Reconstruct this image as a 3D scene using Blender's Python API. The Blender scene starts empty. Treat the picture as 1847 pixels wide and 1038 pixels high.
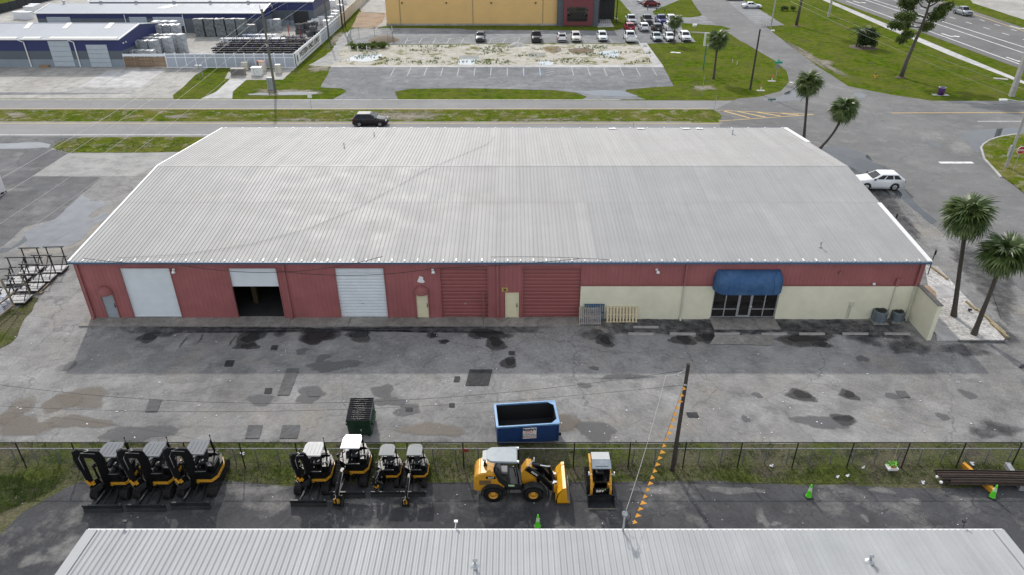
import bpy, bmesh, math, random
from math import sin, cos, pi, radians, sqrt, atan2
from mathutils import Vector, Matrix, noise as mnoise

rnd = random.Random(7)
SC = bpy.context.scene
COL = SC.collection

# ------------------------------------------------------------------ camera
FOCAL = 1285.0            # in photograph pixels (1847 wide)
TILT = radians(30.0)
CAM = Vector((0.0, -44.9, 28.6))
cam_data = bpy.data.cameras.new('camera')
cam_data.sensor_width = 36.0
cam_data.lens = FOCAL / 1847.0 * 36.0
cam_data.clip_start = 0.5
cam_data.clip_end = 3000.0
cam = bpy.data.objects.new('camera', cam_data)
cam.location = CAM
cam.rotation_euler = (pi / 2 - TILT, 0, 0)
COL.objects.link(cam)
SC.camera = cam

# ------------------------------------------------------------------ sky, sun, exposure
SUN_EL = radians(36.0)
SUN_AZ = radians(-16.0)      # measured from +Y towards +X: the sun stands behind the warehouse, a little left
world = bpy.data.worlds.new('World')
SC.world = world
world.use_nodes = True
wn = world.node_tree.nodes
wl = world.node_tree.links
wn.clear()
sky = wn.new('ShaderNodeTexSky')
sky.sky_type = 'NISHITA'
sky.sun_disc = False
sky.sun_elevation = SUN_EL
sky.sun_rotation = SUN_AZ
sky.air_density = 1.0
sky.dust_density = 1.2
sky.ozone_density = 1.0
# thin bright cloud veil over most of the sky, as the soft shade and pale puddles of the photograph show
wtc = wn.new('ShaderNodeTexCoord')
wno = wn.new('ShaderNodeTexNoise')
wno.inputs['Scale'].default_value = 2.2
wno.inputs['Detail'].default_value = 6.0
wno.inputs['Roughness'].default_value = 0.55
wl.new(wtc.outputs['Generated'], wno.inputs['Vector'])
wra = wn.new('ShaderNodeValToRGB')
wra.color_ramp.elements[0].position = 0.34; wra.color_ramp.elements[0].color = (0.35, 0.35, 0.35, 1)
wra.color_ramp.elements[1].position = 0.56; wra.color_ramp.elements[1].color = (0.95, 0.95, 0.95, 1)
wl.new(wno.outputs[0], wra.inputs[0])
wmx = wn.new('ShaderNodeMix'); wmx.data_type = 'RGBA'
wl.new(wra.outputs[0], wmx.inputs[0]); wl.new(sky.outputs[0], wmx.inputs[6])
wbw = wn.new('ShaderNodeRGBToBW'); wl.new(sky.outputs[0], wbw.inputs[0])
wma = wn.new('ShaderNodeMath'); wma.operation = 'MULTIPLY_ADD'
wma.inputs[1].default_value = 0.35; wma.inputs[2].default_value = 3.7
wl.new(wbw.outputs[0], wma.inputs[0])
wti = wn.new('ShaderNodeVectorMath'); wti.operation = 'SCALE'
wti.inputs[0].default_value = (0.97, 1.0, 1.05)
wl.new(wma.outputs[0], wti.inputs['Scale']); wl.new(wti.outputs[0], wmx.inputs[7])
bg = wn.new('ShaderNodeBackground')
bg.inputs['Strength'].default_value = 0.15
wo = wn.new('ShaderNodeOutputWorld')
wl.new(wmx.outputs[2], bg.inputs[0])
wl.new(bg.outputs[0], wo.inputs[0])
sun_data = bpy.data.lights.new('sun', 'SUN')
sun_data.energy = 2.0
sun_data.angle = radians(1.2)
sun_data.color = (1.0, 0.95, 0.88)
sun = bpy.data.objects.new('sun', sun_data)
sun_dir = Vector((sin(SUN_AZ) * cos(SUN_EL), cos(SUN_AZ) * cos(SUN_EL), sin(SUN_EL)))
sun.rotation_euler = sun_dir.to_track_quat('Z', 'Y').to_euler()
sun.location = (-30, 60, 60)
COL.objects.link(sun)
SC.view_settings.view_transform = 'Standard'
SC.view_settings.look = 'None'
SC.view_settings.exposure = 0.55
SC.view_settings.gamma = 1.0
SC.view_settings.use_curve_mapping = False
SC.render.engine = 'CYCLES'
SC.cycles.max_bounces = 5
SC.cycles.diffuse_bounces = 2
SC.cycles.glossy_bounces = 2
SC.cycles.transmission_bounces = 3
SC.cycles.transparent_max_bounces = 10
SC.cycles.caustics_reflective = False
SC.cycles.caustics_refractive = False

# ------------------------------------------------------------------ survey: where a sight line meets a level or a wall
ST, CT = sin(TILT), cos(TILT)
def ray(px, py):
    u = px - 923.5; v = py - 519.0
    return Vector((u, FOCAL * CT - v * ST, -FOCAL * ST - v * CT))
def G(px, py, z=0.0):
    d = ray(px, py); t = (z - CAM.z) / d.z
    return Vector((CAM.x + d.x * t, CAM.y + d.y * t, z))
def V(px, py, Y):
    d = ray(px, py); t = (Y - CAM.y) / d.y
    return Vector((CAM.x + d.x * t, Y, CAM.z + d.z * t))
def hgt(px, py, ptop):
    """height of an upright standing at ground pixel (px, py) whose top shows at row ptop"""
    g = G(px, py)
    return V(px, ptop, g.y).z

# ------------------------------------------------------------------ materials
MATS = {}
def base_mat(name):
    m = bpy.data.materials.new(name)
    m.use_nodes = True
    nt = m.node_tree
    b = nt.nodes.get('Principled BSDF')
    return m, nt, nt.nodes, nt.links, b
def N(nodes, kind, **kw):
    n = nodes.new(kind)
    for k, v in kw.items():
        setattr(n, k, v)
    return n
def noise_node(nodes, links, vec, scale, detail=3.0, rough=0.55):
    n = nodes.new('ShaderNodeTexNoise')
    n.inputs['Scale'].default_value = scale
    n.inputs['Detail'].default_value = detail
    n.inputs['Roughness'].default_value = rough
    links.new(vec, n.inputs['Vector'])
    return n
def ramp(nodes, links, fac, stops, interp='LINEAR'):
    r = nodes.new('ShaderNodeValToRGB')
    r.color_ramp.interpolation = interp
    while len(r.color_ramp.elements) > 1:
        r.color_ramp.elements.remove(r.color_ramp.elements[-1])
    first = True
    for p, c in stops:
        c = c if isinstance(c, (tuple, list)) else (c, c, c)
        if first:
            e = r.color_ramp.elements[0]; e.position = p; first = False
        else:
            e = r.color_ramp.elements.new(p)
        e.color = (c[0], c[1], c[2], 1)
    links.new(fac, r.inputs[0])
    return r
def mix(nodes, links, fac, a, b, mode='MIX'):
    m = nodes.new('ShaderNodeMix')
    m.data_type = 'RGBA'; m.blend_type = mode
    for sock, val in ((0, fac), (6, a), (7, b)):
        if hasattr(val, 'is_output'):
            links.new(val, m.inputs[sock])
        elif sock == 0:
            m.inputs[0].default_value = val
        else:
            m.inputs[sock].default_value = (val[0], val[1], val[2], 1)
    return m.outputs[2]
def vary(c, k):
    return tuple(max(0.0, x * k) for x in c)

def pm(name, col, rough=0.55, metal=0.0, var=0.18, scale=2.5, bump=0.0, bscale=30.0, spec=0.5, coat=0.0, emit=None, perobj=0.0, dirt=None, streak=0.0):
    """plain painted / plastic / metal surface with a little uneven wear"""
    if name in MATS: return MATS[name]
    m, nt, nd, lk, b = base_mat(name)
    tc = nd.new('ShaderNodeTexCoord')
    P = tc.outputs['Object']
    if streak:
        geo = nd.new('ShaderNodeNewGeometry'); P = geo.outputs['Position']
    n = noise_node(nd, lk, P, scale, 4.0, 0.6)
    r = ramp(nd, lk, n.outputs[0], [(0.3, vary(col, 1 - var)), (0.7, vary(col, 1 + var))])
    out = r.outputs[0]
    if streak:
        mp = nd.new('ShaderNodeMapping'); mp.inputs['Scale'].default_value = (3.5, 0.09, 0.3)
        lk.new(P, mp.inputs['Vector'])
        ns = noise_node(nd, lk, mp.outputs[0], 1.0, 5.0, 0.6)
        rs = ramp(nd, lk, ns.outputs[0], [(0.34, 1 - streak), (0.56, 1.0), (0.7, 1 + streak * 0.5)])
        out = mix(nd, lk, 1.0, out, rs.outputs[0], 'MULTIPLY')
    if perobj:
        oi = nd.new('ShaderNodeObjectInfo')
        rr = ramp(nd, lk, oi.outputs['Random'], [(0.0, 1 - perobj), (1.0, 1 + perobj)])
        out = mix(nd, lk, 1.0, out, rr.outputs[0], 'MULTIPLY')
    if dirt:
        n2 = noise_node(nd, lk, P, scale * 0.37, 5.0, 0.65)
        r2 = ramp(nd, lk, n2.outputs[0], [(0.48, 0.0), (0.7, 0.75)])
        out = mix(nd, lk, r2.outputs[0], out, dirt)
    lk.new(out, b.inputs['Base Color'])
    rr = ramp(nd, lk, n.outputs[0], [(0.3, max(0.02, rough * 0.85)), (0.7, min(1, rough * 1.15))])
    lk.new(rr.outputs[0], b.inputs['Roughness'])
    b.inputs['Metallic'].default_value = metal
    b.inputs['Specular IOR Level'].default_value = spec
    if coat:
        b.inputs['Coat Weight'].default_value = coat
        b.inputs['Coat Roughness'].default_value = 0.05
    if bump:
        n3 = noise_node(nd, lk, tc.outputs['Object'], bscale, 3.0)
        bp = nd.new('ShaderNodeBump'); bp.inputs['Strength'].default_value = bump; bp.inputs['Distance'].default_value = 0.02
        lk.new(n3.outputs[0], bp.inputs['Height']); lk.new(bp.outputs[0], b.inputs['Normal'])
    if emit:
        b.inputs['Emission Color'].default_value = (*col, 1); b.inputs['Emission Strength'].default_value = emit
    MATS[name] = m
    return m

def paving(name, lo, hi, crack=0.5, crack_scale=0.13, speck=0.12, stain=(0.06, 0.06, 0.06), stain_amt=0.5, big=0.07, rough=0.9, tan=None, streak=0.0, pale=None, pale_amt=0.0, mott=1.0):
    """worn asphalt or concrete: broad tonal patches, blotches, grain and wandering cracks"""
    if name in MATS: return MATS[name]
    m, nt, nd, lk, b = base_mat(name)
    tc = nd.new('ShaderNodeTexCoord'); P = tc.outputs['Object']
    n1 = noise_node(nd, lk, P, big, 6.0, 0.62)
    c = ramp(nd, lk, n1.outputs[0], [(0.38, lo), (0.61, hi)]).outputs[0]
    n2 = noise_node(nd, lk, P, big * 9, 7.0, 0.72)
    r2 = ramp(nd, lk, n2.outputs[0], [(0.32, 1 - 0.32 * mott), (0.5, 1.0), (0.68, 1 + 0.2 * mott)])
    c = mix(nd, lk, 1.0, c, r2.outputs[0], 'MULTIPLY')
    if tan:
        n4 = noise_node(nd, lk, P, big * 3.1, 4.0, 0.6)
        r4 = ramp(nd, lk, n4.outputs[0], [(0.52, 0.0), (0.72, 0.7)])
        c = mix(nd, lk, r4.outputs[0], c, tan)
    if pale:
        n7 = noise_node(nd, lk, P, big * 5.3, 6.0, 0.7)
        r7 = ramp(nd, lk, n7.outputs[0], [(0.52, 0.0), (0.68, pale_amt)])
        c = mix(nd, lk, r7.outputs[0], c, pale)
    if stain_amt:
        n5 = noise_node(nd, lk, P, big * 6.7, 6.0, 0.72)
        r5 = ramp(nd, lk, n5.outputs[0], [(0.56, 0.0), (0.76, stain_amt)])
        c = mix(nd, lk, r5.outputs[0], c, stain)
    if streak:
        mp = nd.new('ShaderNodeMapping'); mp.inputs['Scale'].default_value = (0.04, 1.3, 1)
        lk.new(P, mp.inputs['Vector'])
        n6 = noise_node(nd, lk, mp.outputs[0], 1.0, 4.0, 0.6)
        r6 = ramp(nd, lk, n6.outputs[0], [(0.35, 1 - streak), (0.65, 1 + streak)])
        c = mix(nd, lk, 1.0, c, r6.outputs[0], 'MULTIPLY')
    n3 = noise_node(nd, lk, P, 5.0, 6.0, 0.85)
    r3 = ramp(nd, lk, n3.outputs[0], [(0.36, 1 - speck * 1.4), (0.64, 1 + speck * 1.4)])
    c = mix(nd, lk, 1.0, c, r3.outputs[0], 'MULTIPLY')
    if crack:
        w = noise_node(nd, lk, P, 0.5, 4.0, 0.6)
        wm = nd.new('ShaderNodeMixRGB'); wm.blend_type = 'LINEAR_LIGHT'; wm.inputs[0].default_value = 0.9
        lk.new(P, wm.inputs[1]); lk.new(w.outputs['Color'], wm.inputs[2])
        vo = nd.new('ShaderNodeTexVoronoi'); vo.feature = 'DISTANCE_TO_EDGE'
        vo.inputs['Scale'].default_value = crack_scale
        lk.new(wm.outputs[0], vo.inputs['Vector'])
        rc = ramp(nd, lk, vo.outputs['Distance'], [(0.0, 1.0), (0.0065, 0.0)])
        msk = ramp(nd, lk, n1.outputs[0], [(0.4, 0.0), (0.52, crack)])
        f = mix(nd, lk, 1.0, rc.outputs[0], msk.outputs[0], 'MULTIPLY')
        c = mix(nd, lk, f, c, (0.035, 0.035, 0.037))
    lk.new(c, b.inputs['Base Color'])
    b.inputs['Roughness'].default_value = rough
    b.inputs['Specular IOR Level'].default_value = 0.3
    bp = nd.new('ShaderNodeBump'); bp.inputs['Strength'].default_value = 0.35; bp.inputs['Distance'].default_value = 0.015
    lk.new(n3.outputs[0], bp.inputs['Height']); lk.new(bp.outputs[0], b.inputs['Normal'])
    MATS[name] = m
    return m

def turf(name, a, bcol, dry, dirt, dry_amt=0.6, dirt_amt=0.5, sc=1.0):
    if name in MATS: return MATS[name]
    m, nt, nd, lk, b = base_mat(name)
    tc = nd.new('ShaderNodeTexCoord'); P = tc.outputs['Object']
    n1 = noise_node(nd, lk, P, 0.9 * sc, 6.0, 0.7)
    c = ramp(nd, lk, n1.outputs[0], [(0.38, a), (0.6, bcol)]).outputs[0]
    n2 = noise_node(nd, lk, P, 0.16 * sc, 5.0, 0.65)
    r2 = ramp(nd, lk, n2.outputs[0], [(0.42, 0.0), (0.6, dry_amt)])
    c = mix(nd, lk, r2.outputs[0], c, dry)
    n3 = noise_node(nd, lk, P, 0.42 * sc, 6.0, 0.7)
    r3 = ramp(nd, lk, n3.outputs[0], [(0.52, 0.0), (0.62, dirt_amt)])
    c = mix(nd, lk, r3.outputs[0], c, dirt)
    n4 = noise_node(nd, lk, P, 7.0, 4.0, 0.8)
    r4 = ramp(nd, lk, n4.outputs[0], [(0.34, 0.5), (0.5, 1.0), (0.66, 1.45)])
    c = mix(nd, lk, 1.0, c, r4.outputs[0], 'MULTIPLY')
    lk.new(c, b.inputs['Base Color'])
    b.inputs['Roughness'].default_value = 0.95
    b.inputs['Specular IOR Level'].default_value = 0.0
    bp = nd.new('ShaderNodeBump'); bp.inputs['Strength'].default_value = 0.8; bp.inputs['Distance'].default_value = 0.12
    lk.new(n4.outputs[0], bp.inputs['Height']); lk.new(bp.outputs[0], b.inputs['Normal'])
    MATS[name] = m
    return m

def fade_mat(name, col, strength=0.8, sc=0.6, rough=0.8, lo=0.35, hi=0.62, spec=0.3):
    """grime, damp or sealer lying on paving, ragged towards its rim (the rim weight is the mesh attribute 'rim')"""
    if name in MATS: return MATS[name]
    m, nt, nd, lk, b = base_mat(name)
    tc = nd.new('ShaderNodeTexCoord')
    n1 = noise_node(nd, lk, tc.outputs['Object'], sc, 6.0, 0.7)
    at = nd.new('ShaderNodeAttribute'); at.attribute_name = 'rim'
    ma = N(nd, 'ShaderNodeMath', operation='MULTIPLY_ADD')
    ma.inputs[1].default_value = 0.55
    lk.new(at.outputs['Fac'], ma.inputs[0]); 
    sub = N(nd, 'ShaderNodeMath', operation='SUBTRACT'); sub.inputs[1].default_value = 0.3
    lk.new(n1.outputs[0], sub.inputs[0]); lk.new(sub.outputs[0], ma.inputs[2])
    r = ramp(nd, lk, ma.outputs[0], [(lo, 0.0), (hi, strength)])
    b.inputs['Base Color'].default_value = (*col, 1)
    b.inputs['Roughness'].default_value = rough
    b.inputs['Specular IOR Level'].default_value = spec
    lk.new(r.outputs[0], b.inputs['Alpha'])
    MATS[name] = m
    return m

# ------------------------------------------------------------------ mesh building
class MB:
    def __init__(s): s.v = []; s.f = []; s.mi = []; s.cur = 0; s.sm = []; s.smooth = False
    def add(s, vs, fs):
        o = len(s.v); s.v.extend([tuple(p) for p in vs])
        for f in fs:
            s.f.append([i + o for i in f]); s.mi.append(s.cur); s.sm.append(s.smooth)
        return s
    def box(s, c, d, rz=0.0, rx=0.0, ry=0.0, taper=1.0):
        hx, hy, hz = d[0] / 2, d[1] / 2, d[2] / 2
        M = Matrix.Rotation(rz, 3, 'Z') @ Matrix.Rotation(ry, 3, 'Y') @ Matrix.Rotation(rx, 3, 'X')
        vs = []
        for z in (-1, 1):
            k = taper if z > 0 else 1.0
            for x, y in ((-1, -1), (1, -1), (1, 1), (-1, 1)):
                vs.append(M @ Vector((x * hx * k, y * hy * k, z * hz)) + Vector(c))
        return s.add(vs, [(0, 3, 2, 1), (4, 5, 6, 7), (0, 1, 5, 4), (1, 2, 6, 5), (2, 3, 7, 6), (3, 0, 4, 7)])
    def bar(s, a, b, w, h=None, up=(0, 0, 1)):
        """square bar between two points"""
        h = w if h is None else h
        a = Vector(a); b = Vector(b); d = (b - a)
        if d.length < 1e-6: return s
        d.normalize(); up = Vector(up)
        if abs(d.dot(up)) > 0.98: up = Vector((0, 1, 0)) if abs(d.y) < 0.9 else Vector((1, 0, 0))
        x = d.cross(up).normalized(); y = x.cross(d).normalized()
        vs = []
        for p in (a, b):
            for i, j in ((-1, -1), (1, -1), (1, 1), (-1, 1)):
                vs.append(p + x * (i * w / 2) + y * (j * h / 2))
        return s.add(vs, [(0, 3, 2, 1), (4, 5, 6, 7), (0, 1, 5, 4), (1, 2, 6, 5), (2, 3, 7, 6), (3, 0, 4, 7)])
    def cyl(s, a, b, r0, r1=None, n=10, cap=True):
        r1 = r0 if r1 is None else r1
        a = Vector(a); b = Vector(b); d = (b - a).normalized()
        u = Vector((1, 0, 0)) if abs(d.x) < 0.9 else Vector((0, 1, 0))
        x = d.cross(u).normalized(); y = d.cross(x).normalized()
        vs = [a + (x * cos(2 * pi * i / n) + y * sin(2 * pi * i / n)) * r0 for i in range(n)]
        vs += [b + (x * cos(2 * pi * i / n) + y * sin(2 * pi * i / n)) * r1 for i in range(n)]
        sm = s.smooth; s.smooth = n > 6
        s.add(vs, [(i, i + n, (i + 1) % n + n, (i + 1) % n) for i in range(n)])
        s.smooth = False
        if cap:
            s.add(vs[:n], [tuple(range(n))]); s.add(vs[n:], [tuple(reversed(range(n)))])
        s.smooth = sm
        return s
    def tube(s, pts, r, n=6, taper=None):
        pts = [Vector(p) for p in pts]
        rings = []; o = len(s.v)
        for k, p in enumerate(pts):
            d = (pts[min(k + 1, len(pts) - 1)] - pts[max(k - 1, 0)]).normalized()
            u = Vector((0, 0, 1)) if abs(d.z) < 0.9 else Vector((0, 1, 0))
            x = d.cross(u).normalized(); y = x.cross(d).normalized()
            rr = r if taper is None else r + (taper - r) * k / (len(pts) - 1)
            rings.append([p + (x * cos(2 * pi * i / n) + y * sin(2 * pi * i / n)) * rr for i in range(n)])
        vs = [q for R in rings for q in R]
        fs = []
        for k in range(len(pts) - 1):
            for i in range(n):
                a = k * n + i; b2 = k * n + (i + 1) % n
                fs.append((a, b2, b2 + n, a + n))
        fs.append(tuple(reversed(range(n)))); L = (len(pts) - 1) * n
        fs.append(tuple(range(L, L + n)))
        sm = s.smooth; s.smooth = n > 4
        s.add(vs, fs); s.smooth = sm
        return s
    def prism(s, poly, a, b, axis='X'):
        """polygon (two coords) swept from a to b along an axis"""
        def P(u, v, w):
            return {'X': (w, u, v), 'Y': (u, w, v), 'Z': (u, v, w)}[axis]
        n = len(poly)
        vs = [P(u, v, a) for u, v in poly] + [P(u, v, b) for u, v in poly]
        fs = [tuple(range(n)), tuple(reversed(range(n, 2 * n)))]
        fs += [(i, i + n, (i + 1) % n + n, (i + 1) % n) for i in range(n)]
        return s.add(vs, fs)
    def lathe(s, prof, c=(0, 0, 0), n=14, axis='Z'):
        c = Vector(c); vs = []; m = len(prof)
        for i in range(n):
            a = 2 * pi * i / n
            for r, h in prof:
                p = {'Z': (r * cos(a), r * sin(a), h), 'Y': (r * cos(a), h, r * sin(a)), 'X': (h, r * cos(a), r * sin(a))}[axis]
                vs.append(c + Vector(p))
        fs = []
        for i in range(n):
            j = (i + 1) % n
            for k in range(m - 1):
                fs.append((i * m + k, j * m + k, j * m + k + 1, i * m + k + 1))
        sm = s.smooth; s.smooth = True
        s.add(vs, fs); s.smooth = sm
        return s
    def loft(s, rings, closed=True, caps=True):
        n = len(rings[0]); vs = [p for R in rings for p in R]; fs = []
        for k in range(len(rings) - 1):
            for i in range(n if closed else n - 1):
                a = k * n + i; b = k * n + (i + 1) % n
                fs.append((a, b, b + n, a + n))
        s.add(vs, fs)
        if caps:
            s.add(rings[0], [tuple(reversed(range(n)))]); s.add(rings[-1], [tuple(range(n))])
        return s
    def mesh(s, name, mats):
        me = bpy.data.meshes.new(name)
        me.from_pydata(s.v, [], s.f)
        if not isinstance(mats, (list, tuple)): mats = [mats]
        for m in mats: me.materials.append(m)
        if len(mats) > 1: me.polygons.foreach_set('material_index', s.mi)
        me.polygons.foreach_set('use_smooth', s.sm)
        bm = bmesh.new(); bm.from_mesh(me)
        bmesh.ops.recalc_face_normals(bm, faces=bm.faces)
        bm.to_mesh(me); bm.free()
        me.update()
        return me
    def build(s, name, mats, parent=None, loc=None, rz=0.0, bevel=0.0, seg=1):
        o = bpy.data.objects.new(name, s.mesh(name, mats))
        COL.objects.link(o)
        if parent is not None: o.parent = parent
        if loc is not None: o.location = loc
        if rz: o.rotation_euler = (0, 0, rz)
        if bevel:
            bm = bmesh.new(); bm.from_mesh(o.data)
            es = [e for e in bm.edges if len(e.link_faces) == 2 and e.calc_face_angle(0) > 0.5]
            bmesh.ops.bevel(bm, geom=es, offset=bevel, segments=seg, affect='EDGES', clamp_overlap=True)
            bm.to_mesh(o.data); bm.free()
        return o
def BX(*a, **k): return MB().box(*a, **k)

def tag(o, label=None, cat=None, group=None, kind=None):
    if label: o['label'] = label
    if cat: o['category'] = cat
    if group: o['group'] = group
    if kind: o['kind'] = kind
    return o
def thing(name, label, cat, loc=(0, 0, 0), rz=0.0, group=None):
    o = bpy.data.objects.new(name, None)
    o.empty_display_size = 0.3
    COL.objects.link(o); o.location = loc; o.rotation_euler = (0, 0, rz)
    return tag(o, label, cat, group)
def inst(name, me, parent=None, loc=(0, 0, 0), rot=(0, 0, 0), scl=None):
    o = bpy.data.objects.new(name, me); COL.objects.link(o)
    if parent is not None: o.parent = parent
    o.location = loc; o.rotation_euler = rot
    if scl: o.scale = scl
    return o
def copy_tree(o, parent=None):
    c = o.copy(); COL.objects.link(c); c.parent = parent
    for ch in [x for x in KIDS.get(o.name, [])]: copy_tree(ch, c)
    return c
KIDS = {}
def index_kids(root):
    KIDS[root.name] = list(root.children)
    for c in root.children: index_kids(c)

def refine(pts, step=1.0, jit=0.12, seed=0):
    out = []; n = len(pts)
    r = random.Random(seed)
    for i in range(n):
        a = pts[i]; b = pts[(i + 1) % n]; L = (b - a).length
        k = max(1, int(L / step))
        for j in range(k):
            p = a.lerp(b, j / k)
            if jit and j: 
                q = mnoise.noise_vector(Vector((p.x * 0.7 + seed, p.y * 0.7, 0.3)))
                p = p + Vector((q.x, q.y, 0)) * jit * 1.6
            out.append(p)
    return out
def sheet(name, pts, mat, z, parent=None, kind='structure', step=0, jit=0.0, seed=0, thick=0.0):
    """a paved or planted area lying at height z; pts are ground points"""
    P = [Vector((p[0], p[1], 0)) for p in pts]
    if step: P = refine(P, step, jit, seed)
    n = len(P); m = MB()
    if thick:
        vs = [(p.x, p.y, z) for p in P] + [(p.x, p.y, z - thick) for p in P]
        m.add(vs, [tuple(range(n))] + [(i, (i + 1) % n, (i + 1) % n + n, i + n) for i in range(n)])
    else:
        m.add([(p.x, p.y, z) for p in P], [tuple(range(n))])
    o = m.build(name, mat, parent)
    bm = bmesh.new(); bm.from_mesh(o.data)
    for f in bm.faces:
        if abs(f.normal.z) > 0.5 and f.normal.z < 0: f.normal_flip()
    bm.to_mesh(o.data); bm.free()
    if parent is None: tag(o, kind=kind)
    return o
def rimmed(name, pts, mat, z, parent=None, inner=0.55, step=0.5, jit=0.15, seed=0):
    """a stain: a sheet with a rim weight running from 0 outside to 1 inside"""
    P = refine([Vector((p[0], p[1], 0)) for p in pts], step, jit, seed)
    c = sum(P, Vector()) / len(P); n = len(P)
    vs = [(p.x, p.y, z) for p in P] + [tuple((c.lerp(p, inner)).to_tuple()[:2]) + (z,) for p in P] + [(c.x, c.y, z)]
    fs = [(i, (i + 1) % n, (i + 1) % n + n, i + n) for i in range(n)] + [(i + n, (i + 1) % n + n, 2 * n) for i in range(n)]
    me = bpy.data.meshes.new(name); me.from_pydata(vs, [], fs); me.materials.append(mat)
    at = me.attributes.new('rim', 'FLOAT', 'POINT')
    for i in range(2 * n + 1): at.data[i].value = 0.0 if i < n else (0.8 if i < 2 * n else 1.0)
    o = bpy.data.objects.new(name, me); COL.objects.link(o)
    if parent is not None: o.parent = parent
    else: tag(o, kind='structure')
    return o
def GP(*pp): return [G(x, y) for x, y in pp]
def text_mesh(s, size, mat, name='lettering', parent=None, M=None, ext=0.004, align='CENTER', bold=0.0):
    cu = bpy.data.curves.new(name, 'FONT'); cu.body = s; cu.size = size; cu.extrude = ext
    cu.align_x = align; cu.align_y = 'CENTER'; cu.resolution_u = 2; cu.offset = bold
    t = bpy.data.objects.new(name, cu); COL.objects.link(t)
    dg = bpy.context.evaluated_depsgraph_get()
    me = bpy.data.meshes.new_from_object(t.evaluated_get(dg))
    bpy.data.objects.remove(t)
    me.materials.clear(); me.materials.append(mat)
    o = bpy.data.objects.new(name, me); COL.objects.link(o)
    if parent is not None: o.parent = parent
    if M is not None: o.matrix_local = M
    return o
# ================================================================== THE SETTING: ground, roads, paving
m_lawn = turf('turf_lawn', (0.045, 0.078, 0.008), (0.108, 0.15, 0.014), (0.145, 0.145, 0.035), (0.105, 0.092, 0.05), 0.55, 0.6)
m_scrub = turf('turf_scrub', (0.055, 0.07, 0.02), (0.1, 0.12, 0.03), (0.14, 0.125, 0.085), (0.095, 0.082, 0.066), 0.8, 0.9, 1.6)
m_median = turf('turf_median', (0.055, 0.088, 0.007), (0.12, 0.155, 0.014), (0.17, 0.15, 0.05), (0.27, 0.24, 0.18), 0.65, 0.8, 1.3)
m_mixed = m_median
m_sand = turf('sand_scrub', (0.4, 0.375, 0.325), (0.56, 0.53, 0.47), (0.45, 0.42, 0.35), (0.17, 0.17, 0.06), 0.6, 0.95, 0.75)
m_lot = paving('lot_asphalt', (0.155, 0.153, 0.15), (0.245, 0.24, 0.232), crack=0.45, tan=(0.27, 0.245, 0.21), stain_amt=0.45, speck=0.16, pale=(0.36, 0.355, 0.345), pale_amt=0.45)
m_road = paving('road_asphalt', (0.2, 0.197, 0.195), (0.24, 0.237, 0.234), crack=0.25, stain_amt=0.06, speck=0.05, streak=0.05, mott=0.25)
m_road2 = paving('junction_asphalt', (0.135, 0.134, 0.132), (0.18, 0.178, 0.174), crack=0.35, stain_amt=0.15, speck=0.09, pale=(0.27, 0.265, 0.255), pale_amt=0.45, mott=0.4)
m_dark = paving('dark_asphalt', (0.085, 0.086, 0.09), (0.135, 0.135, 0.138), crack=0.6, stain_amt=0.3, speck=0.14, pale=(0.25, 0.245, 0.235), pale_amt=0.5)
m_yard = paving('yard_asphalt', (0.042, 0.043, 0.046), (0.075, 0.075, 0.078), crack=0.9, crack_scale=0.2, stain_amt=0.3, speck=0.18, pale=(0.24, 0.23, 0.215), pale_amt=0.55)
m_park = paving('car_park_asphalt', (0.16, 0.165, 0.17), (0.24, 0.243, 0.245), crack=0.35, stain=(0.07, 0.075, 0.08), stain_amt=0.55, speck=0.1, pale=(0.36, 0.355, 0.35), pale_amt=0.5)
m_conc = paving('concrete', (0.3, 0.285, 0.26), (0.4, 0.385, 0.355), crack=0.2, stain=(0.2, 0.19, 0.17), stain_amt=0.4, speck=0.08)
m_conc2 = paving('pale_concrete', (0.38, 0.37, 0.36), (0.48, 0.47, 0.46), crack=0.15, stain=(0.3, 0.29, 0.27), stain_amt=0.35, speck=0.07)
m_apron = paving('apron_concrete', (0.2, 0.185, 0.165), (0.29, 0.27, 0.245), crack=0.4, crack_scale=0.3, stain=(0.08, 0.075, 0.07), stain_amt=0.6, speck=0.1, big=0.2)
m_gravel = paving('shell_gravel', (0.36, 0.35, 0.33), (0.5, 0.485, 0.465), crack=0, stain=(0.3, 0.28, 0.25), stain_amt=0.4, speck=0.35, big=0.3)
m_hwy = paving('highway_asphalt', (0.125, 0.122, 0.12), (0.165, 0.162, 0.158), crack=0.1, stain_amt=0.1, speck=0.06, mott=0.4)
m_mulch = paving('mulch', (0.24, 0.165, 0.1), (0.33, 0.235, 0.155), crack=0, stain_amt=0.3, speck=0.3, big=0.3)
m_white_line = pm('white_line_paint', (0.72, 0.72, 0.7), 0.7, var=0.12, scale=3, dirt=(0.3, 0.3, 0.3))
m_worn_line = pm('worn_line_paint', (0.36, 0.36, 0.355), 0.75, var=0.2, scale=3, dirt=(0.25, 0.25, 0.25))
m_yellow_line = pm('yellow_line_paint', (0.62, 0.41, 0.12), 0.7, var=0.12, scale=3, dirt=(0.36, 0.3, 0.2))
m_blue_line = pm('blue_line_paint', (0.2, 0.36, 0.55), 0.7, var=0.2, scale=3, dirt=(0.25, 0.26, 0.28))
def water_mat(name, col, rough=0.03):
    m, nt, nd, lk, b = base_mat(name)
    tc = nd.new('ShaderNodeTexCoord')
    n = noise_node(nd, lk, tc.outputs['Object'], 0.8, 4)
    r = ramp(nd, lk, n.outputs[0], [(0.3, vary(col, 0.8)), (0.7, vary(col, 1.2))])
    lk.new(r.outputs[0], b.inputs['Base Color'])
    b.inputs['Roughness'].default_value = rough
    b.inputs['IOR'].default_value = 1.33
    b.inputs['Specular IOR Level'].default_value = 0.5
    return m
m_water = water_mat('puddle_water', (0.045, 0.052, 0.058))
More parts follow.
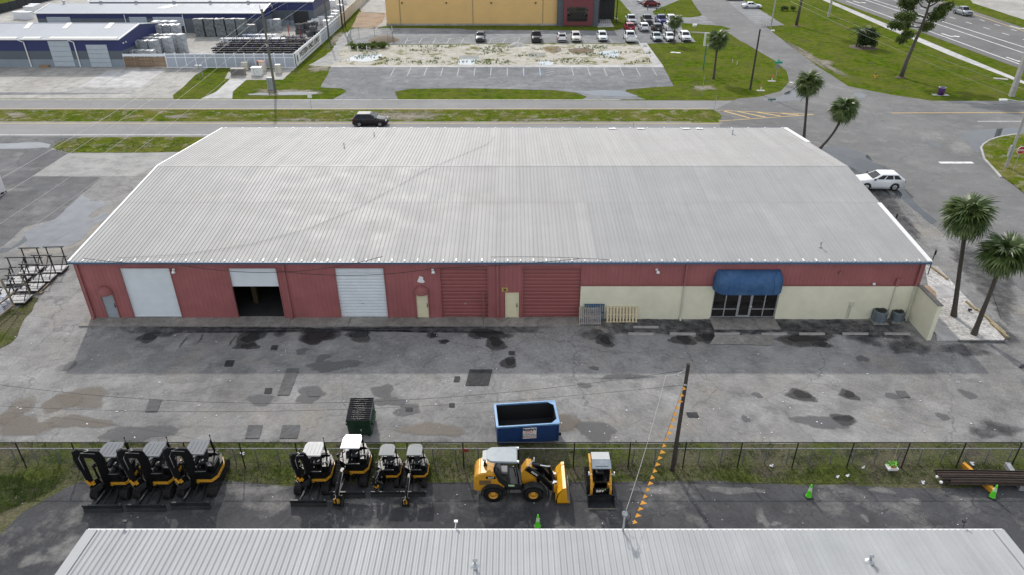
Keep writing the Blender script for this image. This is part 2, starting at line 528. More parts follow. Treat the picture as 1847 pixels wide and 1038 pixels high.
m_glare_water = water_mat('glare_puddle_water', (0.14, 0.145, 0.15))  # paler base colour stands in for sun-side glare on the left puddles
m_silt = water_mat('silty_water', (0.24, 0.205, 0.15), 0.06)
m_milky = water_mat('milky_water', (0.3, 0.33, 0.335), 0.05)

ground = sheet('ground', [(-700, -200), (700, -200), (700, 900), (-700, 900)], m_lawn, 0.0)

# ---- the lot round the warehouse
lot = sheet('parking_lot', [(-110, -13.5), (110, -13.5), (110, 43.4), (-110, 43.4)], m_lot, 0.008, step=2.0, jit=0.1, seed=3)
yard = sheet('equipment_yard', [(-60, -60), (-23.3, -60)] + [G(-60, 1038), G(0, 965), G(40, 925), G(120, 880), G(150, 868), G(300, 862), G(420, 868), G(520, 878), G(700, 872), G(1000, 873), G(1200, 868), G(1290, 868), G(1400, 873), G(1560, 877), G(1640, 881), G(1760, 879), G(1900, 874), G(2100, 874)] + [(60, -60)], m_yard, 0.008, step=1.2, jit=0.14, seed=9)

# ---- left drive
o = sheet('drive', GP((-260, 246.5), (150, 246.5), (106, 258), (92, 270), (122, 277), (57, 319), (184, 320), (146, 352), (100, 396), (44, 410), (8, 443), (-70, 480), (-260, 560)), m_dark, 0.012, step=1.5, jit=0.1)
o = sheet('concrete_pad', GP((122, 278), (326, 275), (247, 318), (186, 318.5), (60, 318)), m_conc, 0.016)
MATS['pad_dull'] = paving('dull_concrete', (0.26, 0.255, 0.245), (0.33, 0.325, 0.31), crack=0.3, stain_amt=0.2)
o.data.materials[0] = MATS['pad_dull']
sheet('grass_verge', GP((94, 267), (106, 257), (150, 248.5), (250, 247.6), (420, 248), (400, 262), (330, 274.5), (250, 276), (190, 275.5), (125, 276)), m_median, 0.03, step=1.2, jit=0.25, seed=2)
sheet('puddle', GP((-60, 259), (30, 258.5), (70, 257), (92, 261), (88, 267), (50, 268.5), (0, 269), (-60, 270)), m_glare_water, 0.018, step=0.8, jit=0.2)
sheet('puddle', GP((147, 352), (155, 357), (165, 360), (162, 364), (176, 363), (188, 364), (191, 371), (178, 377), (165, 384), (160, 391), (164, 395), (176, 390), (186, 382), (192, 383), (198, 391), (188, 398), (170, 406), (160, 416), (154, 428), (130, 443), (98, 449), (60, 449), (46, 440), (38, 428), (44, 420), (60, 412), (100, 395)), m_glare_water, 0.018, step=0.7, jit=0.08)
sheet('puddle', GP((44, 426), (50, 434), (34, 444), (10, 455), (-40, 462), (-40, 452), (20, 447), (36, 436)), m_water, 0.022, step=0.7, jit=0.06)
# drifted silt line round the big puddle
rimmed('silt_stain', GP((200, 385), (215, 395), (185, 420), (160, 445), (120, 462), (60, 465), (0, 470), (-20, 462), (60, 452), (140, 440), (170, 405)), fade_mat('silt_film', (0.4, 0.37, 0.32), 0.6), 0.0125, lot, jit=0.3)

# ---- the two carriageways and the junction
south_road = sheet('road', [(-160, 43.3), (120, 43.3), (120, 48.8), (-160, 48.8)], m_road, 0.013)
north_road = sheet('road', [(-160, 55.0), (29, 55.0), (120, 54.0), (120, 59.2), (-160, 60.6)], m_road, 0.013)
junction = sheet('road_junction', GP((1288, 199), (1303, 209), (1296, 221), (1300, 232), (1440, 250), (1500, 262), (1570, 300), (1640, 370), (1760, 470), (1900, 560), (2200, 560), (2200, 186), (1847, 186), (1800, 188), (1700, 185), (1610, 172), (1530, 156), (1480, 124), (1440, 95), (1395, 60), (1310, -14), (1236, -14), (1266, 27), (1335, 74), (1398, 110), (1418, 128), (1423, 148), (1408, 165), (1370, 175), (1330, 178.5)), m_road2, 0.017, step=3.0, jit=0.15)
median = sheet('median', [(-160, 48.75), (26.5, 48.75), (28.5, 49.5), (29.3, 51.8), (28.6, 54.2), (27, 55.05), (-160, 55.05)], m_median, 0.006)
for i_, q_ in enumerate((((640, 202), (770, 200), (830, 206), (800, 217), (700, 219), (620, 214)), ((0, 203), (40, 201), (60, 210), (20, 216)), ((280, 208), (330, 206), (360, 213), (300, 216)), ((480, 214), (560, 212), (600, 218), (500, 219)), ((900, 214), (1000, 213), (1080, 218), (920, 219)))):
    rimmed('bare_patch', GP(*q_), fade_mat('bare_soil_film', (0.27, 0.24, 0.19), 0.85, 0.9, 0.95, lo=0.35, hi=0.75), 0.010 + i_ * 0.0003, median, jit=0.4, step=0.8, seed=i_ + 500)
for i_, q_ in enumerate((((1396, 62), (1440, 82), (1500, 118), (1560, 150), (1540, 152), (1470, 118), (1410, 78)), ((1470, 105), (1500, 108), (1510, 118), (1480, 120)), ((560, 118), (600, 116), (600, 128), (560, 132), (545, 126)), ((440, 160), (580, 160), (600, 172), (450, 176)), ((1240, 155), (1290, 152), (1300, 162), (1250, 165)), ((600, 60), (622, 52), (632, 60), (600, 86), (585, 98)))):
    rimmed('bare_patch', GP(*q_), fade_mat('bare_soil_film', (0.27, 0.24, 0.19), 0.85, 0.9, 0.95, lo=0.35, hi=0.75), 0.005 + i_ * 0.0003, ground, jit=0.4, step=0.8, seed=i_ + 600)
def line(parent, a, b, w, mat=m_white_line, z=0.026, name='lane_line'):
    a = Vector((a[0], a[1], 0)); b = Vector((b[0], b[1], 0)); d = (b - a).normalized(); q = Vector((-d.y, d.x, 0)) * w / 2
    return sheet(name, [a - q, b - q, b + q, a + q], mat, z, parent)
def pline(parent, p, q, w, mat=m_white_line, z=0.026, name='lane_line'):
    return line(parent, G(*p), G(*q), w, mat, z, name)
line(south_road, (-160, 43.55), (-22, 43.55), 0.16)
line(south_road, (-160, 48.45), (28, 48.45), 0.16, m_yellow_line)
line(south_road, (-160, 49.0), (24, 49.0), 0.35, MATS['pad_dull'])
line(north_road, (-160, 55.35), (28, 55.3), 0.16, m_yellow_line)
line(north_road, (-160, 60.15), (16, 60.0), 0.16)
# hatched nose of the median, yellow
pline(junction, (1290, 199.5), (1470, 207), 0.16, m_yellow_line)
pline(junction, (1296, 219), (1470, 207), 0.16, m_yellow_line)
for a, b in (((1306, 201), (1352, 213.5)), ((1330, 201.5), (1380, 212)), ((1365, 203), (1408, 210)), ((1405, 204.5), (1440, 208.5))):
    pline(junction, a, b, 0.3, m_yellow_line)
pline(junction, (1608, 204.5), (2000, 203), 0.22, m_yellow_line)
pline(junction, (1763, 219.5), (2000, 219.5), 0.16)
pline(junction, (1694, 294), (1755, 294), 0.6, name='stop_line')
pline(junction, (1424, 149), (1446, 149.5), 0.5, name='stop_line')
sheet('puddle', GP((1731, 250), (1742, 240), (1760, 236), (1790, 233), (1847, 231), (1920, 231), (1920, 245), (1847, 243), (1815, 246), (1790, 252), (1772, 262), (1768, 275), (1760, 276), (1750, 266), (1746, 256)), m_water, 0.0225, step=0.9, jit=0.12)
sheet('puddle', GP((1477, 268), (1500, 262), (1520, 265), (1545, 272), (1565, 280), (1575, 293), (1598, 306), (1625, 338), (1650, 365), (1690, 400), (1680, 405), (1640, 372), (1600, 350), (1560, 320), (1540, 305), (1500, 284)), m_water, 0.0225, step=0.9, jit=0.15)
sheet('puddle', GP((1665, 249), (1680, 256), (1696, 262), (1697, 268), (1685, 264), (1672, 256)), m_water, 0.0225, step=0.5, jit=0.08)
sheet('puddle', GP((1372, 181), (1400, 178), (1420, 166), (1432, 160), (1452, 165), (1462, 172), (1450, 180), (1420, 183), (1395, 184)), m_water, 0.0225, step=0.9, jit=0.15)
sheet('puddle', GP((1538, 170), (1552, 168), (1562, 172), (1560, 178), (1548, 178)), m_water, 0.0225, step=0.9, jit=0.1)

for i_, q_ in enumerate((((1700, 262), (1735, 245), (1765, 272), (1755, 285), (1720, 285)), ((1480, 255), (1530, 255), (1600, 295), (1680, 395), (1720, 430), (1690, 440), (1620, 360), (1560, 300)), ((1560, 330), (1640, 400), (1700, 470), (1660, 470), (1600, 400)), ((1640, 235), (1700, 235), (1720, 255), (1660, 260)), ((1430, 120), (1500, 152), (1600, 180), (1590, 184), (1480, 160)), ((1640, 186), (1847, 190), (1900, 195), (1640, 192)))):
    rimmed('worn_patch', GP(*q_), fade_mat('pale_wear', (0.33, 0.325, 0.31), 0.6, 0.8, 0.9, lo=0.25, hi=0.75), 0.0205 + i_ * 0.0002, junction, jit=0.3, step=0.8, seed=i_ + 400)
# kerbed island on the right with the stop sign
isl = [G(1769, 268), G(1773, 262), G(1785, 254), G(1800, 249), G(1822, 245), G(1850, 242), G(1900, 240), G(2100, 240), G(2100, 480), G(1900, 400), G(1847, 350), G(1830, 336), G(1805, 318), G(1788, 302), G(1775, 288)]
island = sheet('grass_island', isl, m_median, 0.13, thick=0.13)
kerb_pts = [G(1840, 243), G(1822, 245), G(1800, 249), G(1785, 254), G(1773, 262), G(1769, 268), G(1775, 288), G(1788, 302), G(1805, 321)]
k = MB()
for a, b in zip(kerb_pts[:-1], kerb_pts[1:]):
    k.bar((a.x, a.y, 0.075), (b.x, b.y, 0.075), 0.2, 0.15)
k.build('kerb', m_conc2, island)

# ---- north-east lawns: the roadside parking, the highway, its footway
sheet('roadside_parking', GP((1292, -14), (1330, -14), (1345, 4), (1374, 20), (1415, 46), (1368, 49.5), (1340, 26)), m_park, 0.021, step=2, jit=0.15)
for k_ in range(7):
    a = (1362 + k_ * 6.5, 22 + k_ * 4.0); pline(junction, (a[0] - 22, a[1] + 1), (a[0], a[1]), 0.12, m_worn_line, 0.027, 'bay_line')
highway = sheet('highway', GP((1508, 2), (1470, -18), (1690, -18), (1700, 2), (1760, 22), (1847, 51), (2000, 100), (2000, 190), (1850, 128)), m_hwy, 0.012)
sheet('highway', GP((1735, -18), (2050, -18), (2050, 92), (1847, 36), (1755, 6)), m_conc, 0.012)
foot = sheet('footway', GP((1478, -2), (1490, -2), (1600, 44), (1724, 96), (1847, 147), (1900, 170), (1900, 186), (1847, 152), (1720, 103), (1600, 52)), m_conc2, 0.016)
line_pairs = [((1526, 2), (1852, 121), m_white_line), ((1560, 0), (1870, 104), m_white_line), ((1575, 0), (1880, 96), m_white_line)]
for a, b, mm in line_pairs: pline(highway, a, b, 0.3, mm, 0.02)
pline(highway, (1694, 5), (1880, 68), 0.25, m_yellow_line, 0.02)
for row in (((1610, 0), (1880, 82)), ((1650, 0), (1885, 72))):
    A = G(*row[0]); B = G(*row[1]); n = 9
    for i in range(n):
        a = A.lerp(B, (i + 0.1) / n); b = A.lerp(B, (i + 0.45) / n)
        line(highway, a, b, 0.25, m_white_line, 0.02)
def arrow(px, py):
    p = G(px, py); d = (G(1880, 96) - G(1575, 0)).normalized(); q = Vector((-d.y, d.x, 0))
    m = MB()
    pts = [p - d * 2 + q * .2, p + d * 1 + q * .2, p + d * 1 + q * 1.1, p + d * .4 + q * 1.1, p + d * 1.3 + q * 2.0, p + d * 2.2 + q * 1.1, p + d * 1.6 + q * 1.1, p + d * 1.6 - q * .2, p - d * 2 - q * .2]
    sheet('turn_arrow', pts, m_white_line, 0.02, highway)
arrow(1708, 64); arrow(1828, 108); arrow(1545, 4); arrow(1832, 50); arrow(1712, 13)

# ---- north car park, sand lot, south car park
car_park = sheet('car_park', GP((640, 62), (668, 52), (700, 51), (1112, 55), (1128, 50), (1150, 38), (1118, 0), (1112, -14), (1232, -14), (1236, -4), (1183, 18), (1177, 21), (1180, 27), (1208, 30), (1248, 32), (1268, 28), (1300, 50), (1290, 62), (1262, 60), (1240, 58), (1255, 76), (1172, 79), (1000, 78), (700, 81), (636, 80)), m_park, 0.010, step=2.5, jit=0.1)
sheet('grass_verge', GP((1180, 20), (1188, 16.5), (1240, -6), (1262, 30), (1240, 32), (1209, 30.5), (1184, 27)), m_lawn, 0.03, step=1.5, jit=0.1)
sheet('grass_verge', GP((1228, 42), (1300, 47), (1318, 52), (1300, 60), (1262, 58), (1232, 57)), m_lawn, 0.03, step=1.5, jit=0.1)
sand = sheet('sand_lot', GP((592, 121), (556, 118), (600, 95), (625, 83), (700, 82), (1000, 79), (1168, 80), (1180, 117.5), (900, 120), (700, 121)), m_sand, 0.014, step=2, jit=0.3)
south_park = sheet('car_park', GP((597, 121.5), (1197, 122), (1215, 156), (1180, 157.5), (1130, 162), (1128, 166), (1142, 172), (1165, 179.8), (1050, 179.8), (1059, 175), (1040, 168), (1000, 163), (840, 159.5), (740, 160.5), (712, 166), (718, 180), (600, 180), (626, 165), (616, 160), (578, 158)), m_park, 0.0105, step=2, jit=0.15)
MATS['dark_park'] = paving('dark_car_park', (0.125, 0.13, 0.137), (0.19, 0.194, 0.2), crack=0.3, stain=(0.08, 0.083, 0.09), stain_amt=0.35, speck=0.1, pale=(0.3, 0.3, 0.3), pale_amt=0.5)
south_park.data.materials[0] = MATS['dark_park']
sheet('kerb_strip', GP((600, 119), (1180, 117), (1197, 119.5), (1197, 122), (596, 121.5)), m_conc2, 0.018)
path = sheet('footway', GP((1152, 78), (1166, 78), (1196, 119), (1180, 118)), m_conc2, 0.020)
for pts in (((622, 110), (640, 100), (682, 97), (690, 99), (680, 108), (660, 112)), ((828, 101), (864, 100), (862, 110), (850, 118), (828, 117)), ((945, 99), (960, 95), (985, 97), (978, 103), (955, 104)), ((970, 113), (985, 110), (1000, 113), (996, 118), (972, 118)), ((1076, 96), (1090, 92), (1114, 91), (1117, 99), (1112, 104), (1090, 102))):
    sheet('puddle', GP(*pts), m_milky, 0.020, step=0.8, jit=0.3)
for pts in (((978, 86), (995, 84), (1012, 86), (1014, 93), (1000, 97), (985, 93)), ((1022, 89), (1050, 87), (1074, 89), (1068, 96), (1040, 98), (1026, 94))):
    sheet('puddle', GP(*pts), m_silt, 0.020, step=0.8, jit=0.3)
sheet('puddle', GP((1030, 164), (1060, 165), (1080, 163), (1122, 164), (1140, 170), (1152, 174), (1120, 175), (1075, 173), (1050, 168)), m_water, 0.0185, step=1.0, jit=0.2)
sheet('puddle', GP((446, 170), (470, 168), (486, 169), (487, 172), (450, 172)), m_water, 0.02, step=0.8, jit=0.1)
sheet('puddle', GP((502, 167), (540, 166), (576, 167), (570, 170), (540, 172), (503, 172)), m_water, 0.02, step=0.8, jit=0.2)
# bay lines
for i in range(13):
    x = 705 + i * 25.2
    if i < 11: pline(car_park, (x, 79), (x + 6, 69), 0.13, m_worn_line, 0.022, 'bay_line')
for x in (1005, 1030, 1054, 1078, 1102, 1126, 1150, 1180, 1203, 1228): pline(car_park, (x - 2, 70), (x + 4, 78), 0.13, m_worn_line, 0.022, 'bay_line')
for i in range(22):
    x = 712 + i * 29.0
    if 975 < x < 1010 or x > 1195: continue
    mm = m_blue_line if (x > 930 and x < 990) else m_worn_line
    pline(south_park, (x + (923 - x) * 0.0, 122.8), (x - (923 - x) * 0.035, 137), 0.13, mm, 0.0225, 'bay_line')
for i in range(4):
    pline(south_park, (985, 136 - i * 4.0), (1001, 132 - i * 3.4), 0.13, m_worn_line, 0.0225, 'bay_line')
# mulch bed and concrete beside the ochre building
sheet('mulch_bed', GP((648, 22), (696, 25), (690, 40), (676, 52), (634, 50)), m_mulch, 0.016, step=1.5, jit=0.15)
sheet('footway', GP((640, 2), (660, -14), (700, -14), (697, 47), (676, 51), (694, 24), (652, 22)), m_conc, 0.012)
sheet('footway', GP((1078, 29), (1114, 33), (1108, 49), (1078, 50)), m_conc2, 0.020)
sheet('grass_verge', GP((840, 48.5), (1078, 51), (1108, 50), (1100, 34), (1110, 33), (1128, 50), (1108, 56), (840, 54)), m_lawn, 0.022, step=1.5, jit=0.15)
sheet('dirt_track', GP((556, 118), (590, 100), (600, 88), (618, 62), (640, 52), (680, 50), (690, 60), (640, 72), (622, 84), (610, 100), (620, 108), (590, 119)), MATS['pad_dull'], 0.016, step=1.2, jit=0.4)

# ---- west: fence yard slab, concrete apron, small path
sheet('yard_slab', GP((-300, 121), (230, 121.5), (532, 121.5), (616, 48), (668, -16), (-300, -16)), m_conc, 0.010)
apron = sheet('concrete_apron', GP((-300, 121), (380, 121), (352, 136), (330, 158), (312, 172), (313, 178.6), (-300, 178.6)), m_conc, 0.014)
sheet('slab_panel', GP((196, 127), (300, 125), (254, 158), (142, 157.5)), m_conc2, 0.018, apron)
sheet('gravel_strip', GP((120, 158.5), (250, 159.5), (240, 169), (120, 167)), MATS['pad_dull'], 0.018, apron)
sheet('damp_gutter', GP((-300, 165.5), (60, 167.5), (180, 168), (246, 169), (180, 170.5), (60, 171.5), (-300, 172.5)), MATS['dark_park'], 0.022, apron, step=2, jit=0.15)
for x0 in (-60, 30, 110, 190, 275): 
    pline(apron, (x0 + 40, 124), (x0 - 20, 165), 0.07, MATS['dark_park'], 0.023, 'joint')
sheet('footway', GP((362, 178.5), (390, 166), (415, 143), (446, 143), (420, 166), (419, 178.5)), m_conc2, 0.016)
sheet('utility_pad', GP((412, 130), (535, 121.5), (510, 144), (440, 145), (405, 142)), m_conc, 0.014, step=1, jit=0.1)
# lane and turf far left
sheet('lane', GP((-60, 34), (60, 10), (110, -8), (160, -16), (-60, -16)), m_road, 0.016)
sheet('grass_verge', GP((-60, 12), (20, 6), (52, -4), (40, -16), (-60, -16)), m_lawn, 0.02)

# ---- strip of weeds along the fences
strip = sheet('weed_strip', [(-80, -45), (80, -45), (80, -12.9), (-80, -12.9)], m_scrub, 0.004)
sheet('weed_strip', GP((-40, 560), (30, 558), (62, 535), (70, 540), (45, 575), (20, 620), (-40, 650)), m_scrub, 0.014, step=0.8, jit=0.3)
# shell gravel court at the right end of the building
court = sheet('gravel_bed', GP((1690, 616), (1668, 480), (1690, 481), (1812, 612), (1808, 616)), m_gravel, 0.05, thick=0.05)
sheet('slab', GP((1684, 516), (1716, 516), (1738, 535), (1690, 540)), m_conc2, 0.06, court)
sheet('slab', GP((1664, 516), (1676, 517), (1695, 536), (1688, 539)), m_mulch, 0.056, court)
sheet('slab', GP((1680, 595), (1686, 577), (1728, 615.5), (1699, 616)), m_conc2, 0.06, court)
m_kerbwood = pm('weathered_timber', (0.3, 0.24, 0.14), 0.85, var=0.35, scale=4)
for a, b in (((1680, 484), (1709, 506)), ((1742, 546), (1760, 561)), ((1762, 560), (1812, 604)), ((1786, 585), (1817, 611))):
    A = G(*a); B = G(*b)
    MB().bar((A.x, A.y, 0.09), (B.x, B.y, 0.09), 0.16, 0.17).build('edging_timber', m_kerbwood, court)
A = G(1729, 617); B = G(1811, 617.5); MB().bar((A.x, A.y, 0.06), (B.x, B.y, 0.06), 0.15, 0.14).build('edging_timber', m_dark, court)

# ---- marks on the lot: patches, damp, oil, sealed squares
def blob(px, py, rx, ry, seed, k=14, wob=0.35):
    r = random.Random(seed); out = []
    c = G(px, py); sx = (G(px + 1, py) - c).length; sy = (G(px, py - 1) - c).length
    ph = [r.uniform(0, 6.28) for _ in range(4)]
    for i in range(k):
        a = 2 * pi * i / k
        w = 1 + wob * (0.5 * sin(2 * a + ph[0]) + 0.4 * sin(3 * a + ph[1]) + 0.3 * sin(5 * a + ph[2]))
        out.append(c + Vector((cos(a) * rx * sx * w, sin(a) * ry * sy * w, 0)))
    return out
m_damp = fade_mat('damp_film', (0.06, 0.058, 0.055), 0.72, 1.1, 0.55, lo=0.12, hi=0.42, spec=0.3)
m_oil = fade_mat('oil_film', (0.025, 0.025, 0.025), 0.9, 0.8, 0.55, lo=0.12, hi=0.5, spec=0.3)
m_soot = fade_mat('mildew_film', (0.04, 0.041, 0.044), 0.75, 1.1, 0.85, lo=0.4, hi=0.86)
m_brown = fade_mat('brown_damp_film', (0.15, 0.125, 0.1), 0.65, 0.9, 0.6, lo=0.12, hi=0.45, spec=0.3)
m_patch = fade_mat('patch_film', (0.13, 0.13, 0.132), 0.6, 1.3, 0.85, lo=0.1, hi=0.4)
m_palefilm = fade_mat('pale_film', (0.4, 0.39, 0.37), 0.6, 1.6, 0.9, lo=0.42, hi=0.98)
m_seal = paving('sealed_patch', (0.03, 0.031, 0.032), (0.05, 0.051, 0.053), crack=0, stain_amt=0, speck=0.25)
m_seal2 = paving('grey_patch', (0.09, 0.09, 0.09), (0.125, 0.125, 0.125), crack=0.4, stain_amt=0, speck=0.2)
zz = [0.0135]
def nz():
    zz[0] += 0.0003
    return zz[0]
for i, (px, py, rx, ry, mm) in enumerate([
    (268, 609, 22, 9, m_damp), (300, 605, 18, 7, m_soot), (452, 610, 26, 16, m_damp), (446, 625, 22, 7, m_damp), (573, 606, 33, 17, m_oil), (648, 605, 25, 13, m_damp),
    (505, 602, 18, 9, m_soot), (779, 606, 10, 6, m_damp), (800, 617, 9, 5, m_damp), (880, 604, 42, 10, m_damp), (893, 619, 20, 15, m_damp), (1078, 606, 40, 16, m_soot), (1090, 616, 16, 12, m_damp),
    (1232, 614, 22, 11, m_damp), (1275, 610, 20, 12, m_damp), (1450, 613, 55, 11, m_damp), (1480, 622, 18, 7, m_damp), (1560, 612, 40, 16, m_soot), (1640, 625, 45, 22, m_soot), (1740, 632, 70, 12, m_soot),
    (1800, 600, 40, 26, m_soot), (918, 655, 14, 13, m_damp), (582, 646, 13, 7, m_patch), (545, 634, 12, 6, m_patch), (690, 706, 24, 11, m_patch), (470, 722, 22, 12, m_patch), (560, 712, 30, 14, m_patch),
    (150, 718, 55, 16, m_brown), (110, 728, 32, 16, m_brown), (140, 762, 70, 10, m_brown), (40, 770, 60, 16, m_brown), (250, 782, 70, 14, m_patch), (30, 740, 22, 26, m_brown),
    (1444, 714, 27, 11, m_damp), (1530, 713, 17, 9, m_damp), (1365, 713, 10, 5, m_patch), (1488, 762, 52, 13, m_patch), (1520, 757, 26, 9, m_damp), (1345, 756, 9, 6, m_patch), (1130, 680, 42, 6, m_patch), (1072, 665, 9, 4, m_patch),
    (1054, 696, 12, 6, m_patch), (1075, 778, 40, 18, m_patch), (1010, 765, 40, 16, m_brown), (780, 776, 60, 14, m_brown), (705, 725, 30, 9, m_patch), (735, 740, 25, 12, m_patch), (1610, 715, 14, 6, m_patch), (1700, 752, 12, 6, m_patch),
    (1790, 775, 60, 20, m_soot), (1745, 712, 14, 8, m_patch), (1555, 648, 11, 6, m_patch), (600, 660, 50, 10, m_patch), (820, 660, 60, 14, m_palefilm), (620, 765, 60, 15, m_palefilm), (330, 700, 60, 12, m_palefilm), (1330, 690, 80, 14, m_palefilm),
    (120, 662, 16, 9, m_patch), (210, 585, 60, 10, m_palefilm), (80, 640, 50, 40, m_palefilm), (380, 760, 80, 20, m_palefilm), (960, 700, 80, 14, m_palefilm), (1190, 750, 60, 16, m_palefilm), (880, 735, 70, 14, m_palefilm)]):
    rimmed('stain', blob(px, py, rx, ry, i), mm, nz(), lot, jit=0.12, step=0.35, seed=i)
    if mm in (m_damp, m_oil): rimmed('stain', blob(px + 2, py - ry * .12, rx * .62, ry * .62, i + 300), m_oil, nz(), lot, jit=0.12, step=0.3, seed=i + 50)
# black mildew band along the apron and the block wall
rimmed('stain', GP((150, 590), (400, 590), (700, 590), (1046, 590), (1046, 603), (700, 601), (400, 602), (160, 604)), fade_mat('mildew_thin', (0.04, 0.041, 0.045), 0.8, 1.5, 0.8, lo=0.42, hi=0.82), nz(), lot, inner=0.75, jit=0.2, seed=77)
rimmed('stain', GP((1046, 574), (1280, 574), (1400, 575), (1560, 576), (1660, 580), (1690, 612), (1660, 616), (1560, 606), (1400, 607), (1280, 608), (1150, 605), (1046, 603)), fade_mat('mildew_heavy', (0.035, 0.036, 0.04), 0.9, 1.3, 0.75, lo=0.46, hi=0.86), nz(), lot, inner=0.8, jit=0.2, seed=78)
rimmed('stain', GP((1540, 295), (1600, 340), (1650, 400), (1690, 450), (1640, 470), (1600, 400), (1560, 350)), m_soot, nz(), lot, inner=0.6, jit=0.3, seed=80)
rimmed('stain', GP((1690, 430), (1760, 430), (1830, 470), (1860, 560), (1830, 620), (1780, 560), (1720, 490)), m_soot, nz(), lot, inner=0.6, jit=0.4, seed=81)
for i, (px, py) in enumerate(((360, 612), (420, 614), (330, 618))):
    rimmed('stain', GP((px + 8, py - 14), (px + 13, py - 14), (px - 6, py + 14), (px - 11, py + 14)), m_soot, nz(), lot, step=0.4, seed=90 + i)
def quad(px, py, w, h, sk, mm):
    return sheet('patch', GP((px - w / 2 + sk, py - h / 2), (px + w / 2 + sk, py - h / 2), (px + w / 2 - sk, py + h / 2), (px - w / 2 - sk, py + h / 2)), mm, nz() + 0.004, lot, step=0.25, jit=0.02)
for px, py, w, h, sk, mm in ((414, 656.5, 15, 11, 2, m_seal), (495, 628, 12, 8, 1.5, m_seal), (484, 706, 13, 10, 1, m_seal), (738, 740, 13, 7, 0, m_seal), (824, 685, 10, 10, 1, m_seal), (815, 732, 10, 7, 0, m_seal), (864, 682, 41, 29, 4, m_seal), (923, 638, 11, 7, 0, m_seal), (1249, 749.5, 20, 9, -2, m_seal),
    (1136, 680, 16, 5, 0, m_seal2), (565, 712, 20, 9, -2, m_seal2), (458, 780, 26, 24, 3, m_seal2), (523, 780, 32, 24, 3, m_seal2), (277, 733, 22, 22, 4, m_seal2), (520, 690, 22, 48, 9, m_seal2), (1844, 662, 10, 6, 2, m_seal), (1628, 712, 18, 12, -5, m_seal2)):
    quad(px, py, w, h, sk, mm)
# pale trench line and joints
for p, q, w, mm in (((1672, 638), (1790, 800), 0.55, MATS['pad_dull']), ((155, 600), (20, 760), 0.9, MATS['pad_dull']), ((1690, 430), (1560, 300), 0.5, MATS['pad_dull'])):
    a = G(*p); b = G(*q); d = (b - a).normalized(); s_ = Vector((-d.y, d.x, 0)) * w
    rimmed('seam', [a - s_, b - s_, b + s_, a + s_], m_palefilm, nz(), lot, step=0.5, jit=0.15)
sheet('slab', GP((1290, 606), (1394, 606), (1394, 624), (1280, 622)), m_apron, nz() + 0.004, lot, step=0.5, jit=0.06)
# pale scrapes on the equipment yard
for i, (px, py, rx, ry) in enumerate(((130, 990, 60, 30), (60, 1010, 30, 18), (250, 880, 60, 14), (470, 885, 60, 12), (1320, 885, 70, 10), (1375, 935, 12, 26), (1400, 945, 14, 5), (1590, 885, 30, 8), (1645, 905, 20, 10), (1560, 935, 8, 10), (650, 905, 60, 10), (1180, 885, 60, 9))):
    rimmed('stain', blob(px, py, rx, ry, 200 + i), m_palefilm, 0.0125 + i * 0.0002, yard, jit=0.12, step=0.5)
# ================================================================== THE RED WAREHOUSE
m_red = pm('red_steel', (0.33, 0.112, 0.112), 0.5, var=0.1, scale=0.8, perobj=0.05, dirt=(0.27, 0.095, 0.094))
m_red2 = pm('red_door_paint', (0.26, 0.078, 0.074), 0.5, var=0.08, scale=0.8)
m_redtrim = pm('red_trim', (0.3, 0.11, 0.108), 0.45, var=0.1, scale=1.5)
m_roof = pm('galvalume_roof', (0.375, 0.368, 0.356), 0.6, spec=0.2, streak=0.09, metal=0.0, var=0.05, scale=0.5, perobj=0.045, dirt=(0.335, 0.326, 0.31))
m_roof_new = pm('grey_roof_newer', (0.345, 0.342, 0.336), 0.6, spec=0.2, streak=0.07, metal=0.0, var=0.06, scale=0.5, perobj=0.03, dirt=(0.315, 0.312, 0.305))
m_cream = pm('cream_block_paint', (0.74, 0.71, 0.54), 0.75, var=0.06, scale=0.9, dirt=(0.64, 0.62, 0.47), bump=0.2)
m_cream_door = pm('cream_door_paint', (0.72, 0.66, 0.45), 0.5, var=0.05)
m_whitedoor = pm('white_door_paint', (0.68, 0.72, 0.75), 0.5, var=0.05, scale=1.0)
m_greydoor = pm('grey_door_paint', (0.3, 0.34, 0.37), 0.5, var=0.06)
m_gutter = pm('blue_gutter', (0.07, 0.12, 0.19), 0.45, var=0.15)
m_white = pm('white_paint', (0.78, 0.78, 0.77), 0.45, var=0.07)
m_black = pm('black_paint', (0.02, 0.02, 0.022), 0.45, var=0.3)
m_alu = pm('mill_aluminium', (0.52, 0.54, 0.56), 0.4, metal=0.6, var=0.1)
m_galv = pm('galvanised', (0.42, 0.44, 0.45), 0.5, metal=0.5, var=0.2, scale=6)
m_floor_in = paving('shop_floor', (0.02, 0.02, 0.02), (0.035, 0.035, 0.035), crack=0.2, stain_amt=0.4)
def glass_mat(name, col, rough=0.04, spec=0.6):
    m, nt, nd, lk, b = base_mat(name)
    tc = nd.new('ShaderNodeTexCoord')
    n = noise_node(nd, lk, tc.outputs['Object'], 1.5, 2)
    r = ramp(nd, lk, n.outputs[0], [(0.3, vary(col, 0.7)), (0.7, vary(col, 1.3))])
    lk.new(r.outputs[0], b.inputs['Base Color'])
    b.inputs['Roughness'].default_value = rough; b.inputs['Specular IOR Level'].default_value = spec
    MATS[name] = m
    return m
m_glass = glass_mat('tinted_glass', (0.018, 0.016, 0.015))
m_awn = pm('blue_awning_fabric', (0.04, 0.095, 0.2), 0.85, var=0.2, scale=2.5, dirt=(0.075, 0.14, 0.25), spec=0.2)
m_paper = pm('notice_paper', (0.62, 0.63, 0.68), 0.8, var=0.1)
m_conduit = pm('conduit_grey', (0.5, 0.5, 0.46), 0.6)

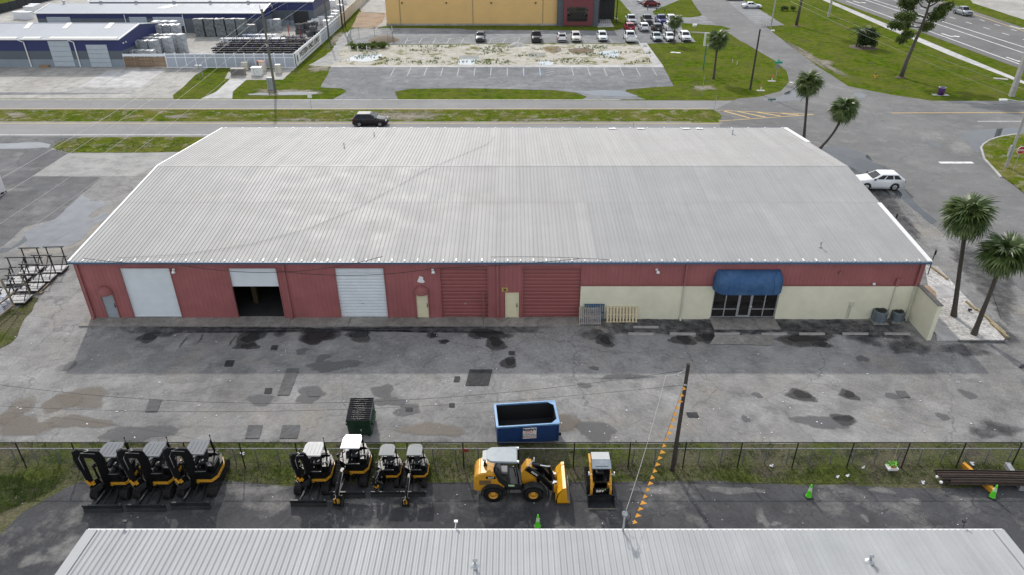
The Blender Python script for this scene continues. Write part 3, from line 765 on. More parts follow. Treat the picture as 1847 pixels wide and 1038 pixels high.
WX0, WX1, WD, EAVE, RIDGE = -31.37, 29.6, 30.6, 4.9, 6.3
wh = thing('warehouse', 'long red steel warehouse with cream block end and grey ribbed metal roof', 'warehouse', (0, 0, 0))
# --- ribbed wall skin
def wall_strip(x0, x1, z0, z1, mat=m_red, name='wall_panel', y=0.0):
    xs = [x0]; k = math.floor((x0 - WX0) / 0.3048)
    prof = []
    def rib(x):
        t = ((x - WX0) % 0.3048)
        return -0.016 if 0.03 < t < 0.06 else 0.0
    br = [x0, x1]
    for i in range(k - 1, k + 6):
        b0 = WX0 + i * 0.3048
        for t in (0.012, 0.031, 0.059, 0.078):
            if x0 + 0.002 < b0 + t < x1 - 0.002: br.append(b0 + t)
    br.sort()
    m = MB(); n = len(br)
    vs = [(x, y + rib(x), z0) for x in br] + [(x, y + rib(x), z1) for x in br]
    m.add(vs, [(i, i + 1, i + 1 + n, i + n) for i in range(n - 1)])
    o = m.build(name, mat, wh)
    for f in o.data.polygons: pass
    return o
SILL = 0.1
doorsL = [(-28.2, -24.55, SILL, 4.3), (-20.4, -16.9, SILL, 4.3), (-12.75, -9.2, SILL, 4.3), (-5.2, -1.75, SILL, 4.3), (0.77, 5.0, SILL, 4.3)]
pdoors = [(-30.12, -29.2, SILL, 2.15), (-7.05, -6.15, SILL, 2.2), (-0.45, 0.46, SILL, 2.2)]
opens = doorsL + pdoors
BLOCK_TOP = 2.86
edges = set([WX0, WX1, 5.0])
x = WX0
while x < WX1: edges.add(round(x, 4)); x += 0.9144
for o_ in opens: edges.add(o_[0]); edges.add(o_[1])
edges = sorted(edges); e2 = [edges[0]]
for e in edges[1:]:
    if e - e2[-1] > 0.012: e2.append(e)
for a, b in zip(e2[:-1], e2[1:]):
    if b > WX1 + 0.01: continue
    mid = (a + b) / 2; z0 = 0.0 if mid < 5.0 else BLOCK_TOP
    for op in opens:
        if op[0] - 0.01 < mid < op[1] + 0.01: z0 = op[3]
    wall_strip(a, b, z0, EAVE - 0.02)
# --- backing shell: side and rear walls with gables
for xx, nm in ((WX0, 'side_wall'), (WX1, 'side_wall')):
    m = MB(); t = 0.12 if xx < 0 else -0.12
    poly = [(0.06, 0), (WD, 0), (WD, EAVE - .05), (WD / 2, RIDGE - .06), (0.06, EAVE - .05)]
    m.prism(poly, xx, xx + t, 'X'); m.build(nm, m_red, wh)
    m = MB(); k_ = xx - (0.028 if xx < 0 else -0.028)
    for i in range(100):
        y = 0.15 + i * 0.3048
        if y > WD - 0.1: break
        top = EAVE - .06 + (RIDGE - EAVE) * (1 - abs(y - WD / 2) / (WD / 2)) - 0.03
        m.box(((xx + k_) / 2, y, top / 2), (0.03, 0.04, top))
    m.build('wall_ribs', m_red, wh)
BX(((WX0 + WX1) / 2, WD - 0.06, EAVE / 2), (WX1 - WX0 - 0.26, 0.12, EAVE - 0.06)).build('rear_wall', m_red, wh)
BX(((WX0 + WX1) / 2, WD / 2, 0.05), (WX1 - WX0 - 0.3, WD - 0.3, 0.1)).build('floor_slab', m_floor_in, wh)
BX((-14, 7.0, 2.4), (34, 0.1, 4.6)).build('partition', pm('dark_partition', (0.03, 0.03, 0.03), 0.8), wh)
# --- painted block wall of the office end, with the shopfront opening
EN0, EN1 = 14.75, 19.55
m = MB()
m.box(((5.0 + EN0) / 2, 0.02, BLOCK_TOP / 2), (EN0 - 5.0, 0.2, BLOCK_TOP)); m.build('block_wall', m_cream, wh)
m = MB(); m.box(((EN1 + WX1) / 2, 0.02, BLOCK_TOP / 2), (WX1 - EN1, 0.2, BLOCK_TOP)); m.build('block_wall', m_cream, wh)
m = MB(); m.box(((EN0 + EN1) / 2, 0.05, BLOCK_TOP - 0.1), (EN1 - EN0, 0.14, 0.2)); m.build('lintel', m_cream, wh)
MB().box(((5.0 + WX1) / 2, -0.09, BLOCK_TOP + 0.02), (WX1 - 5.0, 0.06, 0.05)).build('drip_flashing', m_redtrim, wh)
# --- roof sheets
def panel_mesh(name, L, mat, W=0.9144, ribs=3, h=0.036, b=0.075, t=0.03):
    P = [(0.0, 0.0)]; s = W / ribs
    for i in range(ribs):
        c = s * (i + 0.5)
        P += [(c - b / 2, 0), (c - t / 2, h), (c + t / 2, h), (c + b / 2, 0)]
    P.append((W, 0.0)); n = len(P)
    me = bpy.data.meshes.new(name)
    me.from_pydata([(x, 0, z) for x, z in P] + [(x, L, z) for x, z in P], [], [(i, i + 1, i + 1 + n, i + n) for i in range(n - 1)])
    me.materials.append(mat)
    return me
half = WD / 2; over = 0.22; ang = atan2(RIDGE - EAVE, half)
Y1 = 8.6
L1 = (Y1 + over) / cos(ang); L2 = (half - Y1 + 0.05) / cos(ang); L3 = (half + over) / cos(ang)
slope = math.tan(ang)
pmn = {}
for key, mm in (('old', m_roof), ('new', m_roof_new)):
    pmn[key] = (panel_mesh('roof_panel', L1, mm), panel_mesh('roof_panel', L2, mm), panel_mesh('roof_panel', L3, mm))
NP = 67
for i in range(NP):
    X = WX0 - 0.13 + i * 0.9144
    ky = 'new' if X > 5.6 else 'old'
    inst('roof_panel', pmn[ky][0], wh, (X, -over, EAVE - over * slope + 0.04), (ang, 0, 0))
    inst('roof_panel', pmn[ky][1], wh, (X, Y1 - 0.15, EAVE + (Y1 - 0.15) * slope + 0.047), (ang, 0, 0))
    inst('roof_panel', pmn['old'][2], wh, (X, half, RIDGE + 0.042), (-ang, 0, 0))
RX0, RX1 = WX0 - 0.13, WX0 - 0.13 + NP * 0.9144
m = MB(); zr = RIDGE + 0.064
m.prism([(half - 0.22, zr - 0.22 * slope), (half, zr + 0.004), (half + 0.22, zr - 0.22 * slope), (half + 0.22, zr - 0.22 * slope - 0.006), (half, zr), (half - 0.22, zr - 0.22 * slope - 0.006)], RX0, RX1, 'X')
m.build('ridge_cap', m_roof, wh)
# rake trims (the right one has lost its middle length)
def rake(xc, ya, yb, mat, w=0.3):
    def zz_(y): return (EAVE + y * slope if y < half else RIDGE - (y - half) * slope) + 0.085
    m = MB()
    m.add([(xc - w / 2, ya, zz_(ya)), (xc + w / 2, ya, zz_(ya)), (xc + w / 2, yb, zz_(yb)), (xc - w / 2, yb, zz_(yb)),
           (xc - w / 2, ya, zz_(ya) - .16), (xc + w / 2, ya, zz_(ya) - .16), (xc + w / 2, yb, zz_(yb) - .16), (xc - w / 2, yb, zz_(yb) - .16)],
          [(0, 1, 2, 3), (0, 4, 5, 1), (1, 5, 6, 2), (2, 6, 7, 3), (3, 7, 4, 0)])
    return m.build('rake_trim', mat, wh)
rake(RX0 + 0.03, -over, half, m_white, 0.16); rake(RX0 + 0.03, half, WD + over, m_white, 0.16)
rake(RX1 - 0.08, -over, 8.4, m_white, 0.32); rake(RX1 - 0.08, 24.2, WD + over, m_white, 0.42)
# bright sealant blobs at each sheet lap along the eave
capm = BX((0, 0.16, 0.03), (0.09, 0.3, 0.035)).mesh('rib_closure', m_white)
for i in range(NP):
    if rnd.random() < 0.93:
        inst('rib_closure', capm, wh, (RX0 + 0.1 + i * 0.9144, -over, EAVE - over * slope + 0.045), (ang, 0, 0), (rnd.uniform(.7, 1.3), rnd.uniform(.6, 1.2), 1))
# gutter front and rear
for y, s in ((-over - 0.05, -1), (WD + over + 0.05, 1)):
    MB().box(((RX0 + RX1) / 2, y, EAVE - 0.055), (RX1 - RX0, 0.15, 0.15)).build('gutter', m_gutter, wh)
capb = BX((0, 0, 0), (0.16, 0.14, 0.05)).mesh('sheet_end', m_white)
for i in range(0, NP, 2):
    inst('sheet_end', capb, wh, (RX0 + 0.45 + i * 0.9144, WD + 0.12, EAVE + 0.06))
for px in (1105, 1156, 1238, 1262): # pale replacement sheets along the far eave
    X = V(px, 236, WD - 0.6).x
    MB().box((X, WD - 0.35, EAVE + 0.11 + 0.35 * slope), (0.8, 0.5, 0.012), rx=-ang).build('roof_patch', m_white, wh)
# --- big roll-up doors
def roll_door(x0, x1, z0, z1, mat, pitch, depth=0.025, y=0.14):
    t = tag(MB().add([], []).build('roll_up_door', mat, wh)) if False else None
    m = MB(); z = z0; pts = []
    while z < z1 - 0.001:
        zt = min(z + pitch, z1)
        pts += [(y, z), (y - depth, z + (zt - z) * 0.25), (y - depth, z + (zt - z) * 0.75), (y, zt - 0.004)]
        z = zt
    n = len(pts)
    m.add([(x0, a, b) for a, b in pts] + [(x1, a, b) for a, b in pts], [(i, i + n, i + n + 1, i + 1) for i in range(n - 1)])
    m.box(((x0 + x1) / 2, y - 0.01, z0 + 0.03), (x1 - x0, 0.07, 0.06))
    d = m.build('roll_up_door', mat, wh)
    return d
dmats = [m_whitedoor, m_whitedoor, m_whitedoor, m_red2, m_red2]
for i, (a, b, z0, z1) in enumerate(doorsL):
    zb = 2.72 if i == 1 else z0 + 0.02
    d = roll_door(a + 0.03, b - 0.03, zb, z1, dmats[i], 0.1 if i < 2 else 0.3 if i > 2 else 0.26, 0.012 if i < 2 else 0.035)
    fr = MB()
    for xx in (a, b):
        fr.box((xx, 0.05, (z0 + z1) / 2 - 0.02), (0.06, 0.2, z1 - z0 - 0.04))
    fr.box(((a + b) / 2, 0.05, z1 + 0.02), (b - a + 0.12, 0.2, 0.08))
    fr.build('door_frame', m_redtrim, wh)
    if i in (2, 3):
        BX((a + 1.75, 0.1, 1.25), (0.18, 0.03, 0.05)).build('lock_bolt', m_alu, d)
# yellow-and-timber stuff glimpsed just inside the open bay
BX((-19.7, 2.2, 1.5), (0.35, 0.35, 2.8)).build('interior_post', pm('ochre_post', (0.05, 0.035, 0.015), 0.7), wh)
# --- personnel doors
for i, ((a, b, z0, z1), mm) in enumerate(zip(pdoors, (m_greydoor, m_cream_door, m_cream_door))):
    d = BX(((a + b) / 2, 0.03, (z0 + z1) / 2), (b - a - 0.04, 0.05, z1 - z0 - 0.02)).build('door', mm, wh)
    m = MB()
    m.box((b - 0.1, -0.03, 1.1), (0.05, 0.07, 0.16)); m.box((b - 0.1, -0.05, 1.3), (0.06, 0.05, 0.06)); m.build('handle', m_black, d)
    m = MB()
    for xx in (a - 0.01, b + 0.01): m.box((xx, -0.02, (z0 + z1) / 2), (0.06, 0.1, z1 - z0))
    m.box(((a + b) / 2, -0.02, z1 + 0.02), (b - a + 0.08, 0.1, 0.06)); m.build('door_frame', m_redtrim if i < 2 else m_cream_door, wh)
# domed awnings over two of them
def dome(xc, z, w, h, dep):
    nu, nv = 8, 6; m = MB(); m.smooth = False; vs = []
    for j in range(nv + 1):
        e = pi / 2 * j / nv
        for i in range(nu + 1):
            a = pi * i / nu
            vs.append((xc - cos(a) * w / 2 * cos(e) , -0.04 - sin(a) * dep * cos(e), z + sin(e) * h))
    fs = [(j * (nu + 1) + i, j * (nu + 1) + i + 1, (j + 1) * (nu + 1) + i + 1, (j + 1) * (nu + 1) + i) for j in range(nv) for i in range(nu)]
    m.add(vs, fs); return m.build('dome_awning', pm('faded_red_fabric', (0.27, 0.095, 0.09), 0.85, var=0.15, scale=5), wh)
dome(-29.66, 2.2, 1.1, 0.62, 0.5); dome(-6.6, 2.25, 1.1, 0.62, 0.5)
# --- shopfront
sy = 0.06
fr = MB()
cols = [EN0 + 0.04, EN0 + 0.98, EN0 + 1.93, EN0 + 2.92, EN0 + 3.86, EN1 - 0.04]
for i, c in enumerate(cols): fr.box((c, sy, 1.36), (0.07, 0.1, 2.52))
for z in (0.13, 2.62):
    fr.box(((EN0 + EN1) / 2, sy, z), (EN1 - EN0 - 0.04, 0.09, 0.07))
fr.box(((cols[0] + cols[2]) / 2, sy, 0.82), (cols[2] - cols[0], 0.09, 0.06)); fr.box(((cols[3] + cols[5]) / 2, sy, 0.82), (cols[5] - cols[3], 0.09, 0.06))
fr.build('shopfront_frame', m_alu, wh)
for i in range(5):
    a, b = cols[i] + 0.03, cols[i + 1] - 0.03
    if i == 2:
        BX(((a + b) / 2, sy + 0.02, 2.42), (b - a, 0.02, 0.34)).build('pane', m_glass, wh)
        dm = MB()
        for xx in (a + 0.05, b - 0.05): dm.box((xx, sy - 0.02, 1.17), (0.1, 0.06, 2.06))
        for z in (0.22, 2.16): dm.box(((a + b) / 2, sy - 0.02, z), (b - a - 0.2, 0.055, 0.12))
        d = dm.build('glass_door', m_alu, wh)
        BX(((a + b) / 2, sy, 1.17), (b - a - 0.2, 0.02, 1.84)).build('pane', m_glass, d)
        BX((b + 0.02, sy - 0.08, 1.05), (0.16, 0.06, 0.05)).build('handle', m_white, d)
    else:
        BX(((a + b) / 2, sy + 0.02, 0.48), (b - a, 0.02, 0.62)).build('pane', m_glass, wh)
        p_ = BX(((a + b) / 2, sy + 0.02, 1.71), (b - a, 0.02, 1.74)).build('pane', m_glass, wh)
        if i in (1, 3): BX(((a + b) / 2 - 0.05, sy - 0.005, 2.25), (0.66, 0.01, 0.3)).build('notice', m_paper, p_)
# --- blue barrel awning with rounded ends
def barrel(x0, x1, ztop, zmid, zbot, dep):
    prof = []
    for k in range(7):
        a = pi / 2 * k / 6
        prof.append((sin(a), zmid + (ztop - zmid) * cos(a)))
    prof += [(1.0, (zmid + zbot) / 2), (1.0, zbot)]
    cx = (x0 + x1) / 2; rings = []
    for o_, z in prof:
        w = (x1 - x0) / 2 - (1 - o_) * 0.28; d = max(0.02, o_ * dep); r = min(0.85, d * 0.95 + 0.01)
        ring = [(cx - w, -0.03, z)]
        for k in range(6):
            a = pi / 2 * k / 5; ring.append((cx - w + r - r * cos(a), -d + r - r * sin(a) - 0.03, z))
        ring.append((cx, -d - 0.03, z))
        for k in range(6):
            a = pi / 2 * (1 - k / 5); ring.append((cx + w - r + r * cos(a), -d + r - r * sin(a) - 0.03, z))
        ring.append((cx + w, -0.03, z)); rings.append(ring)
    m = MB(); m.smooth = True; m.loft(rings, closed=False, caps=False)
    o = m.build('barrel_awning', m_awn, wh)
    s_ = MB()
    for idx in (3, 6, 8, 11):
        s_.tube([(r_[idx][0], r_[idx][1] - 0.008, r_[idx][2] + 0.006) for r_ in rings], 0.012, 4)
    s_.build('awning_seams', pm('dark_blue_seam', (0.025, 0.06, 0.15), 0.8), o)
barrel(14.55, 19.45, 4.2, 3.35, 2.72, 1.15)
# --- downspouts
def downspout(x, z0, z1, mat, w=0.13, foot=True):
    m = MB(); m.box((x, -0.11, (z0 + z1) / 2), (w, 0.11, z1 - z0))
    m.bar((x, -0.11, z1 - 0.03), (x, -0.3, EAVE - 0.1), 0.1)
    if foot: m.bar((x, -0.11, z0 + 0.06), (x, -0.4, z0 - 0.02), 0.1)
    return m.build('downspout', mat, wh)
m_pipecream = pm('cream_pipe', (0.56, 0.55, 0.46), 0.6, var=0.12)
downspout(-31.1, 0.12, 4.7, m_redtrim, 0.16); downspout(-16.35, 0.12, 4.7, m_redtrim, 0.16); downspout(-1.05, 0.12, 4.7, m_redtrim, 0.14)
for x in (12.5, 29.25):
    downspout(x, BLOCK_TOP + 0.06, 4.7, m_redtrim, 0.14, False)
    m = MB(); m.box((x, -0.14, 1.45), (0.1, 0.09, 2.76)); m.bar((x, -0.14, 0.14), (x - 0.02, -0.42, 0.06), 0.1); m.build('downspout', m_pipecream, wh)
m = MB(); m.box((27.85, -0.15, 1.45), (0.06, 0.06, 2.7)); m.build('conduit', m_pipecream, wh)
BX((27.9, -0.08, 3.15), (0.26, 0.16, 0.6)).build('vent_box', m_redtrim, wh)
BX((23.6, -0.06, 3.95), (0.24, 0.12, 0.24)).build('junction_box', m_redtrim, wh)
BX((-2.1, -0.09, 1.2), (0.1, 0.12, 2.2)).build('bollard_channel', m_redtrim, wh)
BX((-2.1 + 0.0, -0.16, 1.3), (0.05, 0.05, 2.3)).build('conduit', m_redtrim, wh)
m = MB(); m.box((25.0, -0.14, 1.35), (0.26, 0.12, 0.36)); m.box((25.0, -0.12, 0.65), (0.05, 0.05, 1.1)); m.box((24.85, -0.12, 0.65), (0.04, 0.04, 1.1)); m.build('electric_meter', m_pipecream, wh)
# --- wall lamps, broken sign bracket, warning sign, cables along the eave
def lamp(x, z):
    m = MB(); m.box((x, -0.08, z), (0.16, 0.12, 0.14)); m.bar((x, -0.12, z), (x + 0.05, -0.3, z - 0.03), 0.05)
    m.lathe([(0.0, 0.1), (0.1, 0.08), (0.14, -0.06), (0.02, -0.08)], (x + 0.06, -0.34, z - 0.08), 10)
    m.build('wall_lamp', m_white, wh)
for px, py in ((312, 488), (780, 488), (1185, 488)):
    p_ = V(px, py, -0.2); lamp(p_.x, p_.z)
p_ = V(1576, 512, -0.1); MB().lathe([(0, .12), (.09, .08), (.11, -.06), (0, -.08)], (p_.x, -0.16, p_.z), 10).build('wall_lamp', m_white, wh)
p_ = V(758, 505, -0.1); m = MB(); m.box((p_.x, -0.06, p_.z), (0.3, 0.05, 0.5), ry=0.4); m.box((p_.x + .15, -0.1, p_.z - .1), (0.22, 0.04, 0.3), ry=-0.5); m.build('broken_sign', m_white, wh)
sg = BX((-0.52, -0.07, 2.55), (0.5, 0.03, 0.34)).build('warning_sign', pm('faded_yellow_sign', (0.42, 0.27, 0.09), 0.7, var=0.3, scale=9), wh)
BX((-0.52, -0.088, 2.52), (0.16, 0.008, 0.14)).build('warning_mark', m_black, sg)
BX((-25 + 2.3, -0.05, 1.55), (0.12, 0.03, 0.08)).build('patch_plate', m_redtrim, wh)
def sag(a, b, s, n=14):
    a = Vector(a); b = Vector(b)
    return [a.lerp(b, i / n) - Vector((0, 0, s * 4 * (i / n) * (1 - i / n))) for i in range(n + 1)]
def wire(pts, r=0.018, mat=None, label=None, name='overhead_wire', group=None, parent=None):
    o = MB().tube(pts, r, 5).build(name, mat or m_black, parent)
    if parent is None: tag(o, label, 'wire', group)
    return o
E = lambda px, py, Y=-0.5: V(px, py, Y)
m = MB()
m.tube(sag(E(150, 466), E(316, 477), 0.15) + sag(E(316, 477), E(690, 463), 0.95)[1:], 0.02, 5)
m.tube(sag(E(500, 489), E(780, 485), 0.45) + sag(E(780, 485), E(1045, 467), 0.1)[1:], 0.02, 5)
m.tube(sag(E(885, 464, -0.35), E(1100, 469, -0.35), -0.1), 0.016, 5)
m.build('eave_cable', m_black, wh)
# a long thin grey-brown tube following both roof slopes
def roofz(y): return (EAVE + y * slope if y < half else RIDGE - (y - half) * slope) + 0.1
pts = []
for px, py in ((210, 466), (330, 460), (450, 442), (560, 412), (640, 378), (720, 335), (770, 306), (800, 294), (850, 273), (878, 261), (893, 247)):
    z = 5.4
    for _ in range(6):
        g = G(px, py, z); z = roofz(g.y)
    pts.append((g.x, g.y, z + 0.02))
MB().tube(pts, 0.011, 4).build('roof_line', pm('grey_brown_line', (0.2, 0.19, 0.17), 0.8), wh)
# roof pipes
def roof_pipe(px, py, h=0.35, r=0.05, par=None, mat=m_galv):
    z = 5.4
    for _ in range(6):
        g = G(px, py, z); z = roofz(g.y)
    m = MB(); m.cyl((g.x, g.y, z - 0.1), (g.x, g.y, z + h), r); m.lathe([(r * 1.9, h), (r * 2.2, h + .05), (0, h + .14)], (g.x, g.y, z), 8); m.lathe([(r * 2.6, -0.03), (r, .08)], (g.x, g.y, z), 8)
    return m.build('roof_vent_pipe', mat, wh)
roof_pipe(1480, 445, 0.3); roof_pipe(1321, 242, 0.35); roof_pipe(621, 266, 0.35, 0.04); roof_pipe(675, 245, 0.25, 0.04)
# --- paving attached to the building: apron with joints, entry slab
m = MB()
segs = [-31.75, -16.4, -12.0, -2.1, 5.05]
for a, b in zip(segs[:-1], segs[1:]):
    MB().box(((a + b) / 2, -0.5, 0.05), (b - a - 0.03, 1.3, 0.11)).build('apron_slab', m_apron, lot)
for i in range(3):
    a = EN0 - 0.05 + i * 1.62; BX((a + 0.8, -0.82, 0.055), (1.6, 1.5, 0.1)).build('entry_slab', m_apron, lot)
# --- low wing wall at the right corner
ww = MB(); ww.box((29.62, -1.5, 1.43), (0.3, 2.8, 2.86)); wgo = ww.build('wing_wall', m_cream)
tag(wgo, 'cream block wing wall standing out from the corner of the red warehouse', 'wall')
BX((29.62, -1.5, 2.9), (0.36, 2.86, 0.08)).build('coping', pm('weathered_coping', (0.2, 0.19, 0.17), 0.85, var=0.3), wgo)
# ================================================================== NEAR BUILDING (only its roof shows at the foot of the photograph)
nb = thing('near_building', 'long low building with pale corrugated metal roof beside the equipment yard', 'building', (0, 0, 0))
NZ = 4.0
A = G(157, 957, NZ); B = G(1815, 964, NZ)
NX0, NX1, NY = A.x, B.x, A.y
m_nroof = pm('pale_corrugated_roof', (0.38, 0.386, 0.388), 0.55, spec=0.25, streak=0.08, var=0.05, scale=0.8, perobj=0.04, dirt=(0.34, 0.346, 0.35))
W = 0.762; n = int(round((NX1 - NX0 - 0.9) / W)); W = (NX1 - NX0 - 0.9) / n
npn = panel_mesh('roof_panel', 9.0, m_nroof, W, 3, 0.06, 0.16, 0.05)
na = radians(3.0)
for i in range(n):
    inst('roof_panel', npn, nb, (NX0 + 0.45 + (i + 1) * W, NY, NZ), (na, 0, pi))
for x0, x1 in ((NX0, NX0 + 0.46), (NX1 - 0.46, NX1)):
    m = MB(); zt = NZ + 0.06
    m.add([(x0, NY, zt), (x1, NY, zt), (x1, NY - 9, zt + 9 * math.tan(na)), (x0, NY - 9, zt + 9 * math.tan(na)), (x0, NY, zt - .2), (x1, NY, zt - .2), (x1, NY - 9, zt - .2 + 9 * math.tan(na)), (x0, NY - 9, zt - .2 + 9 * math.tan(na))], [(0, 1, 2, 3), (0, 4, 5, 1), (1, 5, 6, 2), (0, 3, 7, 4), (2, 6, 7, 3)])
    m.build('rake_trim', m_nroof, nb)
BX(((NX0 + NX1) / 2, NY - 4.6, NZ / 2 - 0.08), (NX1 - NX0 - 0.5, 9.0, NZ - 0.15)).build('wall', pm('grey_wall_paint', (0.5, 0.5, 0.48), 0.7), nb)
BX(((NX0 + NX1) / 2, NY + 0.05, NZ - 0.05), (NX1 - NX0, 0.08, 0.1)).build('gutter', m_white, nb)
def near_z(y): return NZ + (NY - y) * math.tan(na) + 0.05
for px, py, h in ((857, 1021, 0.3), (1569, 1013, 0.3), (2000, 1000, .3)):
    if px > 1900: continue
    z = NZ
    for _ in range(5):
        g = G(px, py, z); z = near_z(g.y)
    m = MB(); m.cyl((g.x, g.y, z - 0.05), (g.x, g.y, z + h), 0.05); m.lathe([(0.09, h), (0.1, h + .05), (0, h + .12)], (g.x, g.y, z), 8); m.lathe([(0.2, 0.0), (0.06, .1)], (g.x, g.y, z), 8)
    m.build('roof_vent_pipe', m_galv, nb)
for px, py in ((225, 956), (820, 947), (1733, 962)):
    p_ = V(px, py, NY + 0.1); m = MB(); m.bar((p_.x, NY + 0.1, NZ - 0.1), (p_.x + 0.05, NY + 0.2, NZ + 0.25), 0.03); m.box((p_.x + .05, NY + .25, NZ + .28), (.16, .1, .08)); m.build('eave_lamp', m_white if px == 820 else m_black, nb)
# service mast
p_ = V(1124, 956, NY - 0.05)
MX = p_.x
m = MB(); m.cyl((MX, NY - 0.05, NZ - 1.0), (MX, NY - 0.05, NZ + 1.05), 0.045, n=8); m.lathe([(0.05, 0), (0.13, 0.02), (0.13, .12), (0.03, .26)], (MX, NY - 0.05, NZ + 1.0), 10)
m.build('service_mast', m_galv, nb)
MAST = Vector((MX, NY - 0.05, NZ + 1.1))
# ================================================================== MACHINES IN THE YARD
m_yel = pm('machine_yellow', (0.6, 0.3, 0.025), 0.35, var=0.08, scale=2, coat=0.3)
m_yelbk = pm('bucket_yellow', (0.72, 0.36, 0.015), 0.4, var=0.1, scale=2)
m_mblk = pm('machine_black', (0.006, 0.0063, 0.0068), 0.36, var=0.25, scale=3, spec=0.3)
m_mgrey = pm('machine_charcoal', (0.02, 0.023, 0.025), 0.45, spec=0.3, var=0.2, scale=3)
m_rub = pm('rubber', (0.012, 0.012, 0.0125), 0.8, var=0.3, scale=6, spec=0.2, dirt=(0.035, 0.033, 0.03))
m_steel = pm('worn_steel', (0.02, 0.023, 0.026), 0.45, spec=0.3, metal=0.0, var=0.3, scale=5, dirt=(0.04, 0.038, 0.036))
m_chrome = pm('cylinder_rod', (0.75, 0.76, 0.78), 0.12, metal=1.0, var=0.05)
m_can_g = pm('grey_canopy', (0.17, 0.178, 0.19), 0.6, spec=0.15, var=0.08)
m_can_w = pm('white_canopy', (0.46, 0.46, 0.45), 0.5, spec=0.2, var=0.05)
m_can_lg = pm('pale_grey_canopy', (0.27, 0.277, 0.275), 0.6, spec=0.15, var=0.06)
m_bucket_in = pm('bucket_scuffed', (0.16, 0.14, 0.11), 0.6, var=0.4, scale=8)
m_clear = glass_mat('clear_guard', (0.25, 0.28, 0.3), 0.05, 0.8)
def thick_path(pts, ws):
    L, R = [], []
    n = len(pts); P = [Vector((p[0], p[1])) for p in pts]
    for i, p in enumerate(P):
        d = (P[min(i + 1, n - 1)] - P[max(i - 1, 0)]).normalized(); q = Vector((-d.y, d.x)) * ws[i] / 2
        L.append(tuple(p + q)); R.append(tuple(p - q))
    return L + R[::-1]
def track_mesh(length, h, w, lugs, s=1.0):
    m = MB(); r = h / 2; a = length / 2 - r
    pts = []
    for k in range(9): 
        t = -pi / 2 + pi * k / 8; pts.append((a + r * cos(t), r + r * sin(t)))
    for k in range(9):
        t = pi / 2 + pi * k / 8; pts.append((-a + r * cos(t), r + r * sin(t)))
    m.prism([(y, z * 0.96 + 0.02 * h) for y, z in pts], -w / 2, w / 2, 'X')
    per = 4 * a + 2 * pi * r
    for i in range(lugs):
        d = per * i / lugs
        if d < 2 * a: y, z, t = -a + d, h, 0
        elif d < 2 * a + pi * r:
            t = (d - 2 * a) / r; y, z = a + r * sin(t), r + r * cos(t)
        elif d < 4 * a + pi * r: y, z, t = a - (d - 2 * a - pi * r), 0.0, pi
        else:
            t = (d - 4 * a - pi * r) / r + pi; y, z = -a + r * sin(t), r + r * cos(t)
        m.box((0, y, max(z, 0.012)), (w * 1.02, 0.05, 0.035), rx=-t)
    return m
def arm_part(name, poly, w, mat, parent, pivot, rz, bevel=0.015):
    m = MB(); m.prism([(-r, z) for r, z in poly], -w / 2, w / 2, 'X')
    return m.build(name, mat, parent, pivot, rz, bevel=bevel)
POSES = {
    # boom centre line, stick centre line, bucket hinge angle
    'high': dict(boom=[(0, 0), (-0.04, 0.9), (-0.06, 1.75), (0.06, 2.2), (0.4, 2.44), (0.76, 2.6)], bw=[.32, .46, .5, .5, .42, .32], stick=[(0.92, 2.95), (0.86, 2.55), (0.74, 0.72)], sw=[.28, .46, .3], bucket=(0.7, 0.55, 0.5)),
    'tucked': dict(boom=[(0, 0), (-0.02, 0.9), (0.0, 1.6), (0.14, 2.05), (0.4, 2.25), (0.66, 2.32)], bw=[.28, .4, .44, .44, .36, .26], stick=[(0.84, 2.62), (0.74, 2.28), (0.6, 0.72)], sw=[.22, .4, .26], bucket=(0.56, 0.55, 0.4)),
    'low': dict(boom=[(0, 0), (0.35, 0.55), (0.62, 0.82), (0.95, 0.86), (1.35, 0.72), (1.75, 0.5)], bw=[.22, .28, .32, .3, .24, .18], stick=[(1.6, 0.78), (1.8, 0.5), (2.15, -0.18)], sw=[.14, .28, .18], bucket=(2.1, -0.22, 1.2)),
    'reach': dict(boom=[(0, 0), (0.3, 0.5), (0.6, 0.78), (1.0, 0.8), (1.45, 0.62), (1.85, 0.4)], bw=[.22, .28, .3, .28, .22, .16], stick=[(1.7, 0.7), (1.9, 0.42), (2.45, -0.25)], sw=[.12, .26, .16], bucket=(2.42, -0.28, 1.3)),
    'folded': dict(boom=[(0, 0), (0.2, 0.7), (0.4, 0.98), (0.75, 1.05), (1.1, 0.95), (1.35, 0.82)], bw=[.22, .28, .3, .28, .22, .16], stick=[(1.3, 1.12), (1.35, 0.82), (1.1, 0.02)], sw=[.12, .26, .16], bucket=(1.05, -0.05, 0.6)),
}
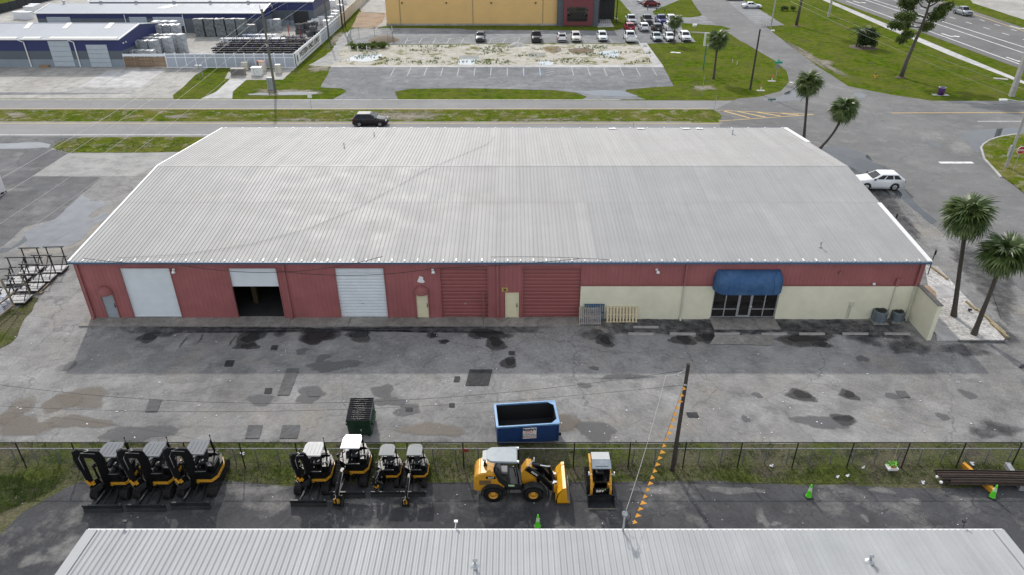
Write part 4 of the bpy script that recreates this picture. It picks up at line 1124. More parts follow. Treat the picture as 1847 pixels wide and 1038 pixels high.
def excavator(name, label, loc, s, pose, swing, can_mat, group, small=False, rz=0.0, glare=False, turn=0.0):
    t = thing(name, label, 'excavator', loc, rz, group)
    S = lambda *a: tuple(x * s for x in a)
    # undercarriage
    tw = 0.40 if not small else 0.36
    tm = track_mesh(2.5, 0.6, tw, 44)
    me = None
    for sx in (-1, 1):
        o = tm.build('track', m_rub, t, S(sx * 0.78, 0.05, 0)) if me is None else inst('track', me, t, S(sx * 0.78, 0.05, 0))
        me = o.data; o.scale = (s, s, s)
        f = MB()
        f.box((0, 0, 0.3), (tw * 0.7, 1.75, 0.26)); 
        for y in (-0.92, 0.92): f.cyl((-tw * .53, y, 0.3), (tw * .53, y, 0.3), 0.22, n=12)
        for y in (-.5, -.15, .2, .55): f.cyl((-tw * .52, y, 0.12), (tw * .52, y, 0.12), 0.09, n=8)
        fo = f.build('track_frame', m_steel, o)
    m = MB(); m.box((0, 0.05, 0.42), (1.2, 1.1, 0.2)); m.cyl((0, 0.05, 0.5), (0, 0.05, 0.72), 0.42, n=16)
    o = m.build('undercarriage', m_steel, t); o.scale = (s,) * 3
    # blade
    m = MB(); bwid = 2.02
    prof = [(-1.86, 0.02), (-1.95, 0.02), (-1.88, 0.22), (-1.93, 0.46), (-1.84, 0.46), (-1.8, 0.22)]
    m.prism(prof, -bwid / 2, bwid / 2, 'X'); m.box((0, -1.885, 0.47), (bwid, 0.09, 0.03))
    o = m.build('blade', m_steel, t); o.scale = (s,) * 3
    m = MB()
    for sx in (-1, 1):
        m.bar((sx * 0.32, -0.4, 0.36), (sx * 0.5, -1.83, 0.24), 0.1, 0.14)
    m.cyl((0, -0.5, 0.5), (0, -1.8, 0.36), 0.05, n=8)
    o = m.build('blade_arm', m_mgrey, t); o.scale = (s,) * 3
    # house
    house = bpy.data.objects.new('house', MB().prism([(-0.32, -0.98), (0.72, -0.98), (0.96, -0.62), (0.97, 0.35), (0.72, 0.86), (0.3, 1.02), (-0.3, 1.02), (-0.74, 0.86), (-0.96, 0.35), (-0.94, -0.3), (-0.5, -0.62)], 0.74, 1.16, 'Z').mesh('house', m_mblk))
    COL.objects.link(house); house.parent = t; house.location = (0.14 * s, 0.22 * s, 0); house.scale = (s * 0.9, s * 0.92, s); house.rotation_euler = (0, 0, turn)
    m = MB()   # yellow skirt: right half of the front and the right flank
    band = [(-0.28, -1.0), (0.74, -1.0), (0.985, -0.62), (0.99, 0.36), (0.73, 0.88)]
    for (a, b) in zip(band[:-1], band[1:]):
        m.bar((a[0], a[1], 0.82), (b[0], b[1], 0.82), 0.05, 0.16)
    m.bar((-0.02, -1.0, 0.71), (-0.24, -1.0, 0.71), 0.05, 0.1)
    m.build('yellow_skirt', m_yel, house)
    m = MB()   # counterweight and side cover, yellow
    m.prism([(0.72, 0.88), (0.3, 1.06), (-0.3, 1.06), (-0.76, 0.88), (-0.99, 0.36), (-0.98, -0.12), (-0.8, -0.12), (-0.8, 0.3), (-0.6, 0.7), (0.6, 0.7)], 0.74, 1.2, 'Z')
    m.build('counterweight', m_mblk, house, bevel=0.05, seg=2)
    m = MB(); m.prism([(-0.7, 0.3), (0.78, 0.3), (0.6, 0.82), (-0.6, 0.82)], 1.16, 1.62, 'Z'); m.build('engine_cover', m_mblk, house, bevel=0.06, seg=2)
    m = MB(); m.box((0.66, -0.2, 1.35), (0.42, 0.95, 0.38)); m.build('side_console', m_mblk, house, bevel=0.05, seg=2)
    m = MB()  # floor, front panel, handrails
    m.box((0.02, -0.55, 1.18), (0.95, 0.8, 0.04)); m.box((0.05, -0.95, 1.3), (0.9, 0.05, 0.3)); 
    m.tube([(-0.35, -0.97, 1.15), (-0.35, -0.97, 1.5), (0.45, -0.97, 1.5), (0.45, -0.97, 1.15)], 0.02, 5)
    m.build('operator_platform', m_mblk, house)
    MB().box((0.05, -0.985, 1.46), (0.7, 0.02, 0.03)).build('front_trim', m_can_g, house)
    m = MB(); m.box((0.05, -0.08, 1.42), (0.5, 0.48, 0.16)); m.box((0.05, 0.18, 1.76), (0.48, 0.14, 0.62), rx=-0.15); m.box((0.05, 0.22, 2.12), (0.26, 0.1, 0.16), rx=-0.15)
    m.build('seat', pm('seat_vinyl', (0.02, 0.02, 0.022), 0.6, var=0.2), house, bevel=0.04)
    for sx in (-0.34, 0.44):
        m = MB(); m.box((sx, -0.15, 1.45), (0.16, 0.5, 0.2)); m.cyl((sx, -0.38, 1.5), (sx, -0.44, 1.78), 0.02, n=6); m.lathe([(0, -.05), (.04, -.03), (.035, .06), (0, .08)], (sx, -0.45, 1.8), 8)
        m.build('joystick_console', m_mgrey, house)
    for lx in (-0.1, 0.2): MB().cyl((lx, -0.72, 1.2), (lx, -0.82, 1.62), 0.018, n=5).build('travel_lever', m_mgrey, house)
    MB().box((0.56, -0.62, 1.72), (0.2, 0.05, 0.16), rz=0.5).build('monitor', m_can_g, house)
    MB().box((0.34, -0.62, 1.98), (0.16, 0.03, 0.05), rz=0.3, ry=-0.5).build('work_light', m_white, house)
    # canopy
    ch = 2.5 if not small else 2.75
    m = MB()
    if not small:
        for (x, y) in ((-0.5, 0.42), (0.5, 0.42)): MB().bar((x, y + 0.25, 1.2), (x, y, ch - 0.04), 0.1).build('canopy_post', m_mblk, house)
        for (x, y) in ((-0.52, -0.72), (0.52, -0.72)): MB().bar((x * 1.05, y - 0.18, 1.16), (x, y, ch - 0.04), 0.055).build('canopy_post', m_mblk, house)
    else:
        for (x, y) in ((-0.5, 0.5), (0.5, 0.5)): MB().tube([(x * 1.1, 0.55, 1.15), (x * 1.1, 0.5, 2.2), (x, 0.3, ch - .03)], 0.04, 6).build('canopy_post', m_mblk, house)
        for q_ in ([(-0.6, -0.6, 1.1), (-0.6, -0.7, ch - .05)], [(0.56, -0.6, 1.16), (0.54, -0.6, ch - .05)]): MB().tube(q_, 0.033, 6).build('canopy_post', m_mblk, house)
    c = MB()
    if not small:
        c.prism([(-0.6, -0.85), (0.6, -0.85), (0.6, 0.1), (0.48, 0.42), (-0.48, 0.42), (-0.6, 0.1)], ch - 0.04, ch + 0.05, 'Z')
    else:
        c.prism([(-0.62, -0.85), (0.62, -0.85), (0.62, 0.1), (0.5, 0.38), (0.25, 0.48), (-0.25, 0.48), (-0.5, 0.38), (-0.62, 0.1)], ch - 0.04, ch + 0.07, 'Z')
    can = c.build('canopy_roof', can_mat, house, bevel=0.03, seg=2)
    m = MB()
    for k in range(4):
        x = -0.36 + 0.24 * k; m.box((x, -0.2, ch + (0.055 if not small else 0.075)), (0.05, 0.85, 0.025))
    m.build('canopy_rib', can_mat, can)
    m = MB(); m.cyl((0.5, 0.5, 1.6), (0.5, 0.5, ch + 0.2), 0.02, n=5); m.box((0.5, 0.5, ch + 0.25), (0.06, 0.05, 0.12)); m.build('beacon', m_black, house)
    for sx in (-1, 1):
        m = MB(); m.bar((sx * 0.62, -0.7, 1.9), (sx * 0.82, -0.75, 1.95), 0.025); m.box((sx * 0.86, -0.76, 1.9), (0.04, 0.15, 0.24), rz=sx * 0.9); m.build('mirror', m_mgrey, house)
    if glare or not small:
        m = MB(); m.box((-0.42, 0.1, 1.72), (0.28, 0.5, 0.03), ry=-0.35); m.build('fuel_cover', can_mat if glare else m_can_g, house)
    # boom assembly
    P = POSES[pose]; pv = Vector((-0.3, -1.02, 0.72))
    m = MB(); m.box((-0.34, -1.0, 0.62), (0.34, 0.34, 0.5)); m.cyl((-0.34, -1.08, 0.35), (-0.34, -1.08, 0.95), 0.14, n=10); m.build('swing_bracket', m_mblk, house)
    boom = arm_part('boom', thick_path(P['boom'], P['bw']), 0.22, m_mblk, house, pv, swing)
    st = arm_part('stick', thick_path(P['stick'], P['sw']), 0.18, m_mblk, boom, (0, 0, 0), 0)
    b = P['boom']; k = P['stick']
    c = MB()
    c.cyl((0, -0.28, 0.02), (0, -(b[2][0] + 0.42), b[2][1] - 0.12), 0.06, n=8)
    c.build('boom_cylinder', m_mblk, boom)
    c = MB(); c.cyl((0, -b[3][0] - 0.05, b[3][1] + 0.26), (0, -k[0][0] + 0.02, k[0][1] - 0.02), 0.045, n=8); c.build('stick_cylinder', m_mgrey, boom)
    d = (Vector(k[2]) - Vector(k[1])).normalized(); q = Vector((d.y, -d.x)) * -0.22
    A = Vector(k[1]) + q; Bv = Vector(k[2]) + q * 0.8 - d * 0.2
    c = MB(); mid = A.lerp(Bv, 0.55)
    c.cyl((0, -A.x, A.y), (0, -mid.x, mid.y), 0.05, n=8); c.build('bucket_cylinder', m_mgrey, boom)
    c = MB(); c.cyl((0, -mid.x, mid.y), (0, -Bv.x, Bv.y), 0.028, n=8); c.build('cylinder_rod', m_chrome, boom)
    hz = MB(); hz.tube([(0.13, -b[3][0], b[3][1] + 0.1), (0.15, -b[5][0] * 0.9, b[5][1] + 0.12), (0.14, -k[1][0], k[1][1] - 0.1), (0.13, -(k[1][0] + k[2][0]) / 2, (k[1][1] + k[2][1]) / 2)], 0.022, 5)
    hz.build('hose', pm('hose_grey', (0.28, 0.28, 0.28), 0.5), boom)
    hx, hz_, ha = P['bucket']
    bk = MB(); prof = []
    R_ = 0.36
    for i in range(8):
        a = -0.4 + 3.3 * i / 7; prof.append((R_ * cos(a), R_ * sin(a)))
    outer = prof; inner = [(x * 0.88, y * 0.88) for x, y in prof][::-1]
    def rot(p): return (-(hx - 0.14 + cos(ha) * p[0] - sin(ha) * p[1]) , hz_ - 0.1 + sin(ha) * p[0] * -1 - cos(ha) * p[1])
    wB = 0.62
    bk.prism([rot(p) for p in outer + inner], -wB / 2, wB / 2, 'X')
    for sx in (-1, 1):
        bk.prism([rot(p) for p in outer], sx * wB / 2, sx * (wB / 2 - 0.03), 'X')
    bko = bk.build('bucket', m_steel, boom)
    tt = MB(); e = outer[-1]
    for i in range(4):
        p0 = rot(e); p1 = rot((e[0] * 1.0 - 0.02, e[1] - 0.16)); x = -wB / 2 + 0.08 + i * (wB - 0.16) / 3
        tt.bar((x, p0[0], p0[1]), (x, p1[0], p1[1]), 0.06, 0.04)
    tt.build('bucket_teeth', m_bucket_in, bko)
    lk_ = MB()
    p0 = rot((0.05, -0.05)); 
    for sx in (-0.1, 0.1):
        lk_.bar((sx, -hx, hz_ + 0.12), (sx, p0[0], p0[1]), 0.05, 0.16)
        lk_.bar((sx, -Bv.x, Bv.y), (sx, -hx - 0.1, hz_ - 0.02), 0.04, 0.12)
    lk_.build('bucket_link', m_yel, bko)
    mm = (Vector(b[3]) + Vector(b[5])) / 2
    if not small:
        dv = (Vector(b[5]) - Vector(b[3])).normalized()
        an = atan2(dv.y, dv.x)
        M = Matrix.Translation((-0.118, -mm.x, mm.y)) @ Matrix.Rotation(-pi / 2, 4, 'Z') @ Matrix.Rotation(pi / 2, 4, 'X') @ Matrix.Rotation(an, 4, 'Z')
        text_mesh('DEERE', 0.17, m_white, 'lettering', boom, M, 0.003, bold=0.004)
    for o in (boom,): pass
    return t
def exloc(px, py): g = G(px, py); return (g.x, g.y, 0.009)
# blade foot rows in the photograph fix where each machine stands
def place(px, py, s): 
    g = G(px, py); return (g.x, g.y + 1.9 * s, 0.009)
gr = 'compact excavators parked in a row on the equipment yard'
excavator('compact_excavator', 'black and yellow excavator with grey canopy, boom swung out past the end of the row', place(187, 924, 1.0), 1.0, 'high', radians(-50), m_can_g, gr)
excavator('compact_excavator', 'black and yellow excavator with grey canopy, standing between two with grey canopies', place(265, 923, 1.0), 1.0, 'high', radians(-48), m_can_g, gr)
excavator('compact_excavator', 'black and yellow excavator with grey canopy, its flank open to the empty bay', place(345, 919, 1.0), 1.0, 'high', radians(-46), m_can_g, gr)
excavator('compact_excavator', 'excavator with white canopy and arm tucked upright behind its wide blade', place(557, 914, 0.93), 0.93, 'tucked', radians(-42), m_can_w, gr, turn=0.0)
excavator('compact_excavator', 'excavator with glaring white canopy and bucket lowered to the asphalt ahead of its blade', place(627, 899, 0.93), 0.93, 'low', radians(-8), pm('glossy_white_canopy', (0.75, 0.75, 0.74), 0.15, var=0.03), gr, glare=True)
excavator('mini_excavator', 'small excavator with pale ribbed canopy and bucket folded above its blade', place(694, 896, 0.72), 0.72, 'folded', radians(-28), m_can_lg, gr, small=True)
excavator('mini_excavator', 'small excavator with pale ribbed canopy and arm reaching out past its blade', place(744, 896, 0.72), 0.72, 'reach', radians(-6), m_can_lg, gr, small=True)

# ---- wheel loader, facing +X
def wheel(name, parent, c, r, w, rim_mat, tyre_mat=m_rub, axis='Y', lug=0, side=-1):
    t = MB(); t.lathe([(r * 0.5, -w / 2), (r * 0.9, -w / 2), (r, -w * 0.32), (r, w * 0.32), (r * 0.9, w / 2), (r * 0.5, w / 2)], (0, 0, 0), 20, axis)
    if lug:
        for i in range(lug):
            a = 2 * pi * i / lug
            t.box((r * 1.0 * cos(a), 0, r * 1.0 * sin(a)), (0.05, w * 0.95, 0.05), ry=-a)
    o = t.build(name, tyre_mat, parent, c)
    k = MB(); k.lathe([(r * 0.56, side * w * 0.40), (r * 0.56, side * w * 0.5), (r * 0.46, side * w * 0.46), (r * 0.42, side * w * 0.3), (r * 0.26, side * w * 0.32), (r * 0.22, side * w * 0.46), (0, side * w * 0.46)], (0, 0, 0), 18, axis)
    k.lathe([(r * 0.56, -side * w * 0.45), (0, -side * w * 0.3)], (0, 0, 0), 18, axis)
    k.build('rim', rim_mat, o)
    return o
g = G(890, 905); LY = g.y + 0.78
wl_ = thing('wheel_loader', 'yellow compact wheel loader with grey canopy and black lift arms holding a wide yellow bucket', 'loader', (g.x, LY, 0.009))
WB = 2.1
for x in (0, WB):
    for sy_ in (-1, 1):
        wheel('wheel', wl_, (x, sy_ * 0.66, 0.5), 0.5, 0.38, m_yel, lug=22, side=sy_)
m = MB(); m.box((WB / 2, 0, 0.55), (2.3, 0.7, 0.3)); m.cyl((0, -0.5, .5), (0, .5, .5), .14); m.cyl((WB, -0.5, .5), (WB, .5, .5), .14); m.build('chassis', m_mgrey, wl_)
m = MB()   # rounded engine hood
prof = [(-1.05, 0.62), (-1.02, 1.25), (-0.92, 1.62), (-0.7, 1.8), (-0.35, 1.86), (0.12, 1.84), (0.32, 1.25), (0.62, 0.9), (0.62, 0.78), (-0.2, 0.78), (-0.55, 0.5)]
m.prism([(x, z) for x, z in prof], -0.62, 0.62, 'Y'); hood = m.build('engine_hood', m_yel, wl_, bevel=0.09, seg=3)
BX((-0.42, -0.628, 1.2), (0.62, 0.02, 0.32)).build('hood_grille', pm('brown_mesh', (0.16, 0.1, 0.04), 0.7), hood, bevel=0.006)
BX((-0.12, -0.63, 1.55), (0.5, 0.02, 0.16)).build('model_plate', m_mblk, hood)
text_mesh('304 P', 0.13, m_white, 'lettering', hood, Matrix.Translation((-0.12, -0.642, 1.55)) @ Matrix.Rotation(pi / 2, 4, 'X'), 0.003, bold=0.003)
m = MB(); m.prism([(-0.52, 1.84), (-0.3, 1.84), (-0.42, 2.14), (-0.5, 2.1)], -0.1, 0.0, 'Y'); m.build('exhaust', m_mblk, hood)
for x in (0, WB):
    for sy_ in (-1, 1):
        m = MB()
        pth = [(x + 0.66 * cos(a), 0.5 + 0.62 * sin(a)) for a in [pi * k_ / 8 for k_ in range(9)]]
        pth2 = [(x + 0.6 * cos(a), 0.5 + 0.56 * sin(a)) for a in [pi * k_ / 8 for k_ in range(9)]][::-1]
        m.prism(pth + pth2, sy_ * 0.46, sy_ * 0.84, 'Y')
        m.build('mudguard', m_mgrey, wl_)
m = MB(); m.prism([(0.05, 1.9), (0.3, 1.25), (0.66, 0.84), (1.5, 0.8), (1.5, 1.05), (0.85, 1.15), (0.45, 1.5), (0.2, 1.95)], -0.62, 0.62, 'Y'); m.build('cab_side', m_mgrey, wl_)
BX((0.95, -0.635, 1.0), (0.32, 0.02, 0.12)).build('decal', pm('pale_green_decal', (0.45, 0.6, 0.4), 0.6), wl_)
m = MB(); m.box((0.5, 0, 1.5), (0.5, 0.5, 0.16)); m.box((0.28, 0, 1.85), (0.14, 0.48, 0.6), ry=-0.15); m.build('seat', pm('grey_seat', (0.2, 0.2, 0.21), 0.6), wl_, bevel=0.03)
m = MB(); m.cyl((1.2, 0, 1.0), (1.05, 0, 1.75), 0.03); m.lathe([(0.16, -.015), (.2, 0), (.16, .015)], (1.02, 0, 1.8), 14); m.build('steering_wheel', m_mblk, wl_)
for y in (-0.55, 0.55):
    MB().tube([(0.1, y, 1.75), (0.05, y, 2.1), (0.2, y, 2.5)], 0.045, 6).build('canopy_post', m_mblk, wl_)
    MB().tube([(1.35, y, 1.0), (1.3, y * 0.98, 1.5), (1.15, y * .95, 2.5)], 0.045, 6).build('canopy_post', m_mblk, wl_)
m = MB(); m.prism([(-0.35, -0.35), (-0.1, -0.55), (1.25, -0.6), (1.25, 0.6), (-0.1, 0.55), (-0.35, 0.35)], 2.48, 2.6, 'Z'); can = m.build('canopy_roof', pm('pale_blue_grey_canopy', (0.26, 0.3, 0.32), 0.35, var=0.06), wl_, bevel=0.04, seg=2)
m = MB(); m.prism([(-0.55, -0.3), (-0.35, -0.38), (-0.35, 0.38), (-0.55, 0.3)], 2.42, 2.55, 'Z'); m.build('canopy_tail', m_can_w, can)
m = MB()
for y in (-0.5, 0.5): m.box((1.28, y, 2.55), (0.12, 0.1, 0.1))
m.build('work_light', m_white, can)
m = MB(); m.prism([(1.5, 0.75), (1.45, 1.5), (1.75, 2.05), (2.0, 2.0), (2.15, 1.2), (2.3, 0.75)], -0.3, 0.3, 'Y'); m.build('loader_tower', m_yel, wl_, bevel=0.03)
for y in (-0.34, 0.34):
    m = MB(); poly = thick_path([(1.75, 1.95), (2.5, 1.3), (3.05, 0.55), (3.1, 0.4)], [0.3, 0.3, 0.26, 0.2]); m.prism(poly, y - 0.06, y + 0.06, 'Y')
    a_ = m.build('lift_arm', m_mblk, wl_, bevel=0.015)
    if y < 0:
        dv = Vector((0.75, -0.65)); M = Matrix.Translation((2.15, y - 0.066, 1.62)) @ Matrix.Rotation(pi / 2, 4, 'X') @ Matrix.Rotation(atan2(dv.y, dv.x), 4, 'Z')
        text_mesh('DEERE', 0.15, m_white, 'lettering', a_, M, 0.003, bold=0.003)
m = MB(); m.cyl((1.85, 0, 1.95), (2.45, 0, 1.82), 0.07); m.build('tilt_cylinder', m_mgrey, wl_)
m = MB(); m.cyl((2.4, 0, 1.83), (2.95, 0, 1.72), 0.04); m.build('cylinder_rod', m_chrome, wl_)
m = MB(); m.bar((2.9, 0, 1.75), (3.2, 0, 0.8), 0.12, 0.2); m.bar((2.65, -.34, 1.0), (2.65, .34, 1.0), 0.12); m.build('linkage', m_mblk, wl_)
m = MB(); m.bar((1.8, -0.3, 2.0), (2.1, -0.32, 2.5), 0.05); m.box((2.12, -0.32, 2.52), (0.05, 0.14, 0.2)); m.build('head_lamp', m_can_w, wl_)
m = MB(); m.box((3.16, 0, 0.62), (0.1, 0.9, 0.7)); 
for y in (-.3, .3): m.box((3.26, y, 0.8), (0.14, 0.12, 0.3))
m.build('quick_coupler', m_chrome, wl_)
m = MB(); BW = 1.95
op = [(4.02, 0.06), (3.3, 0.04), (3.26, 0.3), (3.36, 0.75), (3.62, 1.12), (3.78, 1.16)]
ip = [(3.76, 1.12), (3.62, 1.06), (3.42, 0.72), (3.33, 0.32), (3.36, 0.1), (4.02, 0.09)]
m.prism(op + ip, -BW / 2, BW / 2, 'Y')
for sy_ in (-1, 1): m.prism([(4.0, 0.07), (3.3, 0.05), (3.27, 0.3), (3.37, 0.75), (3.62, 1.1), (3.76, 1.12), (3.82, 0.5)], sy_ * BW / 2, sy_ * (BW / 2 - 0.03), 'Y')
bk = m.build('bucket', m_yelbk, wl_)
m = MB()
for y in (-.45, -.2, .2, .45): m.box((3.26, y, 0.62), (0.14, 0.06, 0.5))
m.build('bucket_bracket', m_yelbk, bk)
BX((3.98, 0, 0.1), (0.12, BW + 0.02, 0.03)).build('cutting_edge', m_bucket_in, bk)

# ---- compact track loader facing the camera
g = G(1085, 919)
tl = thing('track_loader', 'small yellow and black track loader with white cab top and black bucket', 'loader', (g.x, g.y + 1.55, 0.009))
tm = track_mesh(1.75, 0.62, 0.32, 34); me = None
for sx in (-1, 1):
    o = tm.build('track', m_rub, tl, (sx * 0.52, 0.2, 0)) if me is None else inst('track', me, tl, (sx * 0.52, 0.2, 0)); me = o.data
    MB().box((0, 0, 0.3), (0.36, 1.1, 0.22)).build('track_frame', m_steel, o)
m = MB(); m.prism([(-0.65, 0.35), (-0.65, 0.9), (0.3, 0.95), (0.9, 1.15), (1.05, 0.9), (1.05, 0.35)], -0.36, 0.36, 'X'); m.build('body', m_mblk, tl)
m = MB(); m.prism([(0.35, 0.95), (0.4, 1.5), (0.9, 1.45), (1.08, 1.0)], -0.4, 0.4, 'X'); m.build('engine_hood', m_yel, tl, bevel=0.05, seg=2)
m = MB()
for sx in (-1, 1):
    m.bar((sx * 0.42, -0.55, 0.95), (sx * 0.42, -0.5, 1.95), 0.06); m.bar((sx * 0.42, 0.42, 0.95), (sx * 0.42, 0.4, 2.0), 0.08)
    m.box((sx * 0.43, 0.1, 1.25), (0.03, 0.9, 0.5))
m.box((0, -0.62, 0.86), (0.8, 0.06, 0.3)); m.build('cab_frame', m_mblk, tl)
m = MB(); m.box((0, 0.05, 1.15), (0.46, 0.45, 0.14)); m.box((0, 0.28, 1.45), (0.46, 0.12, 0.6)); m.build('seat', pm('seat_vinyl', (0.02, 0.02, 0.022), 0.6), tl, bevel=0.03)
m = MB(); m.prism([(-0.1, 2.0), (0.5, 2.0), (0.5, 2.08), (-0.1, 2.1)], -0.48, 0.48, 'X'); m.build('cab_roof', m_can_w, tl, bevel=0.02)
m = MB(); m.prism([(-0.62, 1.9), (-0.1, 2.0), (-0.1, 2.1), (-0.66, 1.98)], -0.5, 0.5, 'X'); v_ = m.build('roof_visor', pm('blue_grey_visor', (0.2, 0.24, 0.27), 0.4), tl, bevel=0.02)
MB().box((0, -0.36, 2.06), (0.66, 0.3, 0.02), rx=0.2).build('roof_window', m_clear, v_)
for sx in (-1, 1):
    m = MB(); m.prism(thick_path([(0.95, 1.45), (0.3, 1.45), (-0.6, 1.15), (-0.88, 0.75), (-0.9, 0.35)], [0.2, 0.22, 0.22, 0.2, 0.16]), sx * 0.5 - 0.06, sx * 0.5 + 0.06, 'X'); m.build('lift_arm', m_yel, tl, bevel=0.015)
    m = MB(); m.bar((sx * .5, -0.7, 0.8), (sx * .36, -0.74, 0.8), 0.3, 0.42); m.build('arm_step', m_yel, tl)
m = MB(); m.box((0, -0.93, 0.72), (0.86, 0.06, 0.26)); cb = m.build('arm_crossbar', m_mblk, tl)
text_mesh('asv', 0.33, m_white, 'lettering', cb, Matrix.Translation((-0.06, -0.965, 0.73)) @ Matrix.Rotation(pi / 2, 4, 'X'), 0.003, bold=0.008)
BX((0.2, -0.965, 0.8), (0.06, 0.006, 0.08), ry=0.4).build('logo_mark', pm('lime_mark', (0.35, 0.6, 0.05), 0.6), cb)
for sx in (-1, 1):
    m = MB(); m.bar((sx * 0.5, -0.6, 1.55), (sx * 0.62, -0.62, 1.55), 0.03); m.box((sx * 0.66, -0.62, 1.62), (0.05, 0.12, 0.16)); m.build('mirror', m_white, tl)
m = MB(); bw_ = 1.42
op = [(-1.6, 0.03), (-0.98, 0.03), (-0.95, 0.3), (-1.02, 0.5), (-1.12, 0.54)]; ip = [(-1.1, 0.5), (-1.06, 0.46), (-1.0, 0.28), (-1.02, 0.08), (-1.6, 0.06)]
m.prism(op + ip, -bw_ / 2, bw_ / 2, 'X')
for sx in (-1, 1): m.prism([(-1.58, 0.04), (-1.0, 0.04), (-0.96, 0.3), (-1.02, 0.5), (-1.12, 0.53)], sx * bw_ / 2, sx * (bw_ / 2 - 0.025), 'X')
bk = m.build('bucket', m_steel, tl); BX((0, -1.58, 0.05), (bw_, 0.08, 0.025)).build('cutting_edge', m_bucket_in, bk)

# ---- green refuse container with two black lids
g0 = G(626, 793); g1 = G(670, 795)
dm = thing('dumpster', 'dark green steel dumpster with ridged black plastic lids', 'dumpster', (g0.x + 0.74, g0.y + 0.95, 0.01), radians(1.5))
m_dg = pm('dumpster_green', (0.012, 0.045, 0.025), 0.5, var=0.2, scale=3, dirt=(0.03, 0.05, 0.035))
w, d_, hf, hr = 1.36, 1.75, 1.35, 1.55
m = MB(); t_ = 0.05
vs = [(-w / 2, -d_ / 2 + .2, 0.12), (w / 2, -d_ / 2 + .2, 0.12), (w / 2, d_ / 2, 0.12), (-w / 2, d_ / 2, 0.12), (-w / 2, -d_ / 2, hf), (w / 2, -d_ / 2, hf), (w / 2, d_ / 2, hr), (-w / 2, d_ / 2, hr)]
m.add(vs, [(0, 3, 2, 1), (0, 1, 5, 4), (1, 2, 6, 5), (2, 3, 7, 6), (3, 0, 4, 7)]); m.build('bin_body', m_dg, dm)
m = MB()
for sx in (-1, 1):
    m.box((sx * (w / 2 + 0.06), 0, 0.85), (0.12, 1.2, 0.16)); m.box((sx * w * 0.36, -d_ / 2 + 0.25, 0.07), (0.14, 0.14, 0.14)); m.box((sx * w * 0.36, d_ / 2 - 0.15, 0.07), (0.14, 0.14, 0.14))
m.box((0, -d_ / 2 + 0.01, hf - 0.06), (w + 0.04, 0.08, 0.1)); m.box((0.1, -d_ / 2 + 0.06, 0.75), (0.75, 0.05, 0.09), ry=0.12); m.build('side_pocket', m_dg, dm)
for k_ in range(2):
    y0 = -d_ / 2 - 0.03 + k_ * (d_ + .06) / 2; y1 = y0 + (d_ + .06) / 2 - 0.03
    f = lambda y: hf + (hr - hf) * (y + d_ / 2) / d_ + 0.03
    m = MB(); n_ = 6
    m.add([(-w / 2 - .03, y0, f(y0)), (w / 2 + .03, y0, f(y0)), (w / 2 + .03, y1, f(y1) + .04), (-w / 2 - .03, y1, f(y1) + .04), (-w / 2 - .03, y0, f(y0) - .05), (w / 2 + .03, y0, f(y0) - .05), (w / 2 + .03, y1, f(y1) - .03), (-w / 2 - .03, y1, f(y1) - .03)], [(0, 1, 2, 3), (4, 7, 6, 5), (0, 4, 5, 1), (1, 5, 6, 2), (2, 6, 7, 3), (3, 7, 4, 0)])
    for i in range(n_):
        y = y0 + (i + 0.5) * (y1 - y0) / n_; zc = f(y0) + (f(y1) + .04 - f(y0)) * (i + .5) / n_
        m.tube([(-w / 2, y, zc + .02), (-w / 4, y + .015, zc + .035), (0, y, zc + .03), (w / 4, y + .015, zc + .035), (w / 2, y, zc + .02)], 0.03, 5)
    m.build('lid', pm('black_plastic_lid', (0.02, 0.02, 0.022), 0.28, var=0.2), dm)

# ---- blue roll-off container
c0 = V(891, 740, -10.0)
g0 = G(898, 806); g1 = G(1010, 800)
L_ = 3.75; Wd = 2.05; Hc = 1.42
ctr = (G(897, 807) + G(1007, 800)) / 2
rzc = atan2((G(1007, 800) - G(897, 807)).y, (G(1007, 800) - G(897, 807)).x)
L_ = (G(1007, 800) - G(897, 807)).length
nrm = Vector((-sin(rzc), cos(rzc), 0))
ro = thing('skip_container', 'open blue steel waste container with white sign on its side', 'container', (ctr.x + nrm.x * Wd / 2, ctr.y + nrm.y * Wd / 2, 0.01), rzc)
m_cb = pm('container_blue', (0.012, 0.045, 0.16), 0.45, var=0.15, scale=2, dirt=(0.02, 0.05, 0.14))
m_cbr = pm('container_rim_blue', (0.15, 0.3, 0.5), 0.4, var=0.12, scale=3)
m_cin = pm('container_inside', (0.012, 0.012, 0.013), 0.9)
m = MB(); z0_ = 0.2
for sy_ in (-1, 1): m.box((0, sy_ * (Wd / 2 - .03), (Hc + z0_) / 2), (L_, 0.06, Hc - z0_))
for sx in (-1, 1): m.box((sx * (L_ / 2 - .03), 0, (Hc + z0_) / 2), (0.06, Wd - .12, Hc - z0_))
m.box((0, 0, z0_ + .03), (L_ - .13, Wd - .13, 0.06)); body = m.build('container_body', m_cb, ro)
m = MB()
for sy_ in (-1, 1): m.box((0, sy_ * (Wd / 2 - .034 - 0.03), (Hc + z0_) / 2 + .03), (L_ - .14, 0.006, Hc - z0_ - .1))
for sx in (-1, 1): m.box((sx * (L_ / 2 - .068), 0, (Hc + z0_) / 2 + .03), (0.006, Wd - .15, Hc - z0_ - .1))
m.box((0, 0, z0_ + .07), (L_ - .16, Wd - .16, .01)); m.build('lining', m_cin, body)
m = MB()
for sy_ in (-1, 1): m.box((0, sy_ * (Wd / 2 - .02), Hc + .04), (L_ + .06, 0.09, 0.1))
for sx in (-1, 1): m.box((sx * (L_ / 2 - .02), 0, Hc + .045), (0.13, Wd - .1, 0.09))
